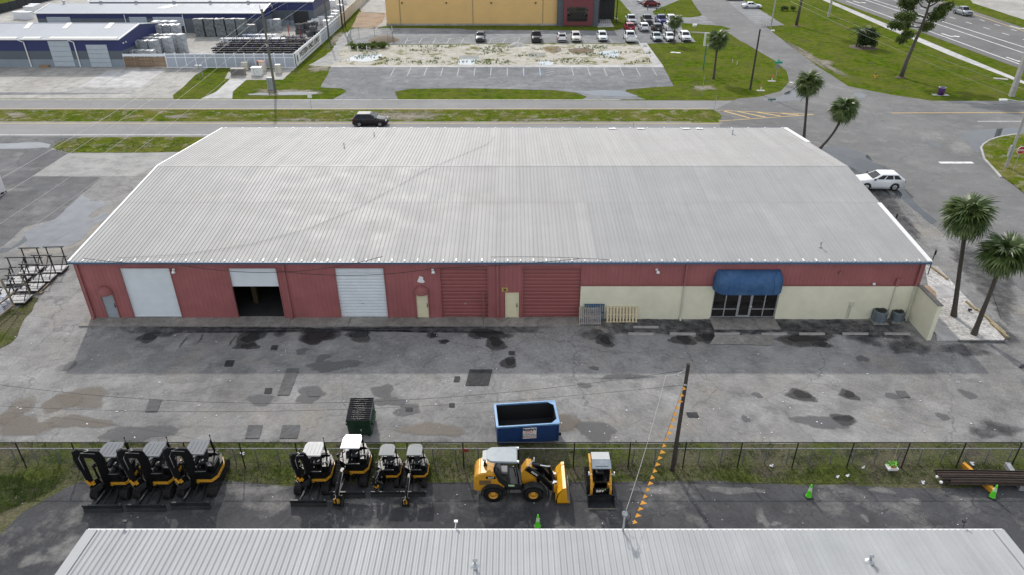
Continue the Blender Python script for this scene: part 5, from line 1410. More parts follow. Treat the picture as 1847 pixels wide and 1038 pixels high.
for sy_ in (-1, 1): m.prism([(L_ / 2 - .06, sy_ * (Wd / 2 - .08)), (L_ / 2 - .42, sy_ * (Wd / 2 - .08)), (L_ / 2 - .06, sy_ * (Wd / 2 - .42))], Hc + .05, Hc + .085, 'Z')
m.build('top_rim', m_cbr, ro)
m = MB()
for x in (-L_ / 2 + .04, -0.35, L_ / 2 - .04): m.box((x, -Wd / 2 - .02, (Hc + z0_) / 2), (0.08, 0.06, Hc - z0_ - .02))
m.build('side_rib', m_cb, body)
m = MB()
for sy_ in (-.55, .55): m.box((0, sy_, 0.11), (L_, 0.16, 0.18))
m.cyl((-L_ / 2 + .2, -.8, .12), (-L_ / 2 + .2, .8, .12), .11); m.box((L_ / 2 + .06, -Wd / 2 + .1, 0.62), (0.2, 0.08, 0.16)); m.build('skid_rail', m_mblk, ro)
sg = BX((0.05, -Wd / 2 - 0.028, 0.92), (0.86, 0.02, 0.78)).build('sign', pm('white_sign', (0.78, 0.78, 0.78), 0.5, var=0.05), ro)
def sgn(txt, size, x, z, mat, b=0.0):
    text_mesh(txt, size, mat, 'lettering', sg, Matrix.Translation((x, -Wd / 2 - 0.04, z)) @ Matrix.Rotation(pi / 2, 4, 'X'), 0.002, bold=b)
m_navy = pm('navy_print', (0.015, 0.02, 0.06), 0.6); m_redp = pm('red_print', (0.6, 0.08, 0.04), 0.6)
sgn("Murphy's", 0.22, 0.05, 1.2, m_navy, 0.012)
m = MB(); m.tube([(-.12, 0, 0), (-.18, 0, .05), (-.1, 0, .1), (.05, 0, .1), (.12, 0, .05)], 0.018, 4); m.tube([(-.16, 0, -.03), (-.05, 0, -.05), (.08, 0, -.02)], .018, 4); m.tube([(.08, 0, .03), (.2, 0, .02), (.28, 0, .05)], .014, 4)
lo = m.build('logo_mark', m_redp, sg, (0.02, -Wd / 2 - 0.042, 0.98))
for z, wd_ in ((0.83, 0.7), (0.72, 0.72), (0.62, 0.7)):
    m = MB(); r_ = random.Random(int(z * 100)); x = -wd_ / 2
    while x < wd_ / 2:
        l_ = r_.uniform(.04, .13); m.box((x + l_ / 2 + .05, -Wd / 2 - 0.041, z), (l_, .004, .035)); x += l_ + .03
    m.build('small_print', m_redp if z < .7 else m_navy, sg)
# ================================================================== FENCES, POLES, WIRES, YARD CLUTTER
m_fblk = pm('black_vinyl_wire', (0.015, 0.015, 0.016), 0.5, var=0.2)
m_fgal = pm('dull_galvanised', (0.2, 0.215, 0.22), 0.55, metal=0.3, var=0.2, scale=4)
m_wood_pole = pm('creosoted_pole', (0.045, 0.036, 0.03), 0.85, var=0.35, scale=1.5, bump=0.4)
m_pole_grey = pm('weathered_pole', (0.11, 0.1, 0.085), 0.85, var=0.3, scale=1.2, bump=0.3)
m_concpole = pm('concrete_pole', (0.36, 0.35, 0.33), 0.85, var=0.15, scale=1.0)
m_wire = pm('aluminium_conductor', (0.55, 0.55, 0.54), 0.5, var=0.05)
def mesh_fabric(A, B, h, sp, r, mat, parent, z0=0.03):
    """woven diamond wire between two ground points, as real wires"""
    A = Vector(A); B = Vector(B); L = (B - A).length; d = (B - A).normalized(); n = Vector((-d.y, d.x, 0))
    vs = []; fs = []
    def seg(p, q, off):
        o = len(vs); t = (q - p).normalized(); side = t.cross(n).normalized()
        for w in (p, q):
            for k in (side * r + n * off, -side * r + n * off, n * (off + r * 1.6)): vs.append(tuple(w + k))
        fs.extend([(o, o + 1, o + 4, o + 3), (o + 1, o + 2, o + 5, o + 4), (o + 2, o, o + 3, o + 5)])
    k = -h
    while k < L:
        for sgn_ in (1, -1):
            # line from (k,0) to (k+h,h) clipped to [0,L]
            a, b = k, k + h
            ta = max(0.0, (0 - a) / h); tb = min(1.0, (L - a) / h)
            if tb <= ta: continue
            za, zb = (ta * h, tb * h) if sgn_ > 0 else (h - ta * h, h - tb * h)
            p = A + d * (a + ta * h) + Vector((0, 0, z0 + za)); q = A + d * (a + tb * h) + Vector((0, 0, z0 + zb))
            seg(p, q, 0.004 * sgn_)
        k += sp
    me = bpy.data.meshes.new('wire_mesh'); me.from_pydata(vs, [], fs); me.materials.append(mat)
    o = bpy.data.objects.new('wire_mesh', me); COL.objects.link(o); o.parent = parent
    return o
# tall black fence
FY = -15.5
XA, XB = -42.0, 42.0
bf = thing('chain_link_fence', 'tall black chain link fence along the weeds behind the machines', 'fence', (0, 0, 0))
pmsh = MB().cyl((0, 0, 0), (0, 0, 1.87), 0.038, n=7).mesh('fence_post', m_fblk)
# post spacing about 3.05 m, the phase read off the right-hand posts
ph = G(1427, 842).x
x = ph - math.floor((ph - XA) / 3.05) * 3.05
while x < XB:
    inst('fence_post', pmsh, bf, (x, FY, 0)); x += 3.05
MB().cyl((XA, FY, 1.87), (XB, FY, 1.87), 0.028, n=6).build('top_rail', m_fblk, bf)
MB().cyl((XA, FY, 0.08), (XB, FY, 0.08), 0.008, n=4).build('tension_wire', m_fblk, bf)
mesh_fabric((XA, FY - 0.03, 0), (XB, FY - 0.03, 0), 1.8, 0.085, 0.0016, m_fblk, bf)
BX((G(841, 842).x, FY - 0.06, 1.35), (0.32, 0.02, 0.22)).build('plate', pm('dark_red_plate', (0.2, 0.02, 0.02), 0.6), bf)
# low galvanised fence just behind it
gf = thing('chain_link_fence', 'low galvanised chain link fence just behind the tall black one', 'fence', (0, 0, 0))
pmsh = MB().cyl((0, 0, 0), (0, 0, 1.14), 0.036, n=7).mesh('fence_post', m_fgal)
GY = FY + 0.32
ph = G(1418, 838).x; x = ph - math.floor((ph - XA) / 1.235) * 1.235
while x < XB:
    o = inst('fence_post', pmsh, gf, (x, GY, 0), (rnd.uniform(-.04, .04), rnd.uniform(-.05, .05), 0)); x += 1.235
MB().cyl((XA, GY, 1.14), (XB, GY, 1.14), 0.022, n=6).build('top_rail', m_galv, gf)
mesh_fabric((XA, GY - 0.04, 0), (XB, GY - 0.04, 0), 1.1, 0.085, 0.0013, m_fgal, gf)

# ---- wooden pole with its wires and pennants
pg = G(1213, 850); UH = 7.3
up = thing('utility_pole', 'dark wooden utility pole rising from the weeds behind the tall black fence', 'utility pole', (pg.x, pg.y + 0.05, 0))
pg = Vector((pg.x, pg.y + 0.05, 0))
MB().cyl((0, 0, -0.1), (0, 0, UH), 0.125, 0.09, n=12).build('pole', m_wood_pole, up)
m = MB(); m.box((0, -0.13, UH - 1.25), (0.22, 0.05, 0.08)); m.cyl((-0.12, 0, UH - 0.35), (-0.24, 0, UH - 0.35), 0.02, n=6); m.build('bracket', m_galv, up)
m_str = pm('white_line', (0.4, 0.4, 0.39), 0.6)
UT = Vector((pg.x, pg.y, 0))
a = UT + Vector((-0.12, 0, UH - 0.4)); b = V(-60, 686, -9.0)
wire(sag(a, b, 2.0, 30), 0.013, m_black, 'upper dark service cable running from the wooden pole over the paved lot', 'service_cable')
a = UT + Vector((-0.1, 0, UH - 1.35)); b = V(-60, 729, -11.5)
wire(sag(a, b, 1.1, 30), 0.01, m_black, 'lower dark service cable running from the wooden pole over the paved lot', 'service_cable')
s0 = UT + Vector((-0.12, 0, UH - 0.4))
# slack coil near the pole head and the pale twisted drop to the mast
m = MB(); m.tube(sag(s0, s0 + Vector((-1.0, -0.2, -0.2)), 0.12, 6), 0.02, 5); m.tube(sag(s0 + Vector((-1.0, -.2, -.2)), MAST, 0.55, 24), 0.011, 5)
o = m.build('service_drop', m_str); tag(o, 'pale twisted service drop between wooden pole and roof mast', 'wire')
pn = thing('pennant_string', 'string of small orange triangular pennants between wooden pole and roof mast', 'pennants', (0, 0, 0))
pa = UT + Vector((-0.1, -0.05, UH - 1.3)); pb = Vector((MAST.x + 0.35, NY + 0.1, NZ + 0.05))
pts = sag(pa, pb, 0.35, 24); MB().tube(pts, 0.008, 4).build('cord', m_black, pn)
m_or = pm('orange_pennant', (0.75, 0.33, 0.03), 0.6, var=0.15)
for i in range(22):
    t_ = (i + 0.6) / 22.5; k_ = t_ * 24; j = min(int(k_), 23); p = pts[j].lerp(pts[j + 1], k_ - j)
    d = (pts[j + 1] - pts[j]).normalized(); m = MB(); tw = rnd.uniform(-.8, .8)
    dn = Vector((0.3 + 0.08 * sin(tw), 0.1 * cos(tw * 2), -0.1)); th = Vector((0.012, 0.008, 0))
    A_, B_, C_ = p - d * 0.13, p + d * 0.13, p + dn * 0.78
    m.add([A_ - th, B_ - th, C_ - th, A_ + th, B_ + th, C_ + th], [(0, 1, 2), (3, 5, 4), (0, 3, 4, 1), (1, 4, 5, 2), (2, 5, 3, 0)]); m.build('pennant', m_or, pn)
m = MB(); m.tube([MAST, MAST + Vector((.25, .1, -.1)), MAST + Vector((.3, .15, -.5)), MAST + Vector((.1, .2, -.8))], 0.018, 5); m.tube([MAST, MAST + Vector((-.2, .1, -.2)), MAST + Vector((-.1, .15, -.6))], 0.018, 5)
m.build('mast_cable', m_black, nb)

# ---- cones
m_cone = pm('lime_plastic', (0.1, 0.62, 0.02), 0.45, var=0.06)
m_refl = pm('reflective_band', (0.55, 0.75, 0.5), 0.3, var=0.05)
def cone(px, py, label, h=0.88):
    g = G(px, py)
    c = thing('traffic_cone', label, 'traffic cone', (g.x, g.y + 0.15, 0.009), rnd.uniform(0, 1), 'lime green cones on the asphalt')
    m = MB(); m.box((0, 0, 0.025), (0.42, 0.42, 0.05)); m.build('base', m_black, c)
    MB().lathe([(0.16, 0.05), (0.135, 0.1), (0.092, 0.45)], (0, 0, 0), 14).build('cone_body', m_cone, c)
    MB().lathe([(0.094, 0.45), (0.062, 0.68)], (0, 0, 0), 14).build('reflective_collar', m_refl, c)
    MB().lathe([(0.063, 0.68), (0.036, h - .02), (0.02, h), (0, h)], (0, 0, 0), 14).build('cone_tip', m_cone, c)
cone(970, 955, 'lime green traffic cone between the wheel loader and the near building roof')
cone(1460, 900, 'lime green traffic cone alone on open asphalt')
cone(1792, 901, 'lime green traffic cone at the end of the orange beam')

# ---- long steel angles bundled on beams at the right
ga = G(1735, 842); gb = G(1792, 892)
bm_ = MB(); bm_.bar((ga.x, ga.y, 0.16), (gb.x, gb.y, 0.16), 0.2, 0.3); o = bm_.build('steel_beam', pm('orange_beam_paint', (0.72, 0.32, 0.03), 0.5, var=0.12)); tag(o, 'orange steel beam lying under the brown steel bundle', 'beam')
ga = G(1814, 842); gb = G(1842, 886)
bm_ = MB(); bm_.bar((ga.x, ga.y, 0.16), (gb.x, gb.y, 0.16), 0.26, 0.3); o = bm_.build('steel_beam', m_galv); tag(o, 'grey steel beam lying under the brown steel bundle', 'beam')
st = thing('steel_bundle', 'bundle of long rusty brown steel sections lying on two beams', 'steel bundle', (0, 0, 0))
m_rust = [pm('rusty_section_%d' % i, c, 0.75, var=0.3, scale=3, perobj=0.2) for i, c in enumerate(((0.075, 0.052, 0.04), (0.055, 0.04, 0.033), (0.1, 0.075, 0.06)))]
x0 = G(1692, 862, 0.4).x
for i in range(11):
    lay = i // 6; j = i % 6
    y = -17.05 + j * 0.17 + lay * 0.08; z = 0.36 + lay * 0.13 + (0.02 if i % 2 else 0)
    xs = x0 + rnd.uniform(-.05, .35) + (0.35 if j == 0 else 0)
    m = MB(); pts = []
    for k_ in range(9):
        t_ = k_ / 8; X = xs + 7.5 * t_; pts.append((X, y - 0.25 * t_ * t_, z - 0.1 * max(0, t_ - .6)))
    for p, q in zip(pts[:-1], pts[1:]):
        m.bar(p, (q[0], q[1], q[2]), 0.15, 0.03); m.bar((p[0], p[1] + .06, p[2] + .05), (q[0], q[1] + .06, q[2] + .05), 0.03, 0.1)
    m.build('steel_section', m_rust[i % 3], st)
for y in (-17.0, -16.6): BX((x0 - .03, y, 0.42), (0.12, 0.12, 0.1)).build('end_tag', m_white, st)
# hanging basket on the fence
hb = V(1604, 848, FY - 0.1)
hk = thing('hanging_basket', 'small white basket with bright green leaves hung on a cord from the fence', 'basket', (hb.x, FY - 0.12, 0))
m = MB(); m.cyl((0.06, 0.05, 1.85), (0.0, -0.05, 0.5), 0.012, n=4); m.build('cord', pm('yellow_cord', (0.5, 0.5, 0.2), 0.7), hk)
m = MB(); m.box((0, -0.1, 0.22), (0.5, 0.34, 0.16), taper=1.2); m.build('basket', m_white, hk)
m = MB(); r_ = random.Random(3)
for i in range(60):
    p = Vector((r_.uniform(-.24, .24), -0.1 + r_.uniform(-.14, .18), 0.34 + r_.uniform(0, .2))); d = Vector((r_.uniform(-1, 1), r_.uniform(-1, 1), r_.uniform(.2, 1))).normalized() * .14; q = d.cross(Vector((0, 0, 1))).normalized() * .05
    m.add([p - q, p + q, p + d], [(0, 1, 2)])
m.build('leaves', pm('lime_leaf', (0.16, 0.5, 0.03), 0.6), hk)
m = MB(); m.box((0.05, -0.14, 0.33), (0.25, 0.14, 0.06)); m.build('red_flower', pm('red_petal', (0.5, 0.08, 0.05), 0.6), hk)
# bits of litter
for i, (px, py) in enumerate(((1510, 862), (1528, 860), (1556, 845), (1664, 872), (1391, 842), (1753, 838), (437, 820), (280, 842), (640, 850))):
    g = G(px, py); m = MB(); m.box((0, 0, 0.03), (rnd.uniform(.12, .3), rnd.uniform(.08, .2), 0.05), rz=rnd.uniform(0, 3), rx=rnd.uniform(-.3, .3)); m.box((.08, .04, 0.07), (.1, .06, .04), rz=1)
    o = m.build('litter', m_paper, None, (g.x, g.y, 0.015)); tag(o, 'crumpled pale scrap of litter lying in the weed strip', 'litter', 'litter in the weeds')

# ---- parking bumpers along the office front
ws = MB(); ws.prism([(-0.1, 0), (0.1, 0), (0.06, 0.13), (-0.06, 0.13)], -0.92, 0.92, 'X'); wsm = ws.mesh('wheel_stop', m_conc)
for i, (px, py) in enumerate(((1156, 604), (1231, 604), (1311, 604), (1396, 604), (1464, 604), (1542, 604), (1618, 604), (1165, 592))):
    g = G(px, py); o = inst('wheel_stop', wsm, None, (g.x, g.y, 0.015), (0, 0, rnd.uniform(-.03, .03)))
    if i == 7: tag(o, 'dark stained concrete wheel stop set back behind the row, near the pallets', 'wheel stop')
    else: tag(o, 'weathered concrete wheel stop in the row along the cream wall', 'wheel stop', 'wheel stops before the office front')
# ---- air conditioners
def ac(px, py, s, label):
    g = G(px, py)
    c = thing('air_conditioner', label, 'air conditioner', (g.x, g.y + 0.45 * s, 0.02), rnd.uniform(-.1, .1))
    m_ac = pm('ac_grey_blue', (0.16, 0.19, 0.21), 0.5, var=0.1)
    BX((0, 0, 0.04), (1.1 * s, 1.1 * s, 0.08)).build('pad', m_apron, c)
    m = MB(); h = 0.95 * s; w_ = 0.92 * s
    P = []
    for k_ in range(20):
        a = 2 * pi * (k_ + .5) / 20; q = 0.62
        P.append((w_ / 2 * math.copysign(abs(cos(a)) ** q, cos(a)), w_ / 2 * math.copysign(abs(sin(a)) ** q, sin(a))))
    m.prism(P, 0.08, h, 'Z'); m.build('casing', m_ac, c)
    m = MB()
    for k_ in range(20):
        x_, y_ = P[k_]; m.box((x_ * 1.01, y_ * 1.01, h / 2 + .06), (0.025, 0.025, h - 0.2))
    for z in (0.25, 0.45, 0.65): m.prism([(x_ * 1.015, y_ * 1.015) for x_, y_ in P], z * s, z * s + .015, 'Z')
    m.build('louvre', pm('ac_dark_louvre', (0.09, 0.11, 0.125), 0.5), c)
    m = MB(); m.lathe([(0.0, h + .002), (0.36 * s, h + .002), (0.37 * s, h + .03), (0.4 * s, h + .03), (0.41 * s, h)], (0, 0, 0), 20); m.build('fan_well', m_black, c)
    m = MB()
    for k_ in range(4): m.bar((0, 0, h + .02), (.34 * s * cos(k_ * pi / 2 + .4), .34 * s * sin(k_ * pi / 2 + .4), h + .015), 0.12 * s, 0.012)
    m.lathe([(0.08, h + .02), (.08, h + .05), (0, h + .05)], (0, 0, 0), 10); m.build('fan', m_mgrey, c)
ac(1588, 586, 1.0, 'larger grey air conditioner against the cream wall'); ac(1620, 584, 0.86, 'smaller grey air conditioner beside the wing wall')
# ---- pallets leaning on the wall
def pallet(name, label, mat, c, w_, h_, lean, nslat, vertical, nrail=3):
    t = thing(name, label, 'pallet', c)
    for i in range(nslat):
        if vertical:
            x_ = -w_ / 2 + (i + .5) * w_ / nslat; m = MB().box((x_, 0, h_ / 2), (w_ / nslat * .55, 0.03, h_))
        else:
            z = (i + .5) * h_ / nslat; m = MB().box((0, 0, z), (w_, 0.03, h_ / nslat * .55))
        o = m.build('slat', mat, t); o.rotation_euler = (lean, 0, 0)
    for i in range(nrail):
        if vertical: m = MB().box((0, 0.06, 0.05 + i * (h_ - .1) / (nrail - 1)), (w_, 0.09, 0.06))
        else: m = MB().box((-w_ / 2 + .05 + i * (w_ - .1) / (nrail - 1), .06, h_ / 2), (.05, .09, h_))
        o = m.build('rail', mat, t); o.rotation_euler = (lean, 0, 0)
    return t
m_pg = pm('grey_pallet_wood', (0.3, 0.27, 0.25), 0.85, var=0.3, scale=5); m_pb = pm('blue_pallet_wood', (0.03, 0.09, 0.18), 0.7, var=0.3, scale=5); m_pn = pm('new_pine', (0.6, 0.5, 0.32), 0.75, var=0.12, scale=4)
g = G(1063, 583)
pallet('pallet', 'grey slatted pallet leaning in front of a blue one', m_pg, (g.x, -1.0, 0.12), 1.65, 1.25, -0.6, 11, True)
pallet('pallet', 'blue pallet against the cream wall behind a grey one', m_pb, (g.x + 0.35, -0.5, 0.12), 1.5, 1.3, -0.22, 9, True)
g = G(1120, 577)
pallet('pallet', 'long pale pine pallet frame leaning against the cream wall', m_pn, (g.x, -0.58, 0.02), 2.35, 1.2, -0.33, 10, True)
# ---- small posts by the gravel court
for px, py, pt, lb in ((1673, 497, 452, 'post sign beside the gravel court at the warehouse corner'), (1607, 424, 386, 'post sign at the gable side of the warehouse beyond the corner')):
    g = G(px, py); h_ = hgt(px, py, pt)
    t = thing('sign_post', 'dark ' + lb, 'sign', (g.x, g.y, 0), 1.35)
    MB().bar((0, 0, 0), (0, 0, h_), 0.06).build('post', m_mgrey, t); BX((0, -0.05, h_ - 0.15), (0.32, 0.03, 0.45)).build('sign_plate', pm('sign_back', (0.12, 0.12, 0.12), 0.6), t)
g = G(1748, 563); m = MB(); m.box((0, 0, 0.15), (0.22, 0.16, 0.16), rx=-.5); m.cyl((0, 0, 0), (0, 0, .12), .04, n=6); o = m.build('flood_light', m_mgrey, None, (g.x, g.y, 0.05)); tag(o, 'small dark floodlight lying on the shell gravel', 'lamp')

# ---- black steel stillages and a rail fence at the left edge
m_rack = pm('black_rack_steel', (0.018, 0.018, 0.02), 0.55, var=0.3)
m_deck = pm('pale_rack_deck', (0.5, 0.49, 0.47), 0.7, var=0.3, scale=3, dirt=(0.2, 0.2, 0.2))
RD = (G(120, 478) - G(38, 535)).normalized(); rza = atan2(RD.y, RD.x) - pi / 2 + 0.15
def rack(px, py, i, left):
    g = G(px, py); h_ = 1.95
    t = thing('steel_rack', 'black goalpost steel rack with pale deck in the %s row of the stack' % ('rear' if left else 'front'), 'rack', (g.x, g.y, 0), 0.05, 'black steel racks left of the warehouse')
    for sx in (-1, 1):
        MB().bar((sx * 0.62, 0.5, 0.0), (sx * 0.62, 0.5, h_), 0.07).build('upright', m_rack, t)
    for z, w_ in ((h_, 1.65), (1.05, 1.6), (0.3, 1.4)): MB().bar((-w_ / 2, 0.5, z), (w_ / 2, 0.5, z), 0.08).build('cross_bar', m_rack, t)
    MB().bar((0.62, 0.5, 1.2), (0.66, -0.6, 0.3), 0.05).build('brace', m_rack, t); MB().bar((-0.62, 0.5, 1.2), (-0.6, -0.6, 0.3), 0.05).build('brace', m_rack, t)
    BX((0.05, -0.25, 0.27), (1.5, 1.2, 0.05)).build('deck', m_deck, t)
    m = MB(); m.box((0.05, -0.25, 0.2), (1.56, 1.26, 0.1)); m.build('deck_frame', m_rack, t)
    for sx in (-.6, .6): BX((sx, -0.5, 0.08), (0.1, 0.5, 0.16)).build('foot', m_rack, t)
for i, (px, py) in enumerate(((104, 488), (83, 504), (61, 521), (38, 542))): rack(px, py, i, False)
for i, (px, py) in enumerate(((60, 490), (36, 508), (10, 530), (-14, 552))): rack(px, py, i, True)
m = MB()
wd = thing('rail_fence', 'broken weathered post and rail fence with bent pipe at the left edge', 'fence', (0, 0, 0))
m_ow = pm('old_timber', (0.2, 0.17, 0.12), 0.9, var=0.3, scale=4)
for px, py, pt in ((34, 569, 504), (58, 536, 494)):
    g = G(px, py); MB().bar((g.x, g.y, 0), (g.x - .25, g.y, hgt(px, py, pt)), 0.1).build('post', m_ow, wd)
for a, b, za, zb in (((-20, 588), (34, 545), .9, .9), ((-20, 600), (30, 560), .5, .5)):
    A_ = G(*a); B_ = G(*b); MB().bar((A_.x, A_.y, za), (B_.x, B_.y, zb), 0.09, 0.12).build('rail', m_ow, wd)
A_ = G(-10, 565); B_ = G(50, 530); MB().tube([(A_.x, A_.y, 1.0), ((A_.x + B_.x) / 2, (A_.y + B_.y) / 2, 1.5), (B_.x - .3, B_.y, 2.0), (B_.x, B_.y + .2, 2.4)], 0.035, 6).build('bent_pipe', m_galv, wd)
g = G(88, 517); A_ = G(95, 508); B_ = G(72, 530); m = MB().bar((A_.x, A_.y, .1), (B_.x, B_.y, .1), .12, .1); m.box((B_.x, B_.y, .08), (.5, .3, .12)); o = m.build('timber_balk', m_ow); tag(o, 'short yellowed timber balk lying beside the steel racks', 'timber')
A_ = G(-10, 560); 
for i, (px, py) in enumerate(((4, 548), (10, 556), (2, 563))):
    g = G(px, py); m = MB(); m.box((0, 0, .3), (.9, .7, .5), rz=i, taper=.8); m.box((.3, .1, .6), (.4, .4, .2), rz=i * 2, rx=.3); o = m.build('scrap_bag', m_paper, None, (g.x, g.y, 0.01)); tag(o, 'crumpled white and blue bag of scrap behind the rail fence', 'bag', 'scrap bags at the left edge')
# white shed corner cut by the left edge
c_ = G(12, 348)
sh = thing('white_shed', 'corner of a white ribbed metal shed on the dark drive', 'shed', (c_.x, c_.y, 0), radians(63))
MB().box((-5, 1.2, 2.2), (10, 2.4, 4.4)).build('wall', m_white, sh)
m = MB()
for i in range(22): m.box((-0.2 - i * .45, -0.02, 2.2), (.06, .05, 4.3))
m.build('wall_ribs', m_white, sh)
MB().box((-5, 1.2, 4.46), (10.2, 2.6, .12)).build('roof', m_galv, sh); BX((-5, 1.2, .1), (10.06, 2.46, .2)).build('plinth', m_mgrey, sh)
# ================================================================== ROAD VEHICLES
m_cglass = glass_mat('car_glass', (0.008, 0.009, 0.011), 0.05, 0.3)
m_plast = pm('black_trim', (0.02, 0.02, 0.021), 0.6, var=0.2)
m_head = pm('headlamp', (0.7, 0.72, 0.74), 0.12, var=0.05)
m_tail = pm('tail_lamp', (0.35, 0.01, 0.01), 0.2, var=0.1)
m_alloy = pm('alloy_rim', (0.4, 0.41, 0.42), 0.35, metal=0.7, var=0.1)
m_plate = pm('number_plate', (0.65, 0.66, 0.66), 0.5, var=0.05)
SPECS = {   # length, width, height, belt, hood, wheel radius, axle inset f/r, cabin x at belt (front, rear) and roof (front, rear)
    'suv': dict(L=4.5, W=1.84, H=1.66, belt=1.12, hood=1.02, r=0.37, f=0.88, b=0.9, cab=(1.05, -2.14, 0.2, -1.65)),
    'suv_sloped': dict(L=4.85, W=1.98, H=1.76, belt=1.24, hood=1.14, r=0.43, f=0.95, b=1.0, cab=(1.05, -2.34, 0.1, -1.7)),
    'sedan': dict(L=4.75, W=1.82, H=1.45, belt=0.95, hood=0.88, r=0.33, f=0.95, b=1.05, cab=(1.05, -1.65, 0.25, -1.0)),
    'pickup': dict(L=5.7, W=2.0, H=1.9, belt=1.2, hood=1.2, r=0.41, f=1.0, b=1.25, cab=(1.3, -0.95, 0.7, -0.75)),
}
BODY = {}
def car_meshes(kind):
    if kind in BODY: return BODY[kind]
    S = SPECS[kind]; L, W, H, belt, hood = S['L'], S['W'], S['H'], S['belt'], S['hood']; h = L / 2; w = W / 2
    fb, rb, ft, rt = S['cab']
    pick = kind == 'pickup'
    deck = belt if kind in ('suv', 'suv_sloped') else (belt if pick else belt - 0.02)
    st = [(h, 0.32, hood - 0.3, 0.80), (h - 0.08, 0.24, hood - 0.14, 0.9), (h - 0.35, 0.22, hood - 0.05, 0.97), (h - 0.9, 0.22, hood, 1.0), (fb, 0.22, belt, 1.0), (0, 0.22, belt + 0.02, 1.0), (rb, 0.22, deck + .02, 1.0), (-h + 0.35, 0.24, deck, 0.98), (-h + 0.08, 0.28, deck - 0.06, 0.92), (-h, 0.36, deck - 0.22, 0.84)]
    if pick: st = [s_ for s_ in st if s_[0] > rb + 0.01] + [(rb + .02, 0.24, belt, 1.0)]
    rings = []
    for x, zb, zt, k in st:
        a = w * k; mid = (zb + zt) / 2
        rings.append([(x, -a * .93, zb), (x, -a, zb + (zt - zb) * .3), (x, -a, zb + (zt - zb) * .72), (x, -a * .93, zt - 0.03), (x, -a * .7, zt + 0.005), (x, 0, zt + .025), (x, a * .7, zt + .005), (x, a * .93, zt - .03), (x, a, zb + (zt - zb) * .72), (x, a, zb + (zt - zb) * .3), (x, a * .93, zb)])
    m = MB(); m.smooth = True; m.loft(rings); m.smooth = False
    if pick:
        bl = rb; zf = 0.75
        for sy in (-1, 1): m.box(((bl - h) / 2, sy * (w - 0.09), (0.45 + belt) / 2), (h + bl - 0.02, 0.16, belt - 0.45))
        m.box((-h + 0.05, 0, (0.5 + belt) / 2), (0.1, W - 0.36, belt - 0.5)); m.box(((bl - h) / 2, 0, zf - .1), (h + bl - .12, W - .36, .2))
    # cabin shell
    def ring(xf, xr, hw, z, ins):
        return [(xf, -hw * .86, z), (xf - ins * .3, -hw, z), (xr + ins * .3, -hw, z), (xr, -hw * .86, z), (xr, hw * .86, z), (xr + ins * .3, hw, z), (xf - ins * .3, hw, z), (xf, hw * .86, z)]
    m.smooth = False
    zt = H - 0.05
    m.loft([ring(fb, rb, w * .95, belt - .04, .3), ring(ft, rt, w * .78, zt, .3), ring(ft - .1, rt + .1, w * .66, H, .3)])
    body = m.mesh('body', [m_plast])
    # glass, slightly proud of the shell
    def lerp(a, b, t): return a + (b - a) * t
    def P(xf, hw, t, side):   # point on the slope plane at height fraction t
        return (lerp(xf[0], xf[1], t), side * lerp(w * .95, w * .78, t) * hw, lerp(belt - .04, zt, t))
    def quadm(name, pts, off):
        q = MB(); n = (Vector(pts[1]) - Vector(pts[0])).cross(Vector(pts[2]) - Vector(pts[0])).normalized()
        c = sum((Vector(p) for p in pts), Vector()) / 4
        if n.dot(c - Vector((0, 0, belt))) < 0: n = -n
        o = [Vector(p) + n * off for p in pts]; i_ = [Vector(p) - n * .01 for p in pts]
        q.add(o + i_, [(0, 1, 2, 3), (0, 4, 5, 1), (1, 5, 6, 2), (2, 6, 7, 3), (3, 7, 4, 0)]); return q.mesh(name, m_cglass)
    G_ = {}
    G_['windscreen'] = [quadm('windscreen', [P((fb, ft), .82, .12, -1), P((fb, ft), .82, .12, 1), P((fb, ft), .80, .93, 1), P((fb, ft), .80, .93, -1)], .012)]
    G_['rear_window'] = [quadm('rear_window', [P((rb, rt), .8, .2 if not pick else .15, -1), P((rb, rt), .8, .2, 1), P((rb, rt), .78, .9, 1), P((rb, rt), .78, .9, -1)], .012)]
    sw = []
    nseg = 2 if kind in ('sedan', 'pickup') else 3
    for sy in (-1, 1):
        for i in range(nseg):
            a0, a1 = i / nseg + .03, (i + 1) / nseg - .015
            if i == 0: a0 = .06
            if i == nseg - 1: a1 = .94
            def Q(a, t): 
                xf = lerp(fb - .12, rb + .12, a); xt = lerp(ft - .1, rt + .1, a); return (lerp(xf, xt, t), sy * lerp(w * .95, w * .78, t), lerp(belt - .04, zt, t))
            sw.append(quadm('side_window', [Q(a0, .14), Q(a1, .14), Q(a1, .9), Q(a0, .9)], .012))
    G_['side_window'] = sw
    BODY[kind] = (body, G_, S)
    return BODY[kind]
RIMC = {}
def wheel_meshes(r, w):
    if r in RIMC: return RIMC[r]
    t = MB(); t.lathe([(r * .6, -w / 2), (r * .92, -w / 2), (r, -w * .3), (r, w * .3), (r * .92, w / 2), (r * .6, w / 2)], (0, 0, 0), 16, 'Y')
    k = MB(); k.lathe([(r * .62, -w * .4), (r * .62, -w * .5), (r * .5, -w * .42), (r * .12, -w * .47), (0, -w * .47)], (0, 0, 0), 14, 'Y')
    for i in range(5):
        a = 2 * pi * i / 5; k.box((r * .33 * cos(a), -w * .46, r * .33 * sin(a)), (r * .5, .02, .06), ry=-a)
    RIMC[r] = (t.mesh('tyre', m_rub), k.mesh('rim', m_alloy)); return RIMC[r]
DET = {}
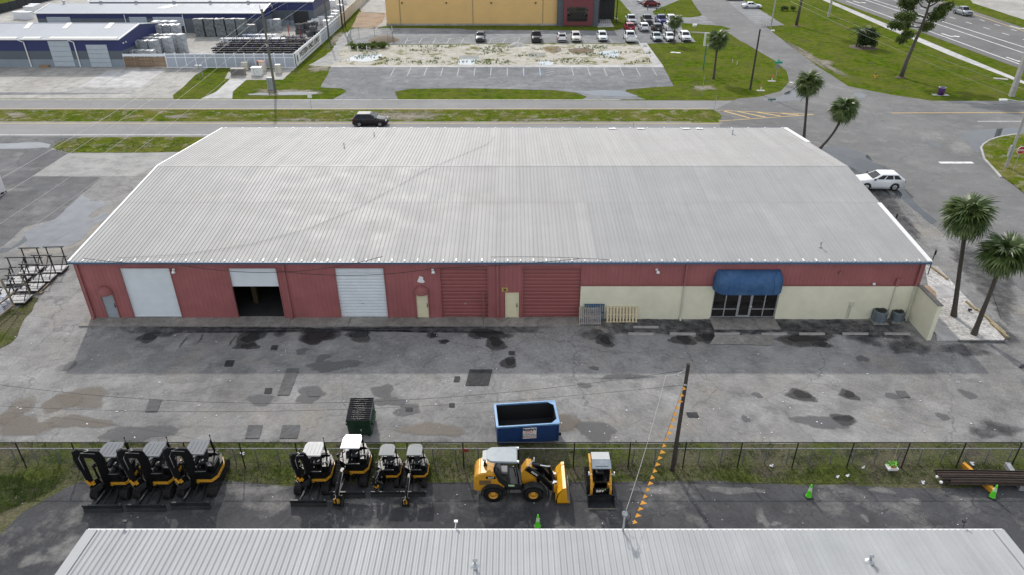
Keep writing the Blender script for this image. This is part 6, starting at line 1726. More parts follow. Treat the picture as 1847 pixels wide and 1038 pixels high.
def vehicle(name, label, kind, col, loc, heading, group=None, roofcol=None, dark_rim=False):
    body, Gl, S = car_meshes(kind)
    t = thing(name, label, {'suv': 'car', 'suv_sloped': 'car', 'sedan': 'car', 'pickup': 'pickup'}[kind], (loc[0], loc[1], 0.02), heading, group)
    me = body.copy(); me.materials.clear()
    cn = 'car_paint_%02d_%02d_%02d' % tuple(int(c * 99) for c in col)
    me.materials.append(pm(cn, col, 0.35, var=0.04, scale=1.0, coat=0.25, spec=0.35))
    bo = inst('body', me, t)
    for k, ms in Gl.items():
        for q in ms: inst(k, q, bo)
    L, W = S['L'], S['W']; r = S['r']; tm_, rm_ = wheel_meshes(r, 0.24)
    for x, sx in ((L / 2 - S['f'], 1), (-L / 2 + S['b'], -1)):
        for sy in (-1, 1):
            o = inst('wheel', tm_, t, (x, sy * (W / 2 - .11), r), (0, 0, 0 if sy < 0 else pi)); inst('rim', rm_, o)
            if ('arch', r) not in DET:
                a_ = MB(); pth = [(1.13 * r * cos(q), 1.13 * r * sin(q)) for q in [pi * k_ / 8 - .15 + .0375 * k_ for k_ in range(9)]]; pi_ = [(.98 * r * cos(q), .98 * r * sin(q)) for q in [pi * k_ / 8 - .15 + .0375 * k_ for k_ in range(9)]][::-1]
                a_.prism(pth + pi_, -.06, .06, 'Y'); DET[('arch', r)] = a_.mesh('wheel_arch', m_plast)
            inst('wheel_arch', DET[('arch', r)], t, (x, sy * (W / 2 - .045), r))
    if kind not in DET:
        h = L / 2; hd = S['hood']; d = {}
        d['headlamp'] = [BX((h - .1, sy * W * .36, hd - .2), (.16, .34, .14), rz=-sy * .3).mesh('headlamp', m_head) for sy in (-1, 1)]
        d['tail_lamp'] = [BX((-h + .06, sy * W * .41, S['belt'] - .2), (.12, .18, .26), rz=sy * .3).mesh('tail_lamp', m_tail) for sy in (-1, 1)]
        d['grille'] = [BX((h - .02, 0, hd - .32), (.08, W * .5, .2)).mesh('grille', m_plast)]
        d['front_bumper'] = [BX((h - .02, 0, .38), (.14, W * .84, .2)).mesh('front_bumper', m_plast)]
        d['rear_bumper'] = [BX((-h + .03, 0, .46), (.14, W * .86, .22)).mesh('rear_bumper', m_plast if kind != 'pickup' else m_alloy)]
        d['number_plate'] = [BX((-h - .005, 0, .78), (.03, .32, .16)).mesh('number_plate', m_plate)]
        d['mirror'] = [BX((S['cab'][0] - .25, sy * (W / 2 + .08), S['belt'] + .06), (.14, .2, .16)).mesh('mirror', m_plast) for sy in (-1, 1)]
        d['underside'] = [BX((0, 0, .3), (L - .5, W - .3, .16)).mesh('underside', m_plast)]
        DET[kind] = d
    for k, ms in DET[kind].items():
        for q in ms: inst(k, q, t)
    if roofcol:
        S_ = S['cab']; BX(((S_[2] + S_[3]) / 2, 0, S['H'] + .005), (S_[2] - S_[3] - .3, W * .6, .02)).build('roof_panel', roofcol, bo)
    if kind == 'pickup':
        BX((-L / 2 + .95, 0, .77), (1.6, W - .42, .03)).build('bed_liner', m_plast, bo)
    return t
def park(name, label, kind, col, px, py, facing, group, **k):
    """stand a vehicle with its camera-side end over the ground point seen at (px, py)"""
    g = G(px, py); L = SPECS[kind]['L']
    return vehicle(name, label, kind, col, (g.x, g.y + L / 2), -pi / 2 if facing else pi / 2, group, **k)
WH = (0.72, 0.73, 0.74); SV = (0.42, 0.44, 0.45); BK = (0.015, 0.016, 0.018); DG = (0.06, 0.065, 0.07)
gp = 'cars parked along the front of the ochre building lot'
park('parked_car', 'dark grey car parked alone before the ochre wall', 'suv', (0.07, 0.075, 0.08), 866, 78, True, gp)
park('parked_pickup', 'black pickup parked between two empty bays before the ochre wall', 'pickup', BK, 968, 79, True, gp)
park('parked_car', 'white car with black roof panel beside a pearl car', 'suv', WH, 1014, 78, False, gp, roofcol=m_plast)
park('parked_car', 'pearl white car beside the one with black roof', 'suv', (0.66, 0.62, 0.58), 1040, 78, True, gp)
park('parked_car', 'white car parked alone before the charcoal portal', 'suv', WH, 1088, 77, True, gp)
park('parked_pickup', 'white pickup backed to the sand lot with tailgate showing', 'pickup', WH, 1139, 79, False, gp)
park('parked_car', 'pale green silver sedan beside a white sedan', 'sedan', (0.33, 0.4, 0.4), 1187, 77, True, gp)
park('parked_car', 'white sedan under the palm between sedan and white crossover', 'sedan', WH, 1211, 77, True, gp)
park('parked_car', 'white crossover parked beside the sign frame lawn', 'suv', WH, 1239, 77, True, gp)
g2 = 'cars in the double row beside the ochre building'
park('parked_car', 'red car in the double row', 'suv', (0.3, 0.02, 0.03), 1137, 59, False, g2)
park('parked_car', 'white estate car between red and dark green cars', 'suv', WH, 1163, 59, False, g2)
park('parked_car', 'dark green van between two white vehicles', 'suv', (0.03, 0.04, 0.035), 1187, 60, False, g2)
park('parked_pickup', 'white pickup with its bed behind the palm', 'pickup', WH, 1212, 60, False, g2)
park('parked_pickup', 'silver pickup nose to nose with the red car', 'pickup', SV, 1141, 47, True, g2)
park('parked_pickup', 'dark pickup nose to nose with the white estate', 'pickup', (0.04, 0.045, 0.05), 1170, 47, True, g2)
park('parked_pickup', 'deep blue pickup with pale bonnet', 'pickup', (0.03, 0.04, 0.16), 1196, 47, True, g2)
park('parked_car', 'white car half hidden behind the palm crown', 'suv', WH, 1214, 45, True, g2)
def put(name, label, kind, col, px, py, head, **k):
    g = G(px, py); return vehicle(name, label, kind, col, (g.x, g.y), head, **k)
put('parked_car', 'maroon car beside a white one at the kerb tip', 'suv', (0.16, 0.02, 0.025), 1174, 12, radians(15))
put('parked_car', 'white car parked behind the maroon one', 'sedan', WH, 1166, 6, radians(15))
put('parked_car', 'dark car at the far end by the yard drive', 'suv', DG, 1157, -3, radians(15))
put('parked_car', 'white sedan parked across the bays beside the side road', 'sedan', WH, 1355, 15, radians(-4))
put('parked_car', 'black car parked beyond the white sedan by the side road', 'sedan', BK, 1325, 1, radians(-4))
put('black_suv', 'black car driving past behind the red warehouse', 'suv', (0.014, 0.015, 0.017), 669, 226, 0.0)
put('white_suv', 'white crossover with dark windows parked by the gable end of the warehouse', 'suv_sloped', (0.75, 0.77, 0.78), 1580, 339, radians(178))
hd = (G(1880, 96) - G(1575, 0)); put('highway_pickup', 'silver pickup driving along the highway', 'pickup', (0.25, 0.27, 0.28), 1735, 27, atan2(hd.y, hd.x))
# ================================================================== TREES AND PLANTS
def leaf_mat(name, a, b, rough=0.55, sc=2.0, trans=0.25):
    m, nt, nd, lk, bs = base_mat(name)
    tc = nd.new('ShaderNodeTexCoord'); oi = nd.new('ShaderNodeObjectInfo')
    n = noise_node(nd, lk, tc.outputs['Object'], sc, 3, 0.7)
    ad = N(nd, 'ShaderNodeMath', operation='ADD'); sb = N(nd, 'ShaderNodeMath', operation='MULTIPLY_ADD'); sb.inputs[1].default_value = 0.35; sb.inputs[2].default_value = -0.17
    lk.new(oi.outputs['Random'], sb.inputs[0]); lk.new(n.outputs[0], ad.inputs[0]); lk.new(sb.outputs[0], ad.inputs[1])
    r = ramp(nd, lk, ad.outputs[0], [(0.3, a), (0.72, b)])
    lk.new(r.outputs[0], bs.inputs['Base Color']); bs.inputs['Roughness'].default_value = rough
    bs.inputs['Specular IOR Level'].default_value = 0.35
    tr = nd.new('ShaderNodeBsdfTranslucent'); lk.new(r.outputs[0], tr.inputs[0])
    mx = nd.new('ShaderNodeMixShader'); mx.inputs[0].default_value = trans
    out = nd.get('Material Output'); lk.new(bs.outputs[0], mx.inputs[1]); lk.new(tr.outputs[0], mx.inputs[2]); lk.new(mx.outputs[0], out.inputs[0])
    MATS[name] = m; return m
m_palm = leaf_mat('palm_leaf', (0.05, 0.085, 0.02), (0.15, 0.2, 0.065), 0.4, 3.0, 0.3)
m_palm_old = leaf_mat('old_palm_leaf', (0.16, 0.14, 0.08), (0.3, 0.27, 0.17), 0.7)
m_pine = leaf_mat('pine_needles', (0.035, 0.065, 0.014), (0.11, 0.15, 0.035), 0.6, 0.8, 0.2)
m_bush = leaf_mat('bush_leaf', (0.025, 0.05, 0.012), (0.08, 0.125, 0.03), 0.5, 1.2, 0.2)
m_weed = leaf_mat('weed_leaf', (0.05, 0.085, 0.014), (0.14, 0.19, 0.045), 0.7, 0.7, 0.3)
m_palm_trunk = pm('palm_trunk', (0.065, 0.055, 0.045), 0.9, var=0.3, scale=6, bump=0.6, bscale=18)
m_bark = pm('pine_bark', (0.1, 0.085, 0.07), 0.9, var=0.35, scale=4, bump=0.6, bscale=12)
def fan_mesh(seed, pet=0.72, rad=0.82, n=18):
    r = random.Random(seed); m = MB()
    # petiole along +X, arching
    P = [Vector((pet * t, 0, -0.06 * t * t)) for t in (0, .5, 1)]
    m.tube(P, 0.018, 4, 0.01)
    for i in range(n):
        a = radians(-125 + 250 * i / (n - 1)) + r.uniform(-.04, .04)
        d = Vector((cos(a), sin(a), 0)); L = rad * (1 - 0.28 * (abs(a) / 2.2) ** 2) * r.uniform(.88, 1.08)
        fold = 0.10 * (1 if i % 2 else -1) * 0.4
        q = Vector((-d.y, d.x, 0))
        pts = []
        for k in range(4):
            t = k / 3; z = -0.06 + fold * t - 0.95 * (t ** 2.0) * rad * r.uniform(.6, 1.1) - 0.12 * abs(a) * t
            c = P[-1] + d * L * t * (1 - .12 * t) + Vector((0.15 * t * (abs(a) < 1.2), 0, z + .06)); wd = 0.075 * (1 - abs(2 * t - .7) * .5) if k < 3 else 0.004
            pts.append((c - q * wd, c + q * wd))
        vs = [p for pr in pts for p in pr]
        m.add(vs, [(0, 1, 3, 2), (2, 3, 5, 4), (4, 5, 7, 6)])
    return m.mesh('frond', m_palm)
FANS = [fan_mesh(s) for s in (1, 2, 3)]
OLD = fan_mesh(9, 0.7, 0.75, 12); OLD.materials.clear(); OLD.materials.append(m_palm_old)
def palm(px, py, top, label, seed, nf=38, s=1.0, bend=0.0):
    b = G(px, py); r = random.Random(seed)
    t = thing('palm_tree', label, 'palm', (b.x, b.y, 0))
    T = Vector((top[0] - b.x, top[1] - b.y, top[2]))
    pts = []
    for k in range(11):
        u = k / 10; p = Vector((T.x * u + bend * sin(pi * u), T.y * u, T.z * u)); pts.append(p)
    m = MB(); m.smooth = True; n = 10; rings = []
    for k, p in enumerate(pts):
        rr = (0.175 - 0.045 * min(1, k / 4) + (0.05 if k == 0 else 0) + (0.04 if k >= 9 else 0)) * s
        rings.append([p + Vector((cos(2 * pi * i / n), sin(2 * pi * i / n), 0)) * rr * r.uniform(.94, 1.06) for i in range(n)])
    m.loft(rings); m.build('trunk', m_palm_trunk, t)
    hd_ = pts[-1]
    for i in range(nf):
        u = (i + .5) / nf; el = radians(78 - 118 * u ** 0.9) + r.uniform(-.12, .12); az = i * 2.39996 + r.uniform(-.25, .25)
        o = inst('frond', FANS[i % 3], t, hd_ + Vector((0, 0, 0.1)), (r.uniform(-.35, .35), -el, az), (s * r.uniform(.85, 1.1),) * 3)
    for i in range(5):
        az = r.uniform(0, 6.28); inst('dead_frond', OLD, t, hd_ - Vector((0, 0, .1)), (r.uniform(-.3, .3), radians(55 + r.uniform(0, 20)), az), (s * .8,) * 3)
    return t
def top_at(px, py, Y): v = V(px, py, Y); return (v.x, v.y, v.z)
palm(1720, 571, top_at(1744, 392, 0.6), 'tall sabal palm nearest the warehouse corner on the shell gravel', 11, 54, 1.12)
palm(1686 + 70, 604, top_at(1812, 462, -1.8), 'leaning sabal palm at the front corner of the shell gravel', 12, 44, 1.12)
palm(1449, 262, top_at(1458, 152, 39.8), 'upright sabal palm behind the far right corner of the warehouse', 13, 42, 1.15)
palm(1477, 270, top_at(1522, 198, 38.0), 'curving sabal palm leaning over the junction puddle', 14, 42, 1.15, bend=0.5)
palm(1287, 143, top_at(1295, 73, 72.9), 'sabal palm standing on the corner lawn beside the sign frame', 15, 40, 1.15)
palm(1215, 80, top_at(1218, 40, 101.0), 'small sabal palm before the parked white sedan', 16, 30, 1.0)

def leaf_cloud(m, c, rx, ry, rz, n, size, r, up=0.3, shell=0.5):
    for _ in range(n):
        d = Vector((r.gauss(0, 1), r.gauss(0, 1), r.gauss(0, 1))).normalized(); k = (shell + (1 - shell) * r.random()) 
        p = Vector(c) + Vector((d.x * rx, d.y * ry, d.z * rz)) * k
        a = Vector((r.gauss(0, 1), r.gauss(0, 1), r.gauss(0, 1) + up)).normalized(); b = a.cross(Vector((r.gauss(0, 1), r.gauss(0, 1), r.gauss(0, 1)))).normalized()
        s = size * r.uniform(.6, 1.3)
        m.add([p - b * s * .28, p + b * s * .28, p + a * s], [(0, 1, 2)])
# ---- pine
pb = G(1625, 140)
pt = thing('pine_tree', 'tall open pine tree with twisted limbs on the lawn by the highway', 'tree', (pb.x, pb.y, 0))
r = random.Random(21); H_ = 13.5
tr = [Vector((0, 0, 0)), Vector((0.2, 0, 2.5)), Vector((0.6, 0, 5)), Vector((1.1, .1, 7.5)), Vector((1.3, 0, 10)), Vector((1.5, .2, 12)), Vector((1.6, 0, H_))]
m = MB(); m.tube(tr, 0.36, 9, 0.08); m.build('trunk', m_bark, pt)
m = MB(); m.lathe([(0.9, 0.02), (0.75, .1), (0.4, .18)], (0, 0, 0), 12); m.build('mulch_ring', pm('mulch_dark', (0.09, 0.06, 0.045), 0.95), pt)
crown = MB(); limbs = []
def limb(u, az, ln, rise, ncl, cs):
    i = min(int(u * 6), 5); p0 = tr[i].lerp(tr[i + 1], u * 6 - i); d = Vector((cos(az), sin(az), 0))
    P = [p0, p0 + d * ln * .35 + Vector((0, 0, rise * .2)), p0 + d * ln * .7 + Vector((0, 0, rise * .75 + r.uniform(-.2, .2))), p0 + d * ln + Vector((0, 0, rise))]
    MB().tube(P, 0.12, 6, 0.035).build('limb', m_bark, pt)
    for k in range(ncl):
        t = 0.5 + 0.55 * k / max(1, ncl - 1); q = P[1].lerp(P[3], min(1.1, t)) + Vector((r.uniform(-.6, .6), r.uniform(-.6, .6), r.uniform(-.2, .5)))
        leaf_cloud(crown, q, cs * 1.25, cs * 1.25, cs * .8, 420, 0.34, r, 0.8, 0.15)
for u, az, ln, rise, nc, cs in ((.52, 3.0, 3.6, 0.3, 4, .95), (.56, 3.5, 4.2, 1.2, 4, .95), (.62, 2.5, 3.4, 1.6, 4, .9), (.58, .3, 2.2, .8, 3, .9), (.66, -.6, 2.6, 1.2, 3, .9), (.72, 3.1, 3.0, 1.6, 3, .9), (.74, .4, 3.4, 1.8, 4, .9), (.78, 1.6, 2.4, 1.2, 3, .9), (.8, 4.6, 2.4, 1.4, 3, .9), (.86, .1, 2.8, 1.2, 3, .9), (.88, 3.2, 2.4, 1.0, 3, .9), (.95, 1, 1.6, .8, 3, .9), (.98, 4, 1.4, .7, 2, .9), (.47, 3.3, 3.0, -0.8, 3, .8), (.5, .1, 1.4, .2, 2, .85)):
    limb(u, az, ln, rise, nc, cs)
crown.build('crown', m_pine, pt)
# bare-looking trunk whose crown is out of the picture
g = G(1436, 47); t2 = thing('pine_tree', 'straight pine trunk with mulch at its foot beside the side road', 'tree', (g.x, g.y, 0))
MB().tube([(0, 0, 0), (0.1, 0, 5), (.25, 0, 10), (.3, 0, 14)], .34, 9, .15).build('trunk', m_bark, t2)
MB().lathe([(0.9, 0.02), (0.7, .1), (0.36, .16)], (0, 0, 0), 12).build('mulch_ring', pm('mulch_dark', (0.09, 0.06, 0.045), 0.95), t2)
c2 = MB()
for k in range(9):
    leaf_cloud(c2, (0.3 + r.uniform(-1.8, 1.8), r.uniform(-1.8, 1.8), 13 + r.uniform(-.5, 2.5)), 1.0, 1.0, .7, 300, .3, r, .8, .2)
c2.build('crown', m_pine, t2)
# palm-and-bush clump
g = G(1555, 86); cl = thing('bush_clump', 'dense dark clump of feathery palms and bush on the lawn', 'bush', (g.x, g.y, 0))
m = MB(); 
for k in range(4): MB().tube([(-1.2 + k * .7, .2 * k, 0), (-1.1 + k * .75, .2 * k, 1.5), (-1.2 + k * .9, 0.1 * k, 3.0)], .13, 6, .08).build('stem', m_palm_trunk, cl)
for k in range(26):
    leaf_cloud(m, (r.uniform(-1.2, 2.0), r.uniform(-1, 1), 0.5 + r.uniform(0, 2.6)), .75, .75, .6, 170, .3, r, .3, .3)
m.build('foliage', m_bush, cl)
m = MB()
for k in range(34):
    az = r.uniform(0, 6.28); b0 = Vector((-1.2 + (k % 4) * .9, .1 * (k % 4), 3.2)); el = r.uniform(.1, 1.2); L = r.uniform(1.8, 2.6)
    for j in range(14):
        t = j / 13; p = b0 + Vector((cos(az) * L * t, sin(az) * L * t, sin(el) * L * t - 1.5 * t * t)); 
        for s in (-1, 1):
            q = Vector((-sin(az), cos(az), 0)) * s * .38 * (1 - .5 * t) + Vector((cos(az) * .12, sin(az) * .12, -.25)); w = Vector((cos(az), sin(az), 0)) * .05
            m.add([p - w, p + w, p + q], [(0, 1, 2)])
m.build('frond_crown', m_bush, cl)
MB().lathe([(2.6, 0.0), (2.2, .06), (0, .1)], (0.2, 0, 0.01), 16).build('mulch_ring', pm('mulch_dark', (0.09, 0.06, 0.045), 0.95), cl)
g = G(1420, 20); sh_ = thing('shrub', 'low spreading green shrub on the lawn by the roadside bays', 'shrub', (g.x, g.y, 0)); m = MB()
for k in range(9): leaf_cloud(m, (r.uniform(-1.4, 1.4), r.uniform(-.6, .6), .4 + r.uniform(0, .5)), .6, .6, .4, 130, .3, r, .5, .3)
m.build('foliage', m_weed, sh_); MB().tube([(0, 0, 0), (0, .05, .6)], .08, 5).build('stem', m_bark, sh_)
# green mound with brush in the fenced pocket of the sand lot
g = G(665, 88); br = thing('brush_pile', 'low mound of green brush inside wire pen on the sand lot', 'brush', (g.x, g.y, 0)); m = MB()
for k in range(22): leaf_cloud(m, (r.uniform(-3.2, 3.2), r.uniform(-1.2, 1.0), .2 + r.uniform(0, .7)), .8, .6, .35, 90, .35, r, .6, .2)
m.build('foliage', m_weed, br)
g = G(692, 73); m = MB(); m.lathe([(3.2, 0), (2.4, .4), (1.2, .75), (0, .85)], (0, 0, 0), 18); o = m.build('soil_mound', pm('brown_soil', (0.16, 0.12, 0.08), .95, var=.3, bump=.5), None, (g.x, g.y, 0.0)); tag(o, 'heap of brown soil behind the brush pile', 'soil heap')
g = G(933, 82); m = MB(); m.lathe([(1.6, 0), (1.1, .3), (.5, .55), (0, .65)], (0, 0, 0), 16); o = m.build('gravel_heap', pm('grey_gravel', (0.36, 0.35, 0.33), .95, var=.3, bump=.5), None, (g.x, g.y, 0.012)); tag(o, 'small grey gravel heap at the edge of the sand lot', 'gravel heap')
# ---- tufts: weeds along the fences, and scattered on the verges
def tufts(name, spots, mat, hmin, hmax, blades, seed):
    r = random.Random(seed); vs = []; fs = []
    for x, y, z in spots:
        for _ in range(blades):
            a = r.uniform(0, 6.28); h = r.uniform(hmin, hmax); w = h * .16; ln = r.uniform(.2, .9) * h
            o = len(vs); bx, by = x + r.uniform(-.12, .12), y + r.uniform(-.12, .12)
            vs += [(bx - sin(a) * w, by + cos(a) * w, z), (bx + sin(a) * w, by - cos(a) * w, z), (bx + cos(a) * ln, by + sin(a) * ln, z + h)]
            fs.append((o, o + 1, o + 2))
    me = bpy.data.meshes.new(name); me.from_pydata(vs, [], fs); me.materials.append(mat)
    o = bpy.data.objects.new(name, me); COL.objects.link(o); return o
r = random.Random(5); sp = []
def edge_y(px_):   # paved edge of the strip
    return {0: 955, 45: 915, 130: 872}.get(px_, 870)
for _ in range(15000):
    x = r.uniform(-31, 38); y = -16.75 + r.random() ** 0.8 * 3.3
    nz_ = mnoise.noise(Vector((x * .45, y * .8, 3.0))) + .35 * mnoise.noise(Vector((x * 1.7, y * 2, 9)))
    band = 0.3 if -16.6 < y < -15.6 else -0.22
    if nz_ + band + r.uniform(-.3, .3) < 0.02: continue
    sp.append((x, y, 0.012))
for _ in range(2500):
    p = G(r.uniform(-20, 120), r.uniform(860, 945)); 
    if p.x + (p.y + 16.6) * -0.9 < -23.6 - 0.0 and p.x < -24 - (-16.6 - p.y) * 1.15 and mnoise.noise(Vector((p.x * .6, p.y * .6, 1))) > -.15: sp.append((p.x, p.y, .012))
o = tufts('weeds', sp, m_weed, 0.04, 0.15, 4, 8); tag(o, 'green weeds growing along the fence strip', 'weeds', kind='stuff')
sp = []
for _ in range(9000):
    x = r.uniform(-75, 30); y = r.uniform(49.3, 54.8)
    if mnoise.noise(Vector((x * .25, y * .5, 7))) > -.1: sp.append((x, y, 0.0))
for _ in range(2600):
    p = G(r.uniform(100, 360), r.uniform(250, 275)); 
    if mnoise.noise(Vector((p.x * .5, p.y * .5, 7))) > -.1 and 110 < 923 + p.x * 14.3: sp.append((p.x, p.y, .03))
o = tufts('grass', sp, m_weed, 0.05, 0.14, 3, 4); tag(o, 'short rough grass on the median and verges', 'grass', kind='stuff')
sp = []
for _ in range(2600):
    p = G(r.uniform(640, 1175), r.uniform(83, 117))
    if mnoise.noise(Vector((p.x * .16, p.y * .3, 2))) > .12 and p.x > -33: sp.append((p.x, p.y, .016))
o = tufts('scrub', sp, m_weed, 0.1, 0.35, 6, 6); tag(o, 'thin scrub growing on the sand lot', 'scrub', kind='stuff')

# chips of paint, paper and gravel strewn over the lot
r = random.Random(77); m = MB()
for _ in range(170):
    p = G(r.uniform(20, 1820), 596 + r.random() ** 0.8 * 195); q = r.uniform(.02, .07)
    m.box((p.x, p.y, .03), (q * r.uniform(.8, 2.2), q, .02), rz=r.uniform(0, 3))
for _ in range(60):
    p = G(r.uniform(20, 1820), r.uniform(885, 950)); q = r.uniform(.015, .04)
    m.box((p.x, p.y, .025), (q * r.uniform(.8, 2), q, .02), rz=r.uniform(0, 3))
o = m.build('paving_litter', m_paper); tag(o, 'pale chips and scraps strewn over the paving', 'litter', kind='stuff')
# ================================================================== NORTH SIDE: fence supply yard, ochre building, street furniture
m_navy_w = pm('navy_steel', (0.022, 0.03, 0.12), 0.5, var=0.1, scale=0.6)
m_band = pm('grey_steel_band', (0.1, 0.115, 0.135), 0.55, var=0.08, scale=0.6)
m_blk = pm('pale_grey_block', (0.23, 0.27, 0.31), 0.7, var=0.08, scale=0.8)
m_shroof = pm('blue_grey_metal_roof', (0.42, 0.44, 0.47), 0.6, spec=0.2, var=0.06, scale=0.3, perobj=0.03)
m_sky = pm('skylight_sheet', (0.72, 0.7, 0.62), 0.4, var=0.05)
m_sdoor = pm('pale_blue_door', (0.42, 0.47, 0.51), 0.55, var=0.05)
def shed(name, label, x0, x1, y0, y1, eave, ridge, bands, ry=None, rib=0.6):
    t = thing(name, label, 'building', (0, 0, 0)); ry = ry or (y0 + y1) / 2
    for za, zb, mm, nm in bands:
        MB().box(((x0 + x1) / 2, (y0 + y1) / 2, (za + zb) / 2), (x1 - x0 - (0.02 if mm is m_blk else 0), y1 - y0 - (0.02 if mm is m_blk else 0), zb - za)).build(nm, mm, t)
    m = MB(); m.prism([(y0, eave), (y1, eave), (y1, eave + .01), (ry, ridge - .02), (y0, eave + .01)], x0, x1, 'X'); m.build('gable', m_navy_w, t)
    for ya, yb, za, zb in ((y0 - .25, ry, eave - .25 * (ridge - eave) / (ry - y0), ridge), (y1 + .25, ry, eave - .25 * (ridge - eave) / max(.1, y1 - ry), ridge)):
        W_ = 1.0; n = max(1, int((x1 - x0 + .4) / 3.0)); wv = (x1 - x0 + .4) / n
        L = sqrt((yb - ya) ** 2 + (zb - za) ** 2); sg_ = 1 if yb > ya else -1; an = atan2(zb - za, abs(yb - ya))
        me = panel_mesh('roof_panel', L, m_shroof, wv, 6, 0.03, 0.06, 0.03)
        for i in range(n):
            if sg_ > 0: inst('roof_panel', me, t, (x0 - .2 + i * wv, ya, za + .03), (an, 0, 0))
            else: inst('roof_panel', me, t, (x0 - .2 + i * wv, yb, zb + .032), (-an, 0, 0))
    MB().box(((x0 + x1) / 2, y0 - .3, eave - .02), (x1 - x0 + .3, .16, .18)).build('gutter', m_white, t)
    for xx in (x0 - .12, x1 + .12):
        MB().bar((xx, y0 - .28, eave + .04), (xx, ry, ridge + .06), .22, .14).build('rake_trim', m_white, t); MB().bar((xx, ry, ridge + .06), (xx, y1 + .25, eave + .04), .22, .14).build('rake_trim', m_white, t)
    return t
# front blue shed
Y0 = 80.7
s1 = shed('blue_shed', 'navy and grey banded metal shed with pale roof by the concrete apron', -125, -66.6, Y0, 96.0, 4.7, 5.75, [(0, 1.35, m_blk, 'base_wall'), (1.35, 2.75, m_band, 'middle_band'), (2.75, 4.7, m_navy_w, 'upper_wall')], ry=88.6)
def wdoor(t, px0, px1, ptop, pbot, y, mat=m_sdoor):
    a = V(px0, pbot, y); b = V(px1, pbot, y); zt = V(px0, ptop, y).z; zt = min(zt, 4.4)
    z0 = max(0.03, a.z)
    d = BX(((a.x + b.x) / 2, y - .05, (z0 + zt) / 2), (b.x - a.x, .1, zt - z0)).build('roller_door', mat, t)
    m = MB(); 
    for k in range(1, 5): m.box(((a.x + b.x) / 2, y - .11, z0 + (zt - z0) * k / 5), (b.x - a.x - .02, .03, .04))
    m.build('door_seam', pm('door_seam_grey', (0.2, 0.23, 0.26), 0.6), d)
    return d
wdoor(s1, 100, 137, 74, 120, Y0); wdoor(s1, 166, 203, 81, 121, Y0)
for pxb, pyb in ((58, 121), (146, 120)):
    p = V(pxb, pyb, Y0); m = MB(); m.bar((p.x, Y0 - .12, 0.1), (p.x, Y0 - .12, 4.2), .14); m.bar((p.x, Y0 - .12, 4.2), (p.x - .8, Y0 - .3, 4.6), .12); m.build('downspout', m_white, s1)
for px0, py0, px1, py1 in ((42, 54, 62, 46), (112, 54, 132, 46), (188, 54, 208, 46)):
    zr = lambda y: 4.7 + (y - Y0) * (1.05 / 7.9) + .09
    q = []
    for px, py in ((px0, py0), (px0 + 9, py0), (px1, py1), (px1 - 9, py1)):
        z = 5
        for _ in range(5): g = G(px, py, z); z = zr(g.y)
        q.append((g.x, g.y, z))
    MB().add(q + [(a, b, c - .03) for a, b, c in q], [(0, 1, 2, 3), (0, 4, 5, 1), (1, 5, 6, 2), (2, 6, 7, 3), (3, 7, 4, 0)]).build('skylight', m_sky, s1)
for x0_, x1_ in ((-118, -104), (-100.5, -84), (-83, -80), (-78.5, -67)):
    MB().box(((x0_ + x1_) / 2, Y0 + .35, 4.87), (x1_ - x0_, .9, .02), rx=.132).build('skylight', m_sky, s1)
for px, py in ((212, 77), (220, 75)):
    p = V(px, py, Y0 + .5); MB().lathe([(0, .12), (.14, .05), (.12, -.1)], (-66.5, Y0 + (px - 205) * .12, 3.9), 8).build('wall_lamp', m_white, s1)
# middle shed
Y2 = 111.8
s2 = shed('blue_shed', 'narrow navy shed with roof turbines behind the stacked bundles', -99, -52, Y2, 118.6, 4.0, 4.9, [(0, 2.9, m_band, 'middle_band'), (2.9, 4.0, m_navy_w, 'upper_wall')], ry=118.0)
for px0, px1, pt, pb_ in ((88, 130, 31, 45), (236, 267, 31, 45), (279, 334, 31, 47)): wdoor(s2, px0, px1, pt, pb_, Y2)
wdoor(s2, 279, 334, 47.5, 60, Y2, m_black)
for px in (230, 334): p = V(px, 50, Y2); MB().bar((p.x, Y2 - .1, .1), (p.x, Y2 - .1, 3.7), .12).build('downspout', m_white, s2)
for px in (119, 186, 249, 317, 382, 450):
    p = V(px, 15, 118.2); m = MB(); m.cyl((p.x, 118.0, 4.85), (p.x, 118.0, 5.15), .16, n=8); m.lathe([(.1, 5.1), (.3, 5.22), (.34, 5.4), (.2, 5.55), (0, 5.6)], (p.x, 118.0, 0), 12); m.build('roof_turbine', m_galv, s2)
MB().add([(-62 - 13, 114.6, 4.47), (-60 - 13, 114.6, 4.47), (-58 - 13, 117, 4.83), (-60 - 13, 117, 4.83)], [(0, 1, 2, 3)]).build('skylight', m_sky, s2)
# rear shed
Y3 = 120.4
s3 = shed('blue_shed', 'large navy and grey shed with dark doorway at the back of the yard', -92, -43.4, Y3, 136, 5.0, 6.3, [(0, 1.1, m_blk, 'base_wall'), (1.1, 3.2, m_band, 'middle_band'), (3.2, 5.0, m_navy_w, 'upper_wall')])
a = V(531, 40, Y3); b = V(558, 40, Y3); BX(((a.x + b.x) / 2, Y3 - .03, 1.5), (b.x - a.x, .1, 3.0)).build('doorway', m_black, s3)
for px in (470, 520): p = V(px, 20, Y3); MB().bar((p.x, Y3 - .1, .1), (p.x, Y3 - .1, 4.7), .1).build('downspout', m_band, s3)
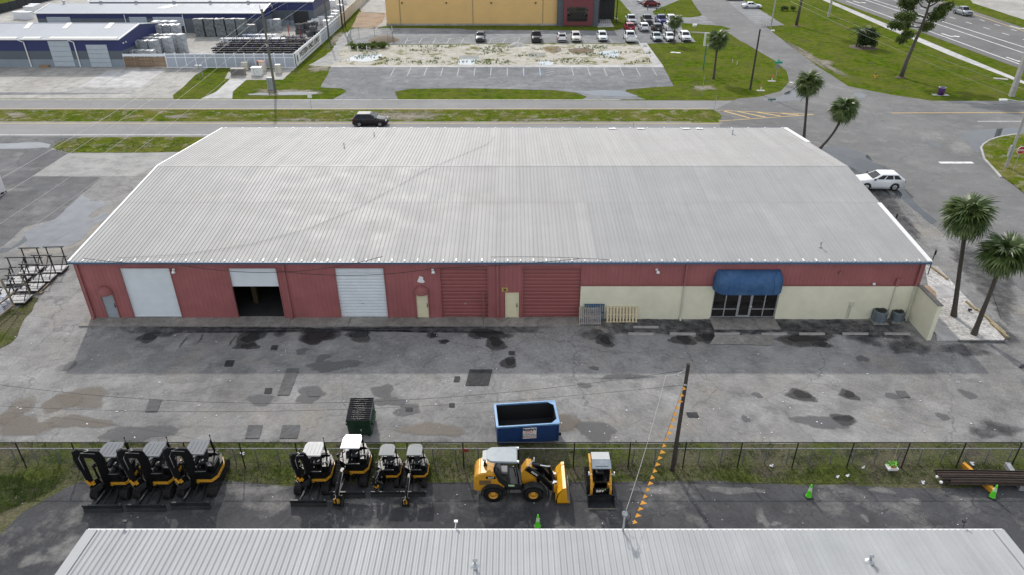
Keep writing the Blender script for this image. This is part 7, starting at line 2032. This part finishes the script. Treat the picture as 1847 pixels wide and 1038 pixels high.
# ---- white vinyl fence and gate
m_vinyl = pm('white_vinyl', (0.76, 0.79, 0.83), 0.4, var=0.04)
m_tanv = pm('tan_vinyl', (0.58, 0.52, 0.42), 0.5, var=0.05)
def vinyl(A, B, label, step=1.65, h=2.3, mat=m_vinyl, split=True):
    A = Vector((A[0], A[1], 0)); B = Vector((B[0], B[1], 0)); L = (B - A).length; d = (B - A).normalized(); rz_ = atan2(d.y, d.x); n = max(1, int(round(L / step))); w = L / n
    t = thing('vinyl_fence', label, 'fence', (A.x, A.y, 0), rz_)
    pmm = MB().box((0, 0, h / 2 + .06), (.14, .14, h + .12)).box((0, 0, h + .15), (.18, .18, .06)).mesh('post', mat)
    pan = MB(); k_ = 9; bmat = MATS.get('vinyl_board_shaded') or pm('vinyl_board_shaded', (0.42, 0.46, 0.52), 0.45, var=0.05); bmat = bmat if mat is m_vinyl else mat  # boards of the white fence carry the shade as a bluish-grey colour
    for i in range(k_): pan.box((.08 + (i + .5) * (w - .16) / k_, 0, (h * .74 if split else h) / 2 + .04), ((w - .16) / k_ - .012, .04, (h * .74 if split else h) - .08))
    pm_ = pan.mesh('board_panel', bmat); up_ = MB()
    for i in range(k_): up_.box((.08 + (i + .5) * (w - .16) / k_, 0, h * .88), ((w - .16) / k_ - .014, .035, h * .2))
    um_ = up_.mesh('top_panel', bmat); rl = MB().box((w / 2, 0, 0), (w - .1, .08, .12)).mesh('rail', mat)
    for i in range(n + 1):
        inst('post', pmm, t, (i * w, 0, 0))
        if i < n:
            inst('board_panel', pm_, t, (i * w, 0, 0))
            if split: inst('top_panel', um_, t, (i * w, 0, 0)); inst('rail', rl, t, (i * w, 0, h * .76))
            inst('rail', rl, t, (i * w, 0, .1)); inst('rail', rl, t, (i * w, 0, h))
    return t
C0 = G(303, 123); C1 = G(533, 123); C2 = G(613, 50); C3 = G(672, -10)
vinyl(C0, C1, 'white panelled vinyl fence along the concrete apron and utility pad')
vf = vinyl(C1, C2, 'white vinyl fence with banner running back from the corner', 1.9)
vinyl(C2, C3, 'tan vinyl fence continuing beyond the two dark poles', 2.0, mat=m_tanv)
C00 = G(227, 122)
gt = thing('slatted_gate', 'brown timber slatted screen under a white rail beside the blue shed', 'gate', (C00.x, C00.y, 0))
Lg = C0.x - C00.x - .2; m_tim = pm('brown_timber', (0.24, 0.165, 0.1), .85, var=.25, scale=3, perobj=.25)
sl = BX((0, 0, 0), (Lg / 3 - .1, .05, .13)).mesh('slat', m_tim)
for c_ in range(3):
    for i in range(11): inst('slat', sl, gt, (Lg / 6 + c_ * Lg / 3, -.05, .15 + i * .155))
    MB().box((Lg / 3 * (c_ + .02) + .06, -.1, .9), (.12, .05, 1.75)).build('batten', m_tim, gt)
m = MB(); m.box((Lg / 2, .05, 2.05), (Lg, .08, .4)); m.build('white_rail', m_vinyl, gt)
for i in range(5): MB().box((Lg * i / 4, .05, 1.15), (.1, .1, 2.3)).build('post', m_vinyl, gt)
# banner
d = (C2 - C1).normalized(); rzb = atan2(d.y, d.x)
bn = thing('banner', 'long white banner reading WESTERN FENCE SUPPLY tied to the fence', 'banner', (C1.x + .25 * d.x, C1.y + .25 * d.y, 0), rzb)
nrm_ = -0.16
BLEN = (G(577, 82) - C1).length
m = MB(); N_ = 14; vs = []
for i in range(N_ + 1):
    x_ = BLEN * i / N_; y_ = nrm_ + .03 * sin(i * 1.7); sgd = -.15 * sin(pi * i / N_)
    vs += [(x_, y_, .25 + sgd * .4), (x_, y_ - .01, 2.42 + sgd * .3), (x_, y_ - .02, .25 + sgd * .4), (x_, y_ - .03, 2.42 + sgd * .3)]
fs = []
for i in range(N_): o_ = i * 4; fs += [(o_, o_ + 4, o_ + 5, o_ + 1), (o_ + 2, o_ + 3, o_ + 7, o_ + 6), (o_ + 1, o_ + 5, o_ + 7, o_ + 3), (o_, o_ + 2, o_ + 6, o_ + 4)]
m.add(vs, fs); m.build('banner_sheet', m_white, bn)
M = Matrix.Translation((BLEN * .54, nrm_ - .07, 1.35)) @ Matrix.Rotation(pi / 2, 4, 'X') @ Matrix.Diagonal((1.0, 1.0, 1, 1))
tx = text_mesh('WESTERN FENCE SUPPLY', 0.9, m_black, 'lettering', bn, M, .004, bold=.015)
w_ = tx.dimensions.x; tx.matrix_local = Matrix.Translation((BLEN * .54, nrm_ - .07, 1.5)) @ Matrix.Rotation(pi / 2, 4, 'X') @ Matrix.Diagonal((BLEN * .8 / max(.1, max(v.co.x for v in tx.data.vertices) - min(v.co.x for v in tx.data.vertices)), 1.45, 1, 1))
m = MB(); rr = random.Random(4); x_ = BLEN * .16
while x_ < BLEN * .92: l_ = rr.uniform(.2, .7); m.box((x_ + l_ / 2, nrm_ - .07, .68), (l_, .006, .2)); x_ += l_ + rr.uniform(.12, .3)
m.build('small_print', pm('grey_print', (.25, .27, .33), .6), bn)
MB().box((BLEN * .065, nrm_ - .07, 1.3), (.42, .006, 1.1)).build('logo_mark', pm('charcoal_print', (.06, .06, .07), .6), bn)
# ---- wrapped bundles
def lumpy(seed, w, d, h, mat, k=.05):
    bm = bmesh.new(); bmesh.ops.create_cube(bm, size=1.0); bmesh.ops.subdivide_edges(bm, edges=bm.edges[:], cuts=3, use_grid_fill=True)
    for v in bm.verts:
        q = mnoise.noise_vector(v.co * 2.3 + Vector((seed * 3.1, seed, 0)))
        rr_ = Vector(v.co); L = max(abs(rr_.x), abs(rr_.y)); c_ = 1 - .06 * (abs(rr_.x) > .45 and abs(rr_.y) > .45)
        v.co = Vector((rr_.x * w * c_, rr_.y * d * c_, (rr_.z + .5) * h)) + q * k * (1.6 if rr_.z > .2 else 1)
    me = bpy.data.meshes.new('bundle'); bm.to_mesh(me); bm.free(); me.materials.append(mat)
    return me
m_wrap = pm('plastic_wrap', (0.36, 0.38, 0.4), 0.35, var=0.4, scale=4, perobj=0.15, dirt=(0.2, 0.22, 0.23))
m_wrapd = pm('grey_wire_roll', (0.12, 0.135, 0.14), 0.5, var=0.3, scale=6, perobj=0.25, dirt=(0.25, 0.27, 0.28))
m_sackw = pm('white_sack', (0.7, 0.71, 0.72), 0.5, var=0.1, scale=3)
BUN = [lumpy(i, 1.55, 1.4, 1.15, m_wrap, .07) for i in range(3)]; BUD = [lumpy(i + 5, 1.98, 1.3, 1.22, m_wrapd, .07) for i in range(3)]
strap = MB()
for x_ in (-.35, .35): strap.box((x_, 0, .57), (.04, 1.32, 1.16))
strap_me = strap.mesh('strap', m_black)
def bundle(px, py, lev, mesh, label, group, rz=0.0, strp=False):
    g = G(px, py); o = inst('wrapped_bundle', mesh, None, (g.x, g.y + .6, .012 + lev * 1.13), (0, 0, rz + rnd.uniform(-.12, .12)))
    tag(o, label, 'bundle', group); 
    return o
gb_ = 'shrink-wrapped bundles heaped behind the slatted gate'
for row, (py, lv, xs) in enumerate(((116, 2, (240, 256, 273)), (110, 3, (249, 265, 282)), (104, 3, (257, 273, 290, 306)), (98, 3, (267, 283, 299, 315, 330)), (91, 4, (278, 293, 309, 324)), (84, 4, (290, 305, 320)))):
    for x_ in xs:
        L_n = lv
        for l_ in range(L_n): bundle(x_, py, l_, BUN[(int(x_) + l_) % 3] if (x_ > 250 or l_ == L_n - 1) else BUD[l_ % 3], 'glossy shrink-wrapped bundle in the heap behind the slatted gate', gb_)
gb2 = 'dark wire rolls stacked before the narrow navy shed'
for c_, x_ in enumerate((362, 381, 400, 419, 438, 454)):
    for l_ in range(3):
        if c_ == 5 and l_ == 2: continue
        bundle(x_, 67, l_, BUD[(c_ + l_) % 3], 'grey wire roll stacked three high before the narrow navy shed', gb2)
for x_, py, l_ in ((470, 58, 0), (486, 57, 0), (500, 56, 0), (486, 57, 1), (470, 58, 1), (500, 56, 1), (456, 59, 0)):
    bundle(x_, py, l_, BUN[l_], 'clear wrapped bundle between the wire rolls and the rear shed', 'clear wrapped bundles by the rear shed')
for i, (x_, py) in enumerate(((570, 47), (580, 43), (596, 40), (604, 36), (590, 48), (562, 50), (607, 28), (615, 22), (620, 8), (600, 14))):
    g = G(x_, py); o = inst('white_sack', BUN[i % 3].copy(), None, (g.x, g.y, .012), (0, 0, i * .4), (1, 1, rnd.uniform(.8, 1.5))); o.data.materials[0] = m_sackw; tag(o, 'white bulk pack standing behind the white vinyl fence', 'pack', 'white packs inside the fence line')
for i, (x_, py, l_) in enumerate(((540, 62, 0), (553, 60, 0), (567, 58, 0), (560, 66, 0), (572, 64, 0), (542, 61, 1), (555, 59, 1), (569, 57, 1), (566, 66, 1))):
    g = G(x_, py); t = thing('hollow_crate', 'dark hollow crate in the tumbled stack by the rear shed', 'crate', (g.x, g.y, .012 + l_ * 1.0), .2 * i, 'dark crates by the rear shed')
    m = MB()
    for a_, b_ in (((0, -.5), (1.3, .08)), ((0, .5), (1.3, .08)), ((-.6, 0), (.08, .92)), ((.6, 0), (.08, .92)), ((0, 0), (.06, .92))): m.box((a_[0], a_[1], .48), (b_[0], b_[1], .94))
    m.build('crate_walls', pm('crate_grey', (.07, .075, .08), .6, var=.2), t); BX((0, 0, .05), (1.2, .95, .06)).build('crate_floor', m_black, t)
# ---- pipe racks
m_pblk = pm('black_pipe', (.014, .014, .016), .65, spec=.2, var=.2, perobj=.3); m_pgal = pm('pale_pipe', (.5, .54, .58), .4, var=.1, perobj=.2); m_rnavy = pm('navy_rack', (.02, .028, .13), .5, var=.1)
def pipe_rack(px, py, L, lev, mats, label, gr_):
    g = G(px, py); t = thing('pipe_rack', label, 'pipe rack', (g.x, g.y, .012), 0, gr_)
    for k_ in range(3):
        x_ = -L / 2 + .5 + k_ * (L - 1) / 2
        for yy in (-.45, .45): BX((x_, yy, .5 * (lev * .42 + .35)), (.1, .1, lev * .42 + .35)).build('upright', m_rnavy, t)
        for l_ in range(lev): BX((x_, 0, .2 + l_ * .42), (.08, .9, .08)).build('bearer', m_rnavy, t)
    pmes = MB().cyl((-L / 2 - .2, 0, 0), (L / 2 + .2, 0, 0), .1, n=7).mesh('pipe', mats)
    pcap = MB().cyl((-L / 2 - .215, 0, 0), (-L / 2 - .2, 0, 0), .08, n=7).mesh('pipe_cap', m_white)
    for l_ in range(lev):
        for k_ in range(5):
            o = inst('pipe', pmes, t, (rnd.uniform(-.25, .25), -.38 + k_ * .19, .32 + l_ * .42)); 
            if rnd.random() < .2: inst('pipe_cap', pcap, o)
gpr = 'racks of black fence pipe in the yard'
for px, py, L in ((410, 99, 4.6), (460, 99, 4.6), (510, 99, 4.6), (418, 91, 4.6), (468, 91, 4.6), (520, 91, 4.6), (440, 84, 4.6), (490, 84, 4.6), (536, 83, 4.2)):
    pipe_rack(px, py, L, 3, m_pblk, 'navy rack loaded with black pipes behind the white fence', gpr)
for px, py in ((430, 77), (485, 77), (470, 70)): pipe_rack(px, py, 6.2, 2, m_pgal, 'navy rack loaded with pale grey pipes behind the black ones', 'racks of pale pipe in the yard')
for px, py in ((530, 74), (545, 79)): pipe_rack(px, py, 4.5, 2, m_pblk, 'low rack of black pipes beside the tumbled crates', 'low racks by the crates')
for px, py in ((522, 66), (543, 73)):
    g = G(px, py); o = BX((0, 0, 1.2), (.14, .14, 2.4)).build('red_post', pm('red_post_paint', (.35, .02, .02), .5), None, (g.x, g.y, 0)); tag(o, 'red steel post standing among the pipe racks', 'post', 'red posts among the racks')
# things in the far left corner of the yard
vinyl(G(-40, 36), G(62, 9), 'dark screened fence at the far corner beside the lane', 3.0, 2.0, mat=pm('dark_screen', (.02, .024, .028), .8), split=False)
vinyl(G(62, 9), G(118, -6), 'dark screened fence with lattice behind the sheds', 3.0, 2.0, mat=pm('dark_screen', (.02, .024, .028), .8), split=False)
for i, (px, py) in enumerate(((57, 24), (38, 34), (66, 20), (50, 35))):
    g = G(px, py); o = inst('white_pack', lumpy(i + 20, 2.4, 1.8, 1.6, m_sackw), None, (g.x, g.y, .012)); tag(o, 'big white wrapped pack by the dark screened fence', 'pack', 'white packs by the dark screen')
# ---- utility cabinets on the pad
def cabinet(px, py, w, d, ptop, mat, label, slat=False, top=None):
    g = G(px, py); h = hgt(px, py, ptop) * .92
    t = thing('utility_cabinet', label, 'cabinet', (g.x, g.y + d / 2, .016), 0)
    BX((0, 0, h / 2 + .05), (w, d, h - .1)).build('casing', mat, t); BX((0, 0, .05), (w + .2, d + .2, .1)).build('plinth', m_conc, t); BX((0, 0, h + .02), (w + .06, d + .06, .06)).build('lid', top or mat, t)
    BX((-w * .2, -d / 2 - .012, h / 2 + .05), (.03, .02, h * .8)).build('door_seam', m_band, t); BX((w * .1, -d / 2 - .02, h * .55), (.05, .03, .14)).build('handle', m_black, t)
    if slat:
        for k_ in range(10): BX((-w / 2 + (k_ + .5) * w / 10, -d / 2 - .02, h / 2 + .05), (.05, .03, h * .85)).build('slat', m_band, t)
m_ccab = pm('cream_cabinet', (.56, .53, .45), .55, var=.06); m_wcab = pm('white_cabinet', (.7, .7, .68), .5, var=.05); m_tcab = pm('taupe_cabinet', (.24, .21, .19), .7, var=.1); m_gcab = pm('grey_cabinet', (.3, .34, .33), .6, var=.1); m_rcab = pm('rust_cabinet', (.3, .11, .07), .7, var=.15)
cabinet(429, 138, 2.2, 1.0, 124.5, m_tcab, 'taupe slatted cabinet on the utility pad', True); cabinet(442, 127, 1.0, .8, 113, m_ccab, 'slim cream cabinet behind the taupe one'); cabinet(463, 138, 1.6, 1.1, 122, m_wcab, 'squat white cabinet on the utility pad')
cabinet(474, 130, .9, .9, 111, m_ccab, 'cream cabinet with rust red top on the utility pad', top=m_rcab); cabinet(470, 128, .8, .8, 110, m_rcab, 'rust red cabinet beside the cream one'); cabinet(502, 134, .8, .8, 117, m_ccab, 'tall cream cabinet apart at the pad edge'); cabinet(489, 162, 1.0, .7, 140, m_gcab, 'grey green cabinet at the foot of the wooden pole')
g = G(362, 138); t = thing('meter_stand', 'pair of grey meter boxes on posts at the apron edge', 'meter', (g.x, g.y, .01))
for sx in (-.3, .35): MB().bar((sx, 0, 0), (sx, 0, 1.7), .1).build('post', m_galv, t); BX((sx, -.05, 1.55), (.5, .25, .5)).build('meter_box', m_galv, t)
g = G(82, 122); o = inst('debris_pile', lumpy(33, 1.7, .8, .45, m_tim), None, (g.x, g.y, .012)); tag(o, 'low heap of brown scrap wood against the blue shed', 'scrap wood')
# ---- ochre building
YO = 120.6; OX0, OX1 = V(698, 46, YO).x, V(1004, 46, YO).x
oc = thing('ochre_building', 'large ochre yellow block building with charcoal and maroon portal', 'building', (0, 0, 0))
m_och = pm('ochre_paint', (.72, .47, .185), .7, var=.06, scale=.35); m_och2 = pm('ochre_joint', (.33, .25, .13), .8); m_char = pm('charcoal_stone', (.1, .11, .125), .8, var=.3, scale=5, bump=.4); m_mar = pm('maroon_panel', (.17, .04, .045), .55, var=.06)
PX1 = V(1077, 46, YO).x
BX(((OX0 + OX1) / 2, YO + 9, 3.6), (OX1 - OX0, 18, 7.2)).build('wall', m_och, oc); BX(((OX0 + OX1) / 2, YO + 9, 7.25), (OX1 - OX0 + .3, 18.3, .14)).build('parapet', m_white, oc)
BX(((OX0 + OX1) / 2, YO - .04, .2), (OX1 - OX0, .1, .4)).build('plinth', m_conc, oc)
for px in (722, 853, 979): p = V(px, 30, YO); BX((p.x, YO - .03, 3.4), (.16, .06, 6.6)).build('control_joint', m_och2, oc)
for px in (725, 805, 886, 966): p = V(px, 5.5, YO); MB().lathe([(0, .2), (.2, .1), (.16, -.12)], (p.x, YO - .2, p.z), 8).build('wall_lamp', m_black, oc)
BX(((OX1 + PX1) / 2, YO + 6, 4), (PX1 - OX1, 14, 8)).build('portal_wall', m_char, oc)
a = V(1015, 46, YO).x; b = V(1067, 46, YO).x; BX(((a + b) / 2, YO - 1.15, 3.2), (b - a, .3, 6.0)).build('portal_panel', m_mar, oc)
a2 = V(1022, 39, YO).x; b2 = V(1058, 39, YO).x; BX(((a2 + b2) / 2, YO - 1.32, 2.55), (b2 - a2, .08, 2.9)).build('window', m_glass, oc)
cb_ = MB(); sid = BX((0, 0, 0), (.62, .06, .28)).mesh('stone_block', m_char)
for k_ in range(26):
    for xx in (OX1 + .35, OX1 + 1.0, PX1 - .35, PX1 - .95):
        inst('stone_block', sid, oc, (xx + (.15 if k_ % 2 else -.05), YO - 1.0 - rnd.uniform(0, .05), .15 + k_ * .3))
vx0, vx1 = V(1079, 30, YO + 3).x, V(1113, 30, YO + 3).x
m = MB(); m.box(((vx0 + vx1) / 2, YO + 5.5, 5.6), (vx1 - vx0, 6, .3)); m.build('porch_roof', m_char, oc)
for xx in (vx0 + .15, vx1 - .15): BX((xx, YO + 2.7, 2.8), (.2, .2, 5.5)).build('porch_post', m_black, oc)
BX(((vx0 + vx1) / 2, YO + 8, 2.8), (vx1 - vx0, .2, 5.6)).build('porch_wall', m_black, oc)
for k_ in range(9): BX((vx0 + .3 + k_ * (vx1 - vx0 - .5) / 8, YO + 2.7, .7), (.05, .05, 1.3)).build('railing_bar', m_black, oc)
BX(((vx0 + vx1) / 2, YO + 2.7, 1.35), (vx1 - vx0, .07, .07)).build('railing_rail', m_black, oc)
# ---- wire pen by the brush
pen = thing('wire_pen', 'small rusty wire pen of thin posts on the sand lot', 'fence', (0, 0, 0))
pp = [(628, 85), (634, 72), (648, 68), (676, 66), (708, 66), (709, 76), (700, 80)]
for px, py in pp: g = G(px, py); MB().cyl((g.x, g.y, 0), (g.x, g.y, 2.0), .04, n=6).build('post', m_fgal, pen)
for a, b in zip(pp[:-1], pp[1:]):
    A_, B_ = G(*a), G(*b); mesh_fabric(A_, B_, 1.9, .3, .006, m_fgal, pen); MB().bar((A_.x, A_.y, 2), (B_.x, B_.y, 2), .04).build('rail', m_fgal, pen)
pp = [(632, 93), (646, 94), (662, 93)]
for px, py in pp: g = G(px, py); MB().bar((g.x, g.y, 0), (g.x, g.y, 1.0), .12).build('post', m_white, pen)

# ---- utility poles, street lights, signs
def pole(name, label, px, py, ptop, mat, r=.16, arm=None, H=None):
    g = G(px, py); h = H or hgt(px, py, ptop)
    t = thing(name, label, 'utility pole', (g.x, g.y, 0)); MB().cyl((0, 0, -.1), (0, 0, h), r, r * .72, n=10).build('pole', mat, t)
    return t, g, h
p1, g1, h1 = pole('utility_pole', 'greenish wooden utility pole beside the utility cabinets', 497, 168, 17, pm('green_grey_pole', (.13, .13, .1), .85, var=.2, scale=1.2), .2)
MB().bar((0, -.25, h1 - 4.3), (.9, -.5, h1 - 3.7), .09).build('bracket', m_galv, p1); MB().cyl((-.22, 0, h1 - .3), (-.22, 0, h1 + .6), .05, n=6).build('insulator', m_galv, p1); BX((0, -.25, h1 - 5), (.3, .2, .3)).build('cable_clamp', m_galv, p1)
pole('utility_pole', 'wooden utility pole behind the bannered fence', 594, 74, -60, m_pole_grey, .17)
pole('utility_pole', 'dark utility pole leaning close to the tan fence, one of two', 618, 52, -60, m_wood_pole, .17); pole('utility_pole', 'slim dark utility pole right beside its twin at the tan fence', 623, 49, -60, m_wood_pole, .14)
p, g, h = pole('street_light', 'dark wooden pole with lamp arm on the corner lawn', 1353, 162, 53, m_wood_pole, .16)
MB().tube([(0, 0, h - .2), (.8, -.2, h - .05), (1.5, -.3, h - .1)], .05, 6).build('lamp_arm', m_galv, p); BX((1.75, -.35, h - .12), (.6, .25, .14)).build('lamp_head', m_white, p)
pole('utility_pole', 'grey concrete pole beside the roadside parking rail', 1390, 52, -40, m_concpole, .17); pole('utility_pole', 'pale concrete pole on the lawn by the footway', 1494, 31, -40, m_concpole, .28)
g = G(1824, 174); t = thing('utility_pole', 'massive pale concrete pole at the lawn corner by the footway', 'utility pole', (g.x, g.y, 0)); m = MB(); m.box((0, 0, 6), (.62, .62, 12), taper=.7); m.build('pole', m_concpole, t)
gA = G(1814, 304); hA = 11.0
t = thing('street_light', 'grey concrete street light pole on the kerbed island', 'street light', (gA.x, gA.y, .13)); MB().cyl((0, 0, 0), (0, 0, hA), .17, .12, n=10).build('pole', m_concpole, t); BX((-.25, 0, 1.9), (.12, .3, 1.3)).build('control_box', m_galv, t)
MB().tube([(0, 0, 7.2), (-1.2, 0.1, 7.45), (-2.4, .2, 7.6)], .06, 6).build('lamp_arm', m_galv, t); BX((-2.8, .2, 7.58), (.8, .3, .16)).build('lamp_head', m_white, t)
# power lines
LP = lambda o, z, dx=0.0: Vector((o.x + dx, o.y, z))
far = [V(-20, 420, 25), V(-30, 350, 30), V(60, 470, 20), V(190, 300, 42)]
gl = 'power lines crossing above the carriageways'
P1 = Vector((g1.x, g1.y, 0))
for (zz_, dx), (tx_, ty_) in zip(((h1 - .2, -.3), (h1 - .9, -.2), (h1 - 2.6, -.1), (h1 - 4.6, .0)), ((-10, 345), (-10, 378), (-10, 430), (0, 470))):
    a = LP(P1, zz_, dx); b = V(tx_ - 30, ty_, 8.0)
    wire(sag(a, b, .8, 20), .011, m_wire, 'pale power line running from the greenish pole across the roads', 'power_line', gl)
P2 = G(618, 52); 
for zz_ in (h1 - .2, h1 - .9, h1 - 3): wire(sag(LP(P1, zz_), Vector((P2.x, P2.y, zz_ + 1)), .4, 10), .012, m_wire, 'pale power line between the greenish pole and the twin dark poles', 'power_line', 'power lines over the fence yard')
for y0_, y1_ in ((8, 172), (0, 150)):
    a = V(1425, y0_ - 6, 100); b = V(1900, y1_ + 30, 52); wire(sag(a, b, .5, 14), .014, m_wire, 'pale power line sweeping over the lawn beside the pine', 'power_line', 'power lines over the corner lawn')
# signs
def sign(px, py, ptop, label, plate, mat, rz=0.0, r=.03, name='road_sign', shape='box'):
    g = G(px, py); h = hgt(px, py, ptop); t = thing(name, label, 'sign', (g.x, g.y, 0), rz); MB().cyl((0, 0, 0), (0, 0, h), r, n=6).build('post', m_galv, t)
    if plate: BX((0, -.04, h - plate[1] / 2), (plate[0], .03, plate[1])).build('sign_plate', mat, t)
    return t, h
m_sback = pm('sign_back_grey', (.22, .23, .24), .5, var=.1)
sign(563, 205, 167, 'grey backed road sign on a thin post in the median', (.6, .75), m_white); sign(1288, 203, 172, 'thin dark marker post at the nose of the median', None, m_sback); sign(1266, 173, 137, 'thin bare post on the corner lawn', None, m_sback); sign(1363, 180, 168, 'short', None, m_sback) if False else None
sign(1141, 243, 217, 'slim dark post behind the far eave of the warehouse', None, m_sback)
t, h = sign(1398, 147, 112, 'green street name sign on a post at the side road corner', None, m_sback, name='street_name_sign'); m_grn = pm('street_sign_green', (.01, .3, .2), .4)
BX((0, -.03, h - .1), (1.3, .03, .3)).build('name_plate', m_grn, t); BX((0, .02, h + .2), (.03, 1.1, .28)).build('name_plate', m_grn, t); MB().prism([(.38 * cos(a_), h - .75 + .38 * sin(a_)) for a_ in [pi / 8 + pi / 4 * k_ for k_ in range(8)]], .02, .05, 'Y').build('stop_plate', m_sback, t)
t, h = sign(1826, 312, 270, 'red octagonal stop sign on the kerbed island', None, m_sback, name='stop_sign')
h = hgt(1826, 312, 268); oc8 = lambda r_: [(r_ * cos(a_), h - .2 + r_ * sin(a_)) for a_ in [pi / 8 + pi / 4 * k_ for k_ in range(8)]]
pl_ = MB().prism(oc8(.46), -.08, -.05, 'Y').build('sign_border', m_white, t); MB().prism(oc8(.42), -.095, -.08, 'Y').build('sign_face', pm('stop_red', (.4, .02, .03), .45), t)
text_mesh('STOP', .3, m_white, 'lettering', pl_, Matrix.Translation((0, -.1, h - .2)) @ Matrix.Rotation(pi / 2, 4, 'X'), .003, bold=.008)
# empty sign frame on the corner lawn
g = G(1268, 127); t = thing('blank_billboard', 'empty white sign frame on a green post on the corner lawn', 'sign', (g.x, g.y, 0)); hh = hgt(1268, 127, 80)
MB().bar((0, 0, 0), (0, 0, hh), .16).build('post', pm('green_post', (.02, .16, .12), .5), t); z0_ = hh - .2; z1_ = hgt(1268, 127, 60)
for sx in (-.35, 1.5): BX((sx, 0, (z0_ + z1_) / 2), (.3, .12, z1_ - z0_)).build('frame_side', m_wcab, t)
for zz_ in (z0_, z1_): BX((.57, 0, zz_), (2.1, .14, .16)).build('frame_rail', m_wcab, t)
# bollards, hydrant, bins and covers
for px, py, pt in ((1372, 164, 150), (1392, 147, 136)):
    g = G(px, py); h = hgt(px, py, pt); t = thing('marker_post', 'white and orange marker post on the corner lawn pad', 'marker post', (g.x, g.y, 0), 0, 'marker posts on the corner lawn'); BX((0, 0, .03), (1.2, .6, .06)).build('pad', m_conc2, t); MB().cyl((0, 0, 0), (0, 0, h * .55), .06, n=6).build('post', m_white, t); MB().cyl((0, 0, h * .55), (0, 0, h), .07, n=6).build('marker_top', pm('orange_marker', (.6, .12, .03), .5), t)
g = G(1578, 141); t = thing('fire_hydrant', 'small yellow fire hydrant with dark cap on the lawn', 'hydrant', (g.x, g.y, 0)); m = MB(); m.cyl((0, 0, 0), (0, 0, .6), .15, .13, n=10); m.cyl((-.26, 0, .42), (.26, 0, .42), .08, n=8); m.build('barrel', pm('hydrant_yellow', (.65, .36, .02), .4), t); MB().lathe([(.17, .6), (.17, .66), (.1, .78), (0, .82)], (0, 0, 0), 10).build('cap', m_black, t)
g = G(1696, 172); t = thing('purple_bin', 'purple round litter bin on a pale slab by the lawn edge', 'bin', (g.x, g.y, 0)); m = MB(); m.lathe([(0, 0.08), (.46, .08), (.5, 1.15), (.5, 1.18), (.42, 1.18), (.4, .9), (0, .9)], (0, 0, 0), 14); m.build('bin_body', pm('purple_plastic', (.1, .035, .17), .5), t); BX((0, 0, .04), (2.3, .8, .08), rz=-.05).build('slab', m_conc2, t); MB().lathe([(.51, 1.14), (.53, 1.2), (.4, 1.2)], (0, 0, 0), 14).build('rim', pm('pale_lilac', (.45, .4, .5), .5), t)
for px, py in ((1214, 95.5), (1223, 96.2)): g = G(px, py); o = BX((0, 0, .05), (.9, .55, .1)).build('access_cover', m_white, None, (g.x, g.y, 0)); tag(o, 'white access cover flush in the corner lawn', 'cover', 'white covers in the lawn')
g = G(1805, 143); o = BX((0, 0, .04), (2.0, .9, .08), rz=-.4).build('access_slab', m_conc, None, (g.x, g.y, 0)); tag(o, 'pale concrete access slab in the grass by the footway', 'cover')
for px, py in ((1253, 48),): g = G(px, py); o = inst('white_rock', lumpy(50, .9, .6, .45, m_white), None, (g.x, g.y, .03)); tag(o, 'white rock on the small grass island', 'rock')
t = thing('parking_rail', 'low tan hoop railing at the end of the roadside bays', 'railing', (0, 0, 0))
for px in (1374, 1380, 1387): g = G(px, 48.5); MB().tube([(g.x, g.y, 0), (g.x, g.y, .9), (g.x + .5, g.y, .9), (g.x + .5, g.y, 0)], .05, 6).build('hoop', pm('tan_rail', (.4, .34, .22), .6), t)
for px, py in ((1321, 114), (1329, 117)): g = G(px, py); o = MB().cyl((0, 0, 0), (0, 0, .6), .07, n=7).build('vent_stub', m_ccab, None, (g.x, g.y, 0)); tag(o, 'pale pipe stub standing in the corner lawn', 'pipe', 'pipe stubs in the lawn')
t = thing('low_barrier', 'low dark barrier at the kerb tip beside the maroon car', 'barrier', (0, 0, 0)); A_, B_ = G(1168, 19), G(1199, 22)
MB().bar((A_.x, A_.y, .7), (B_.x, B_.y, .6), .12).build('rail', m_mgrey, t)
for q in (0, .5, 1): p = A_.lerp(B_, q); MB().bar((p.x, p.y, 0), (p.x, p.y, .8), .14).build('post', m_mgrey, t)
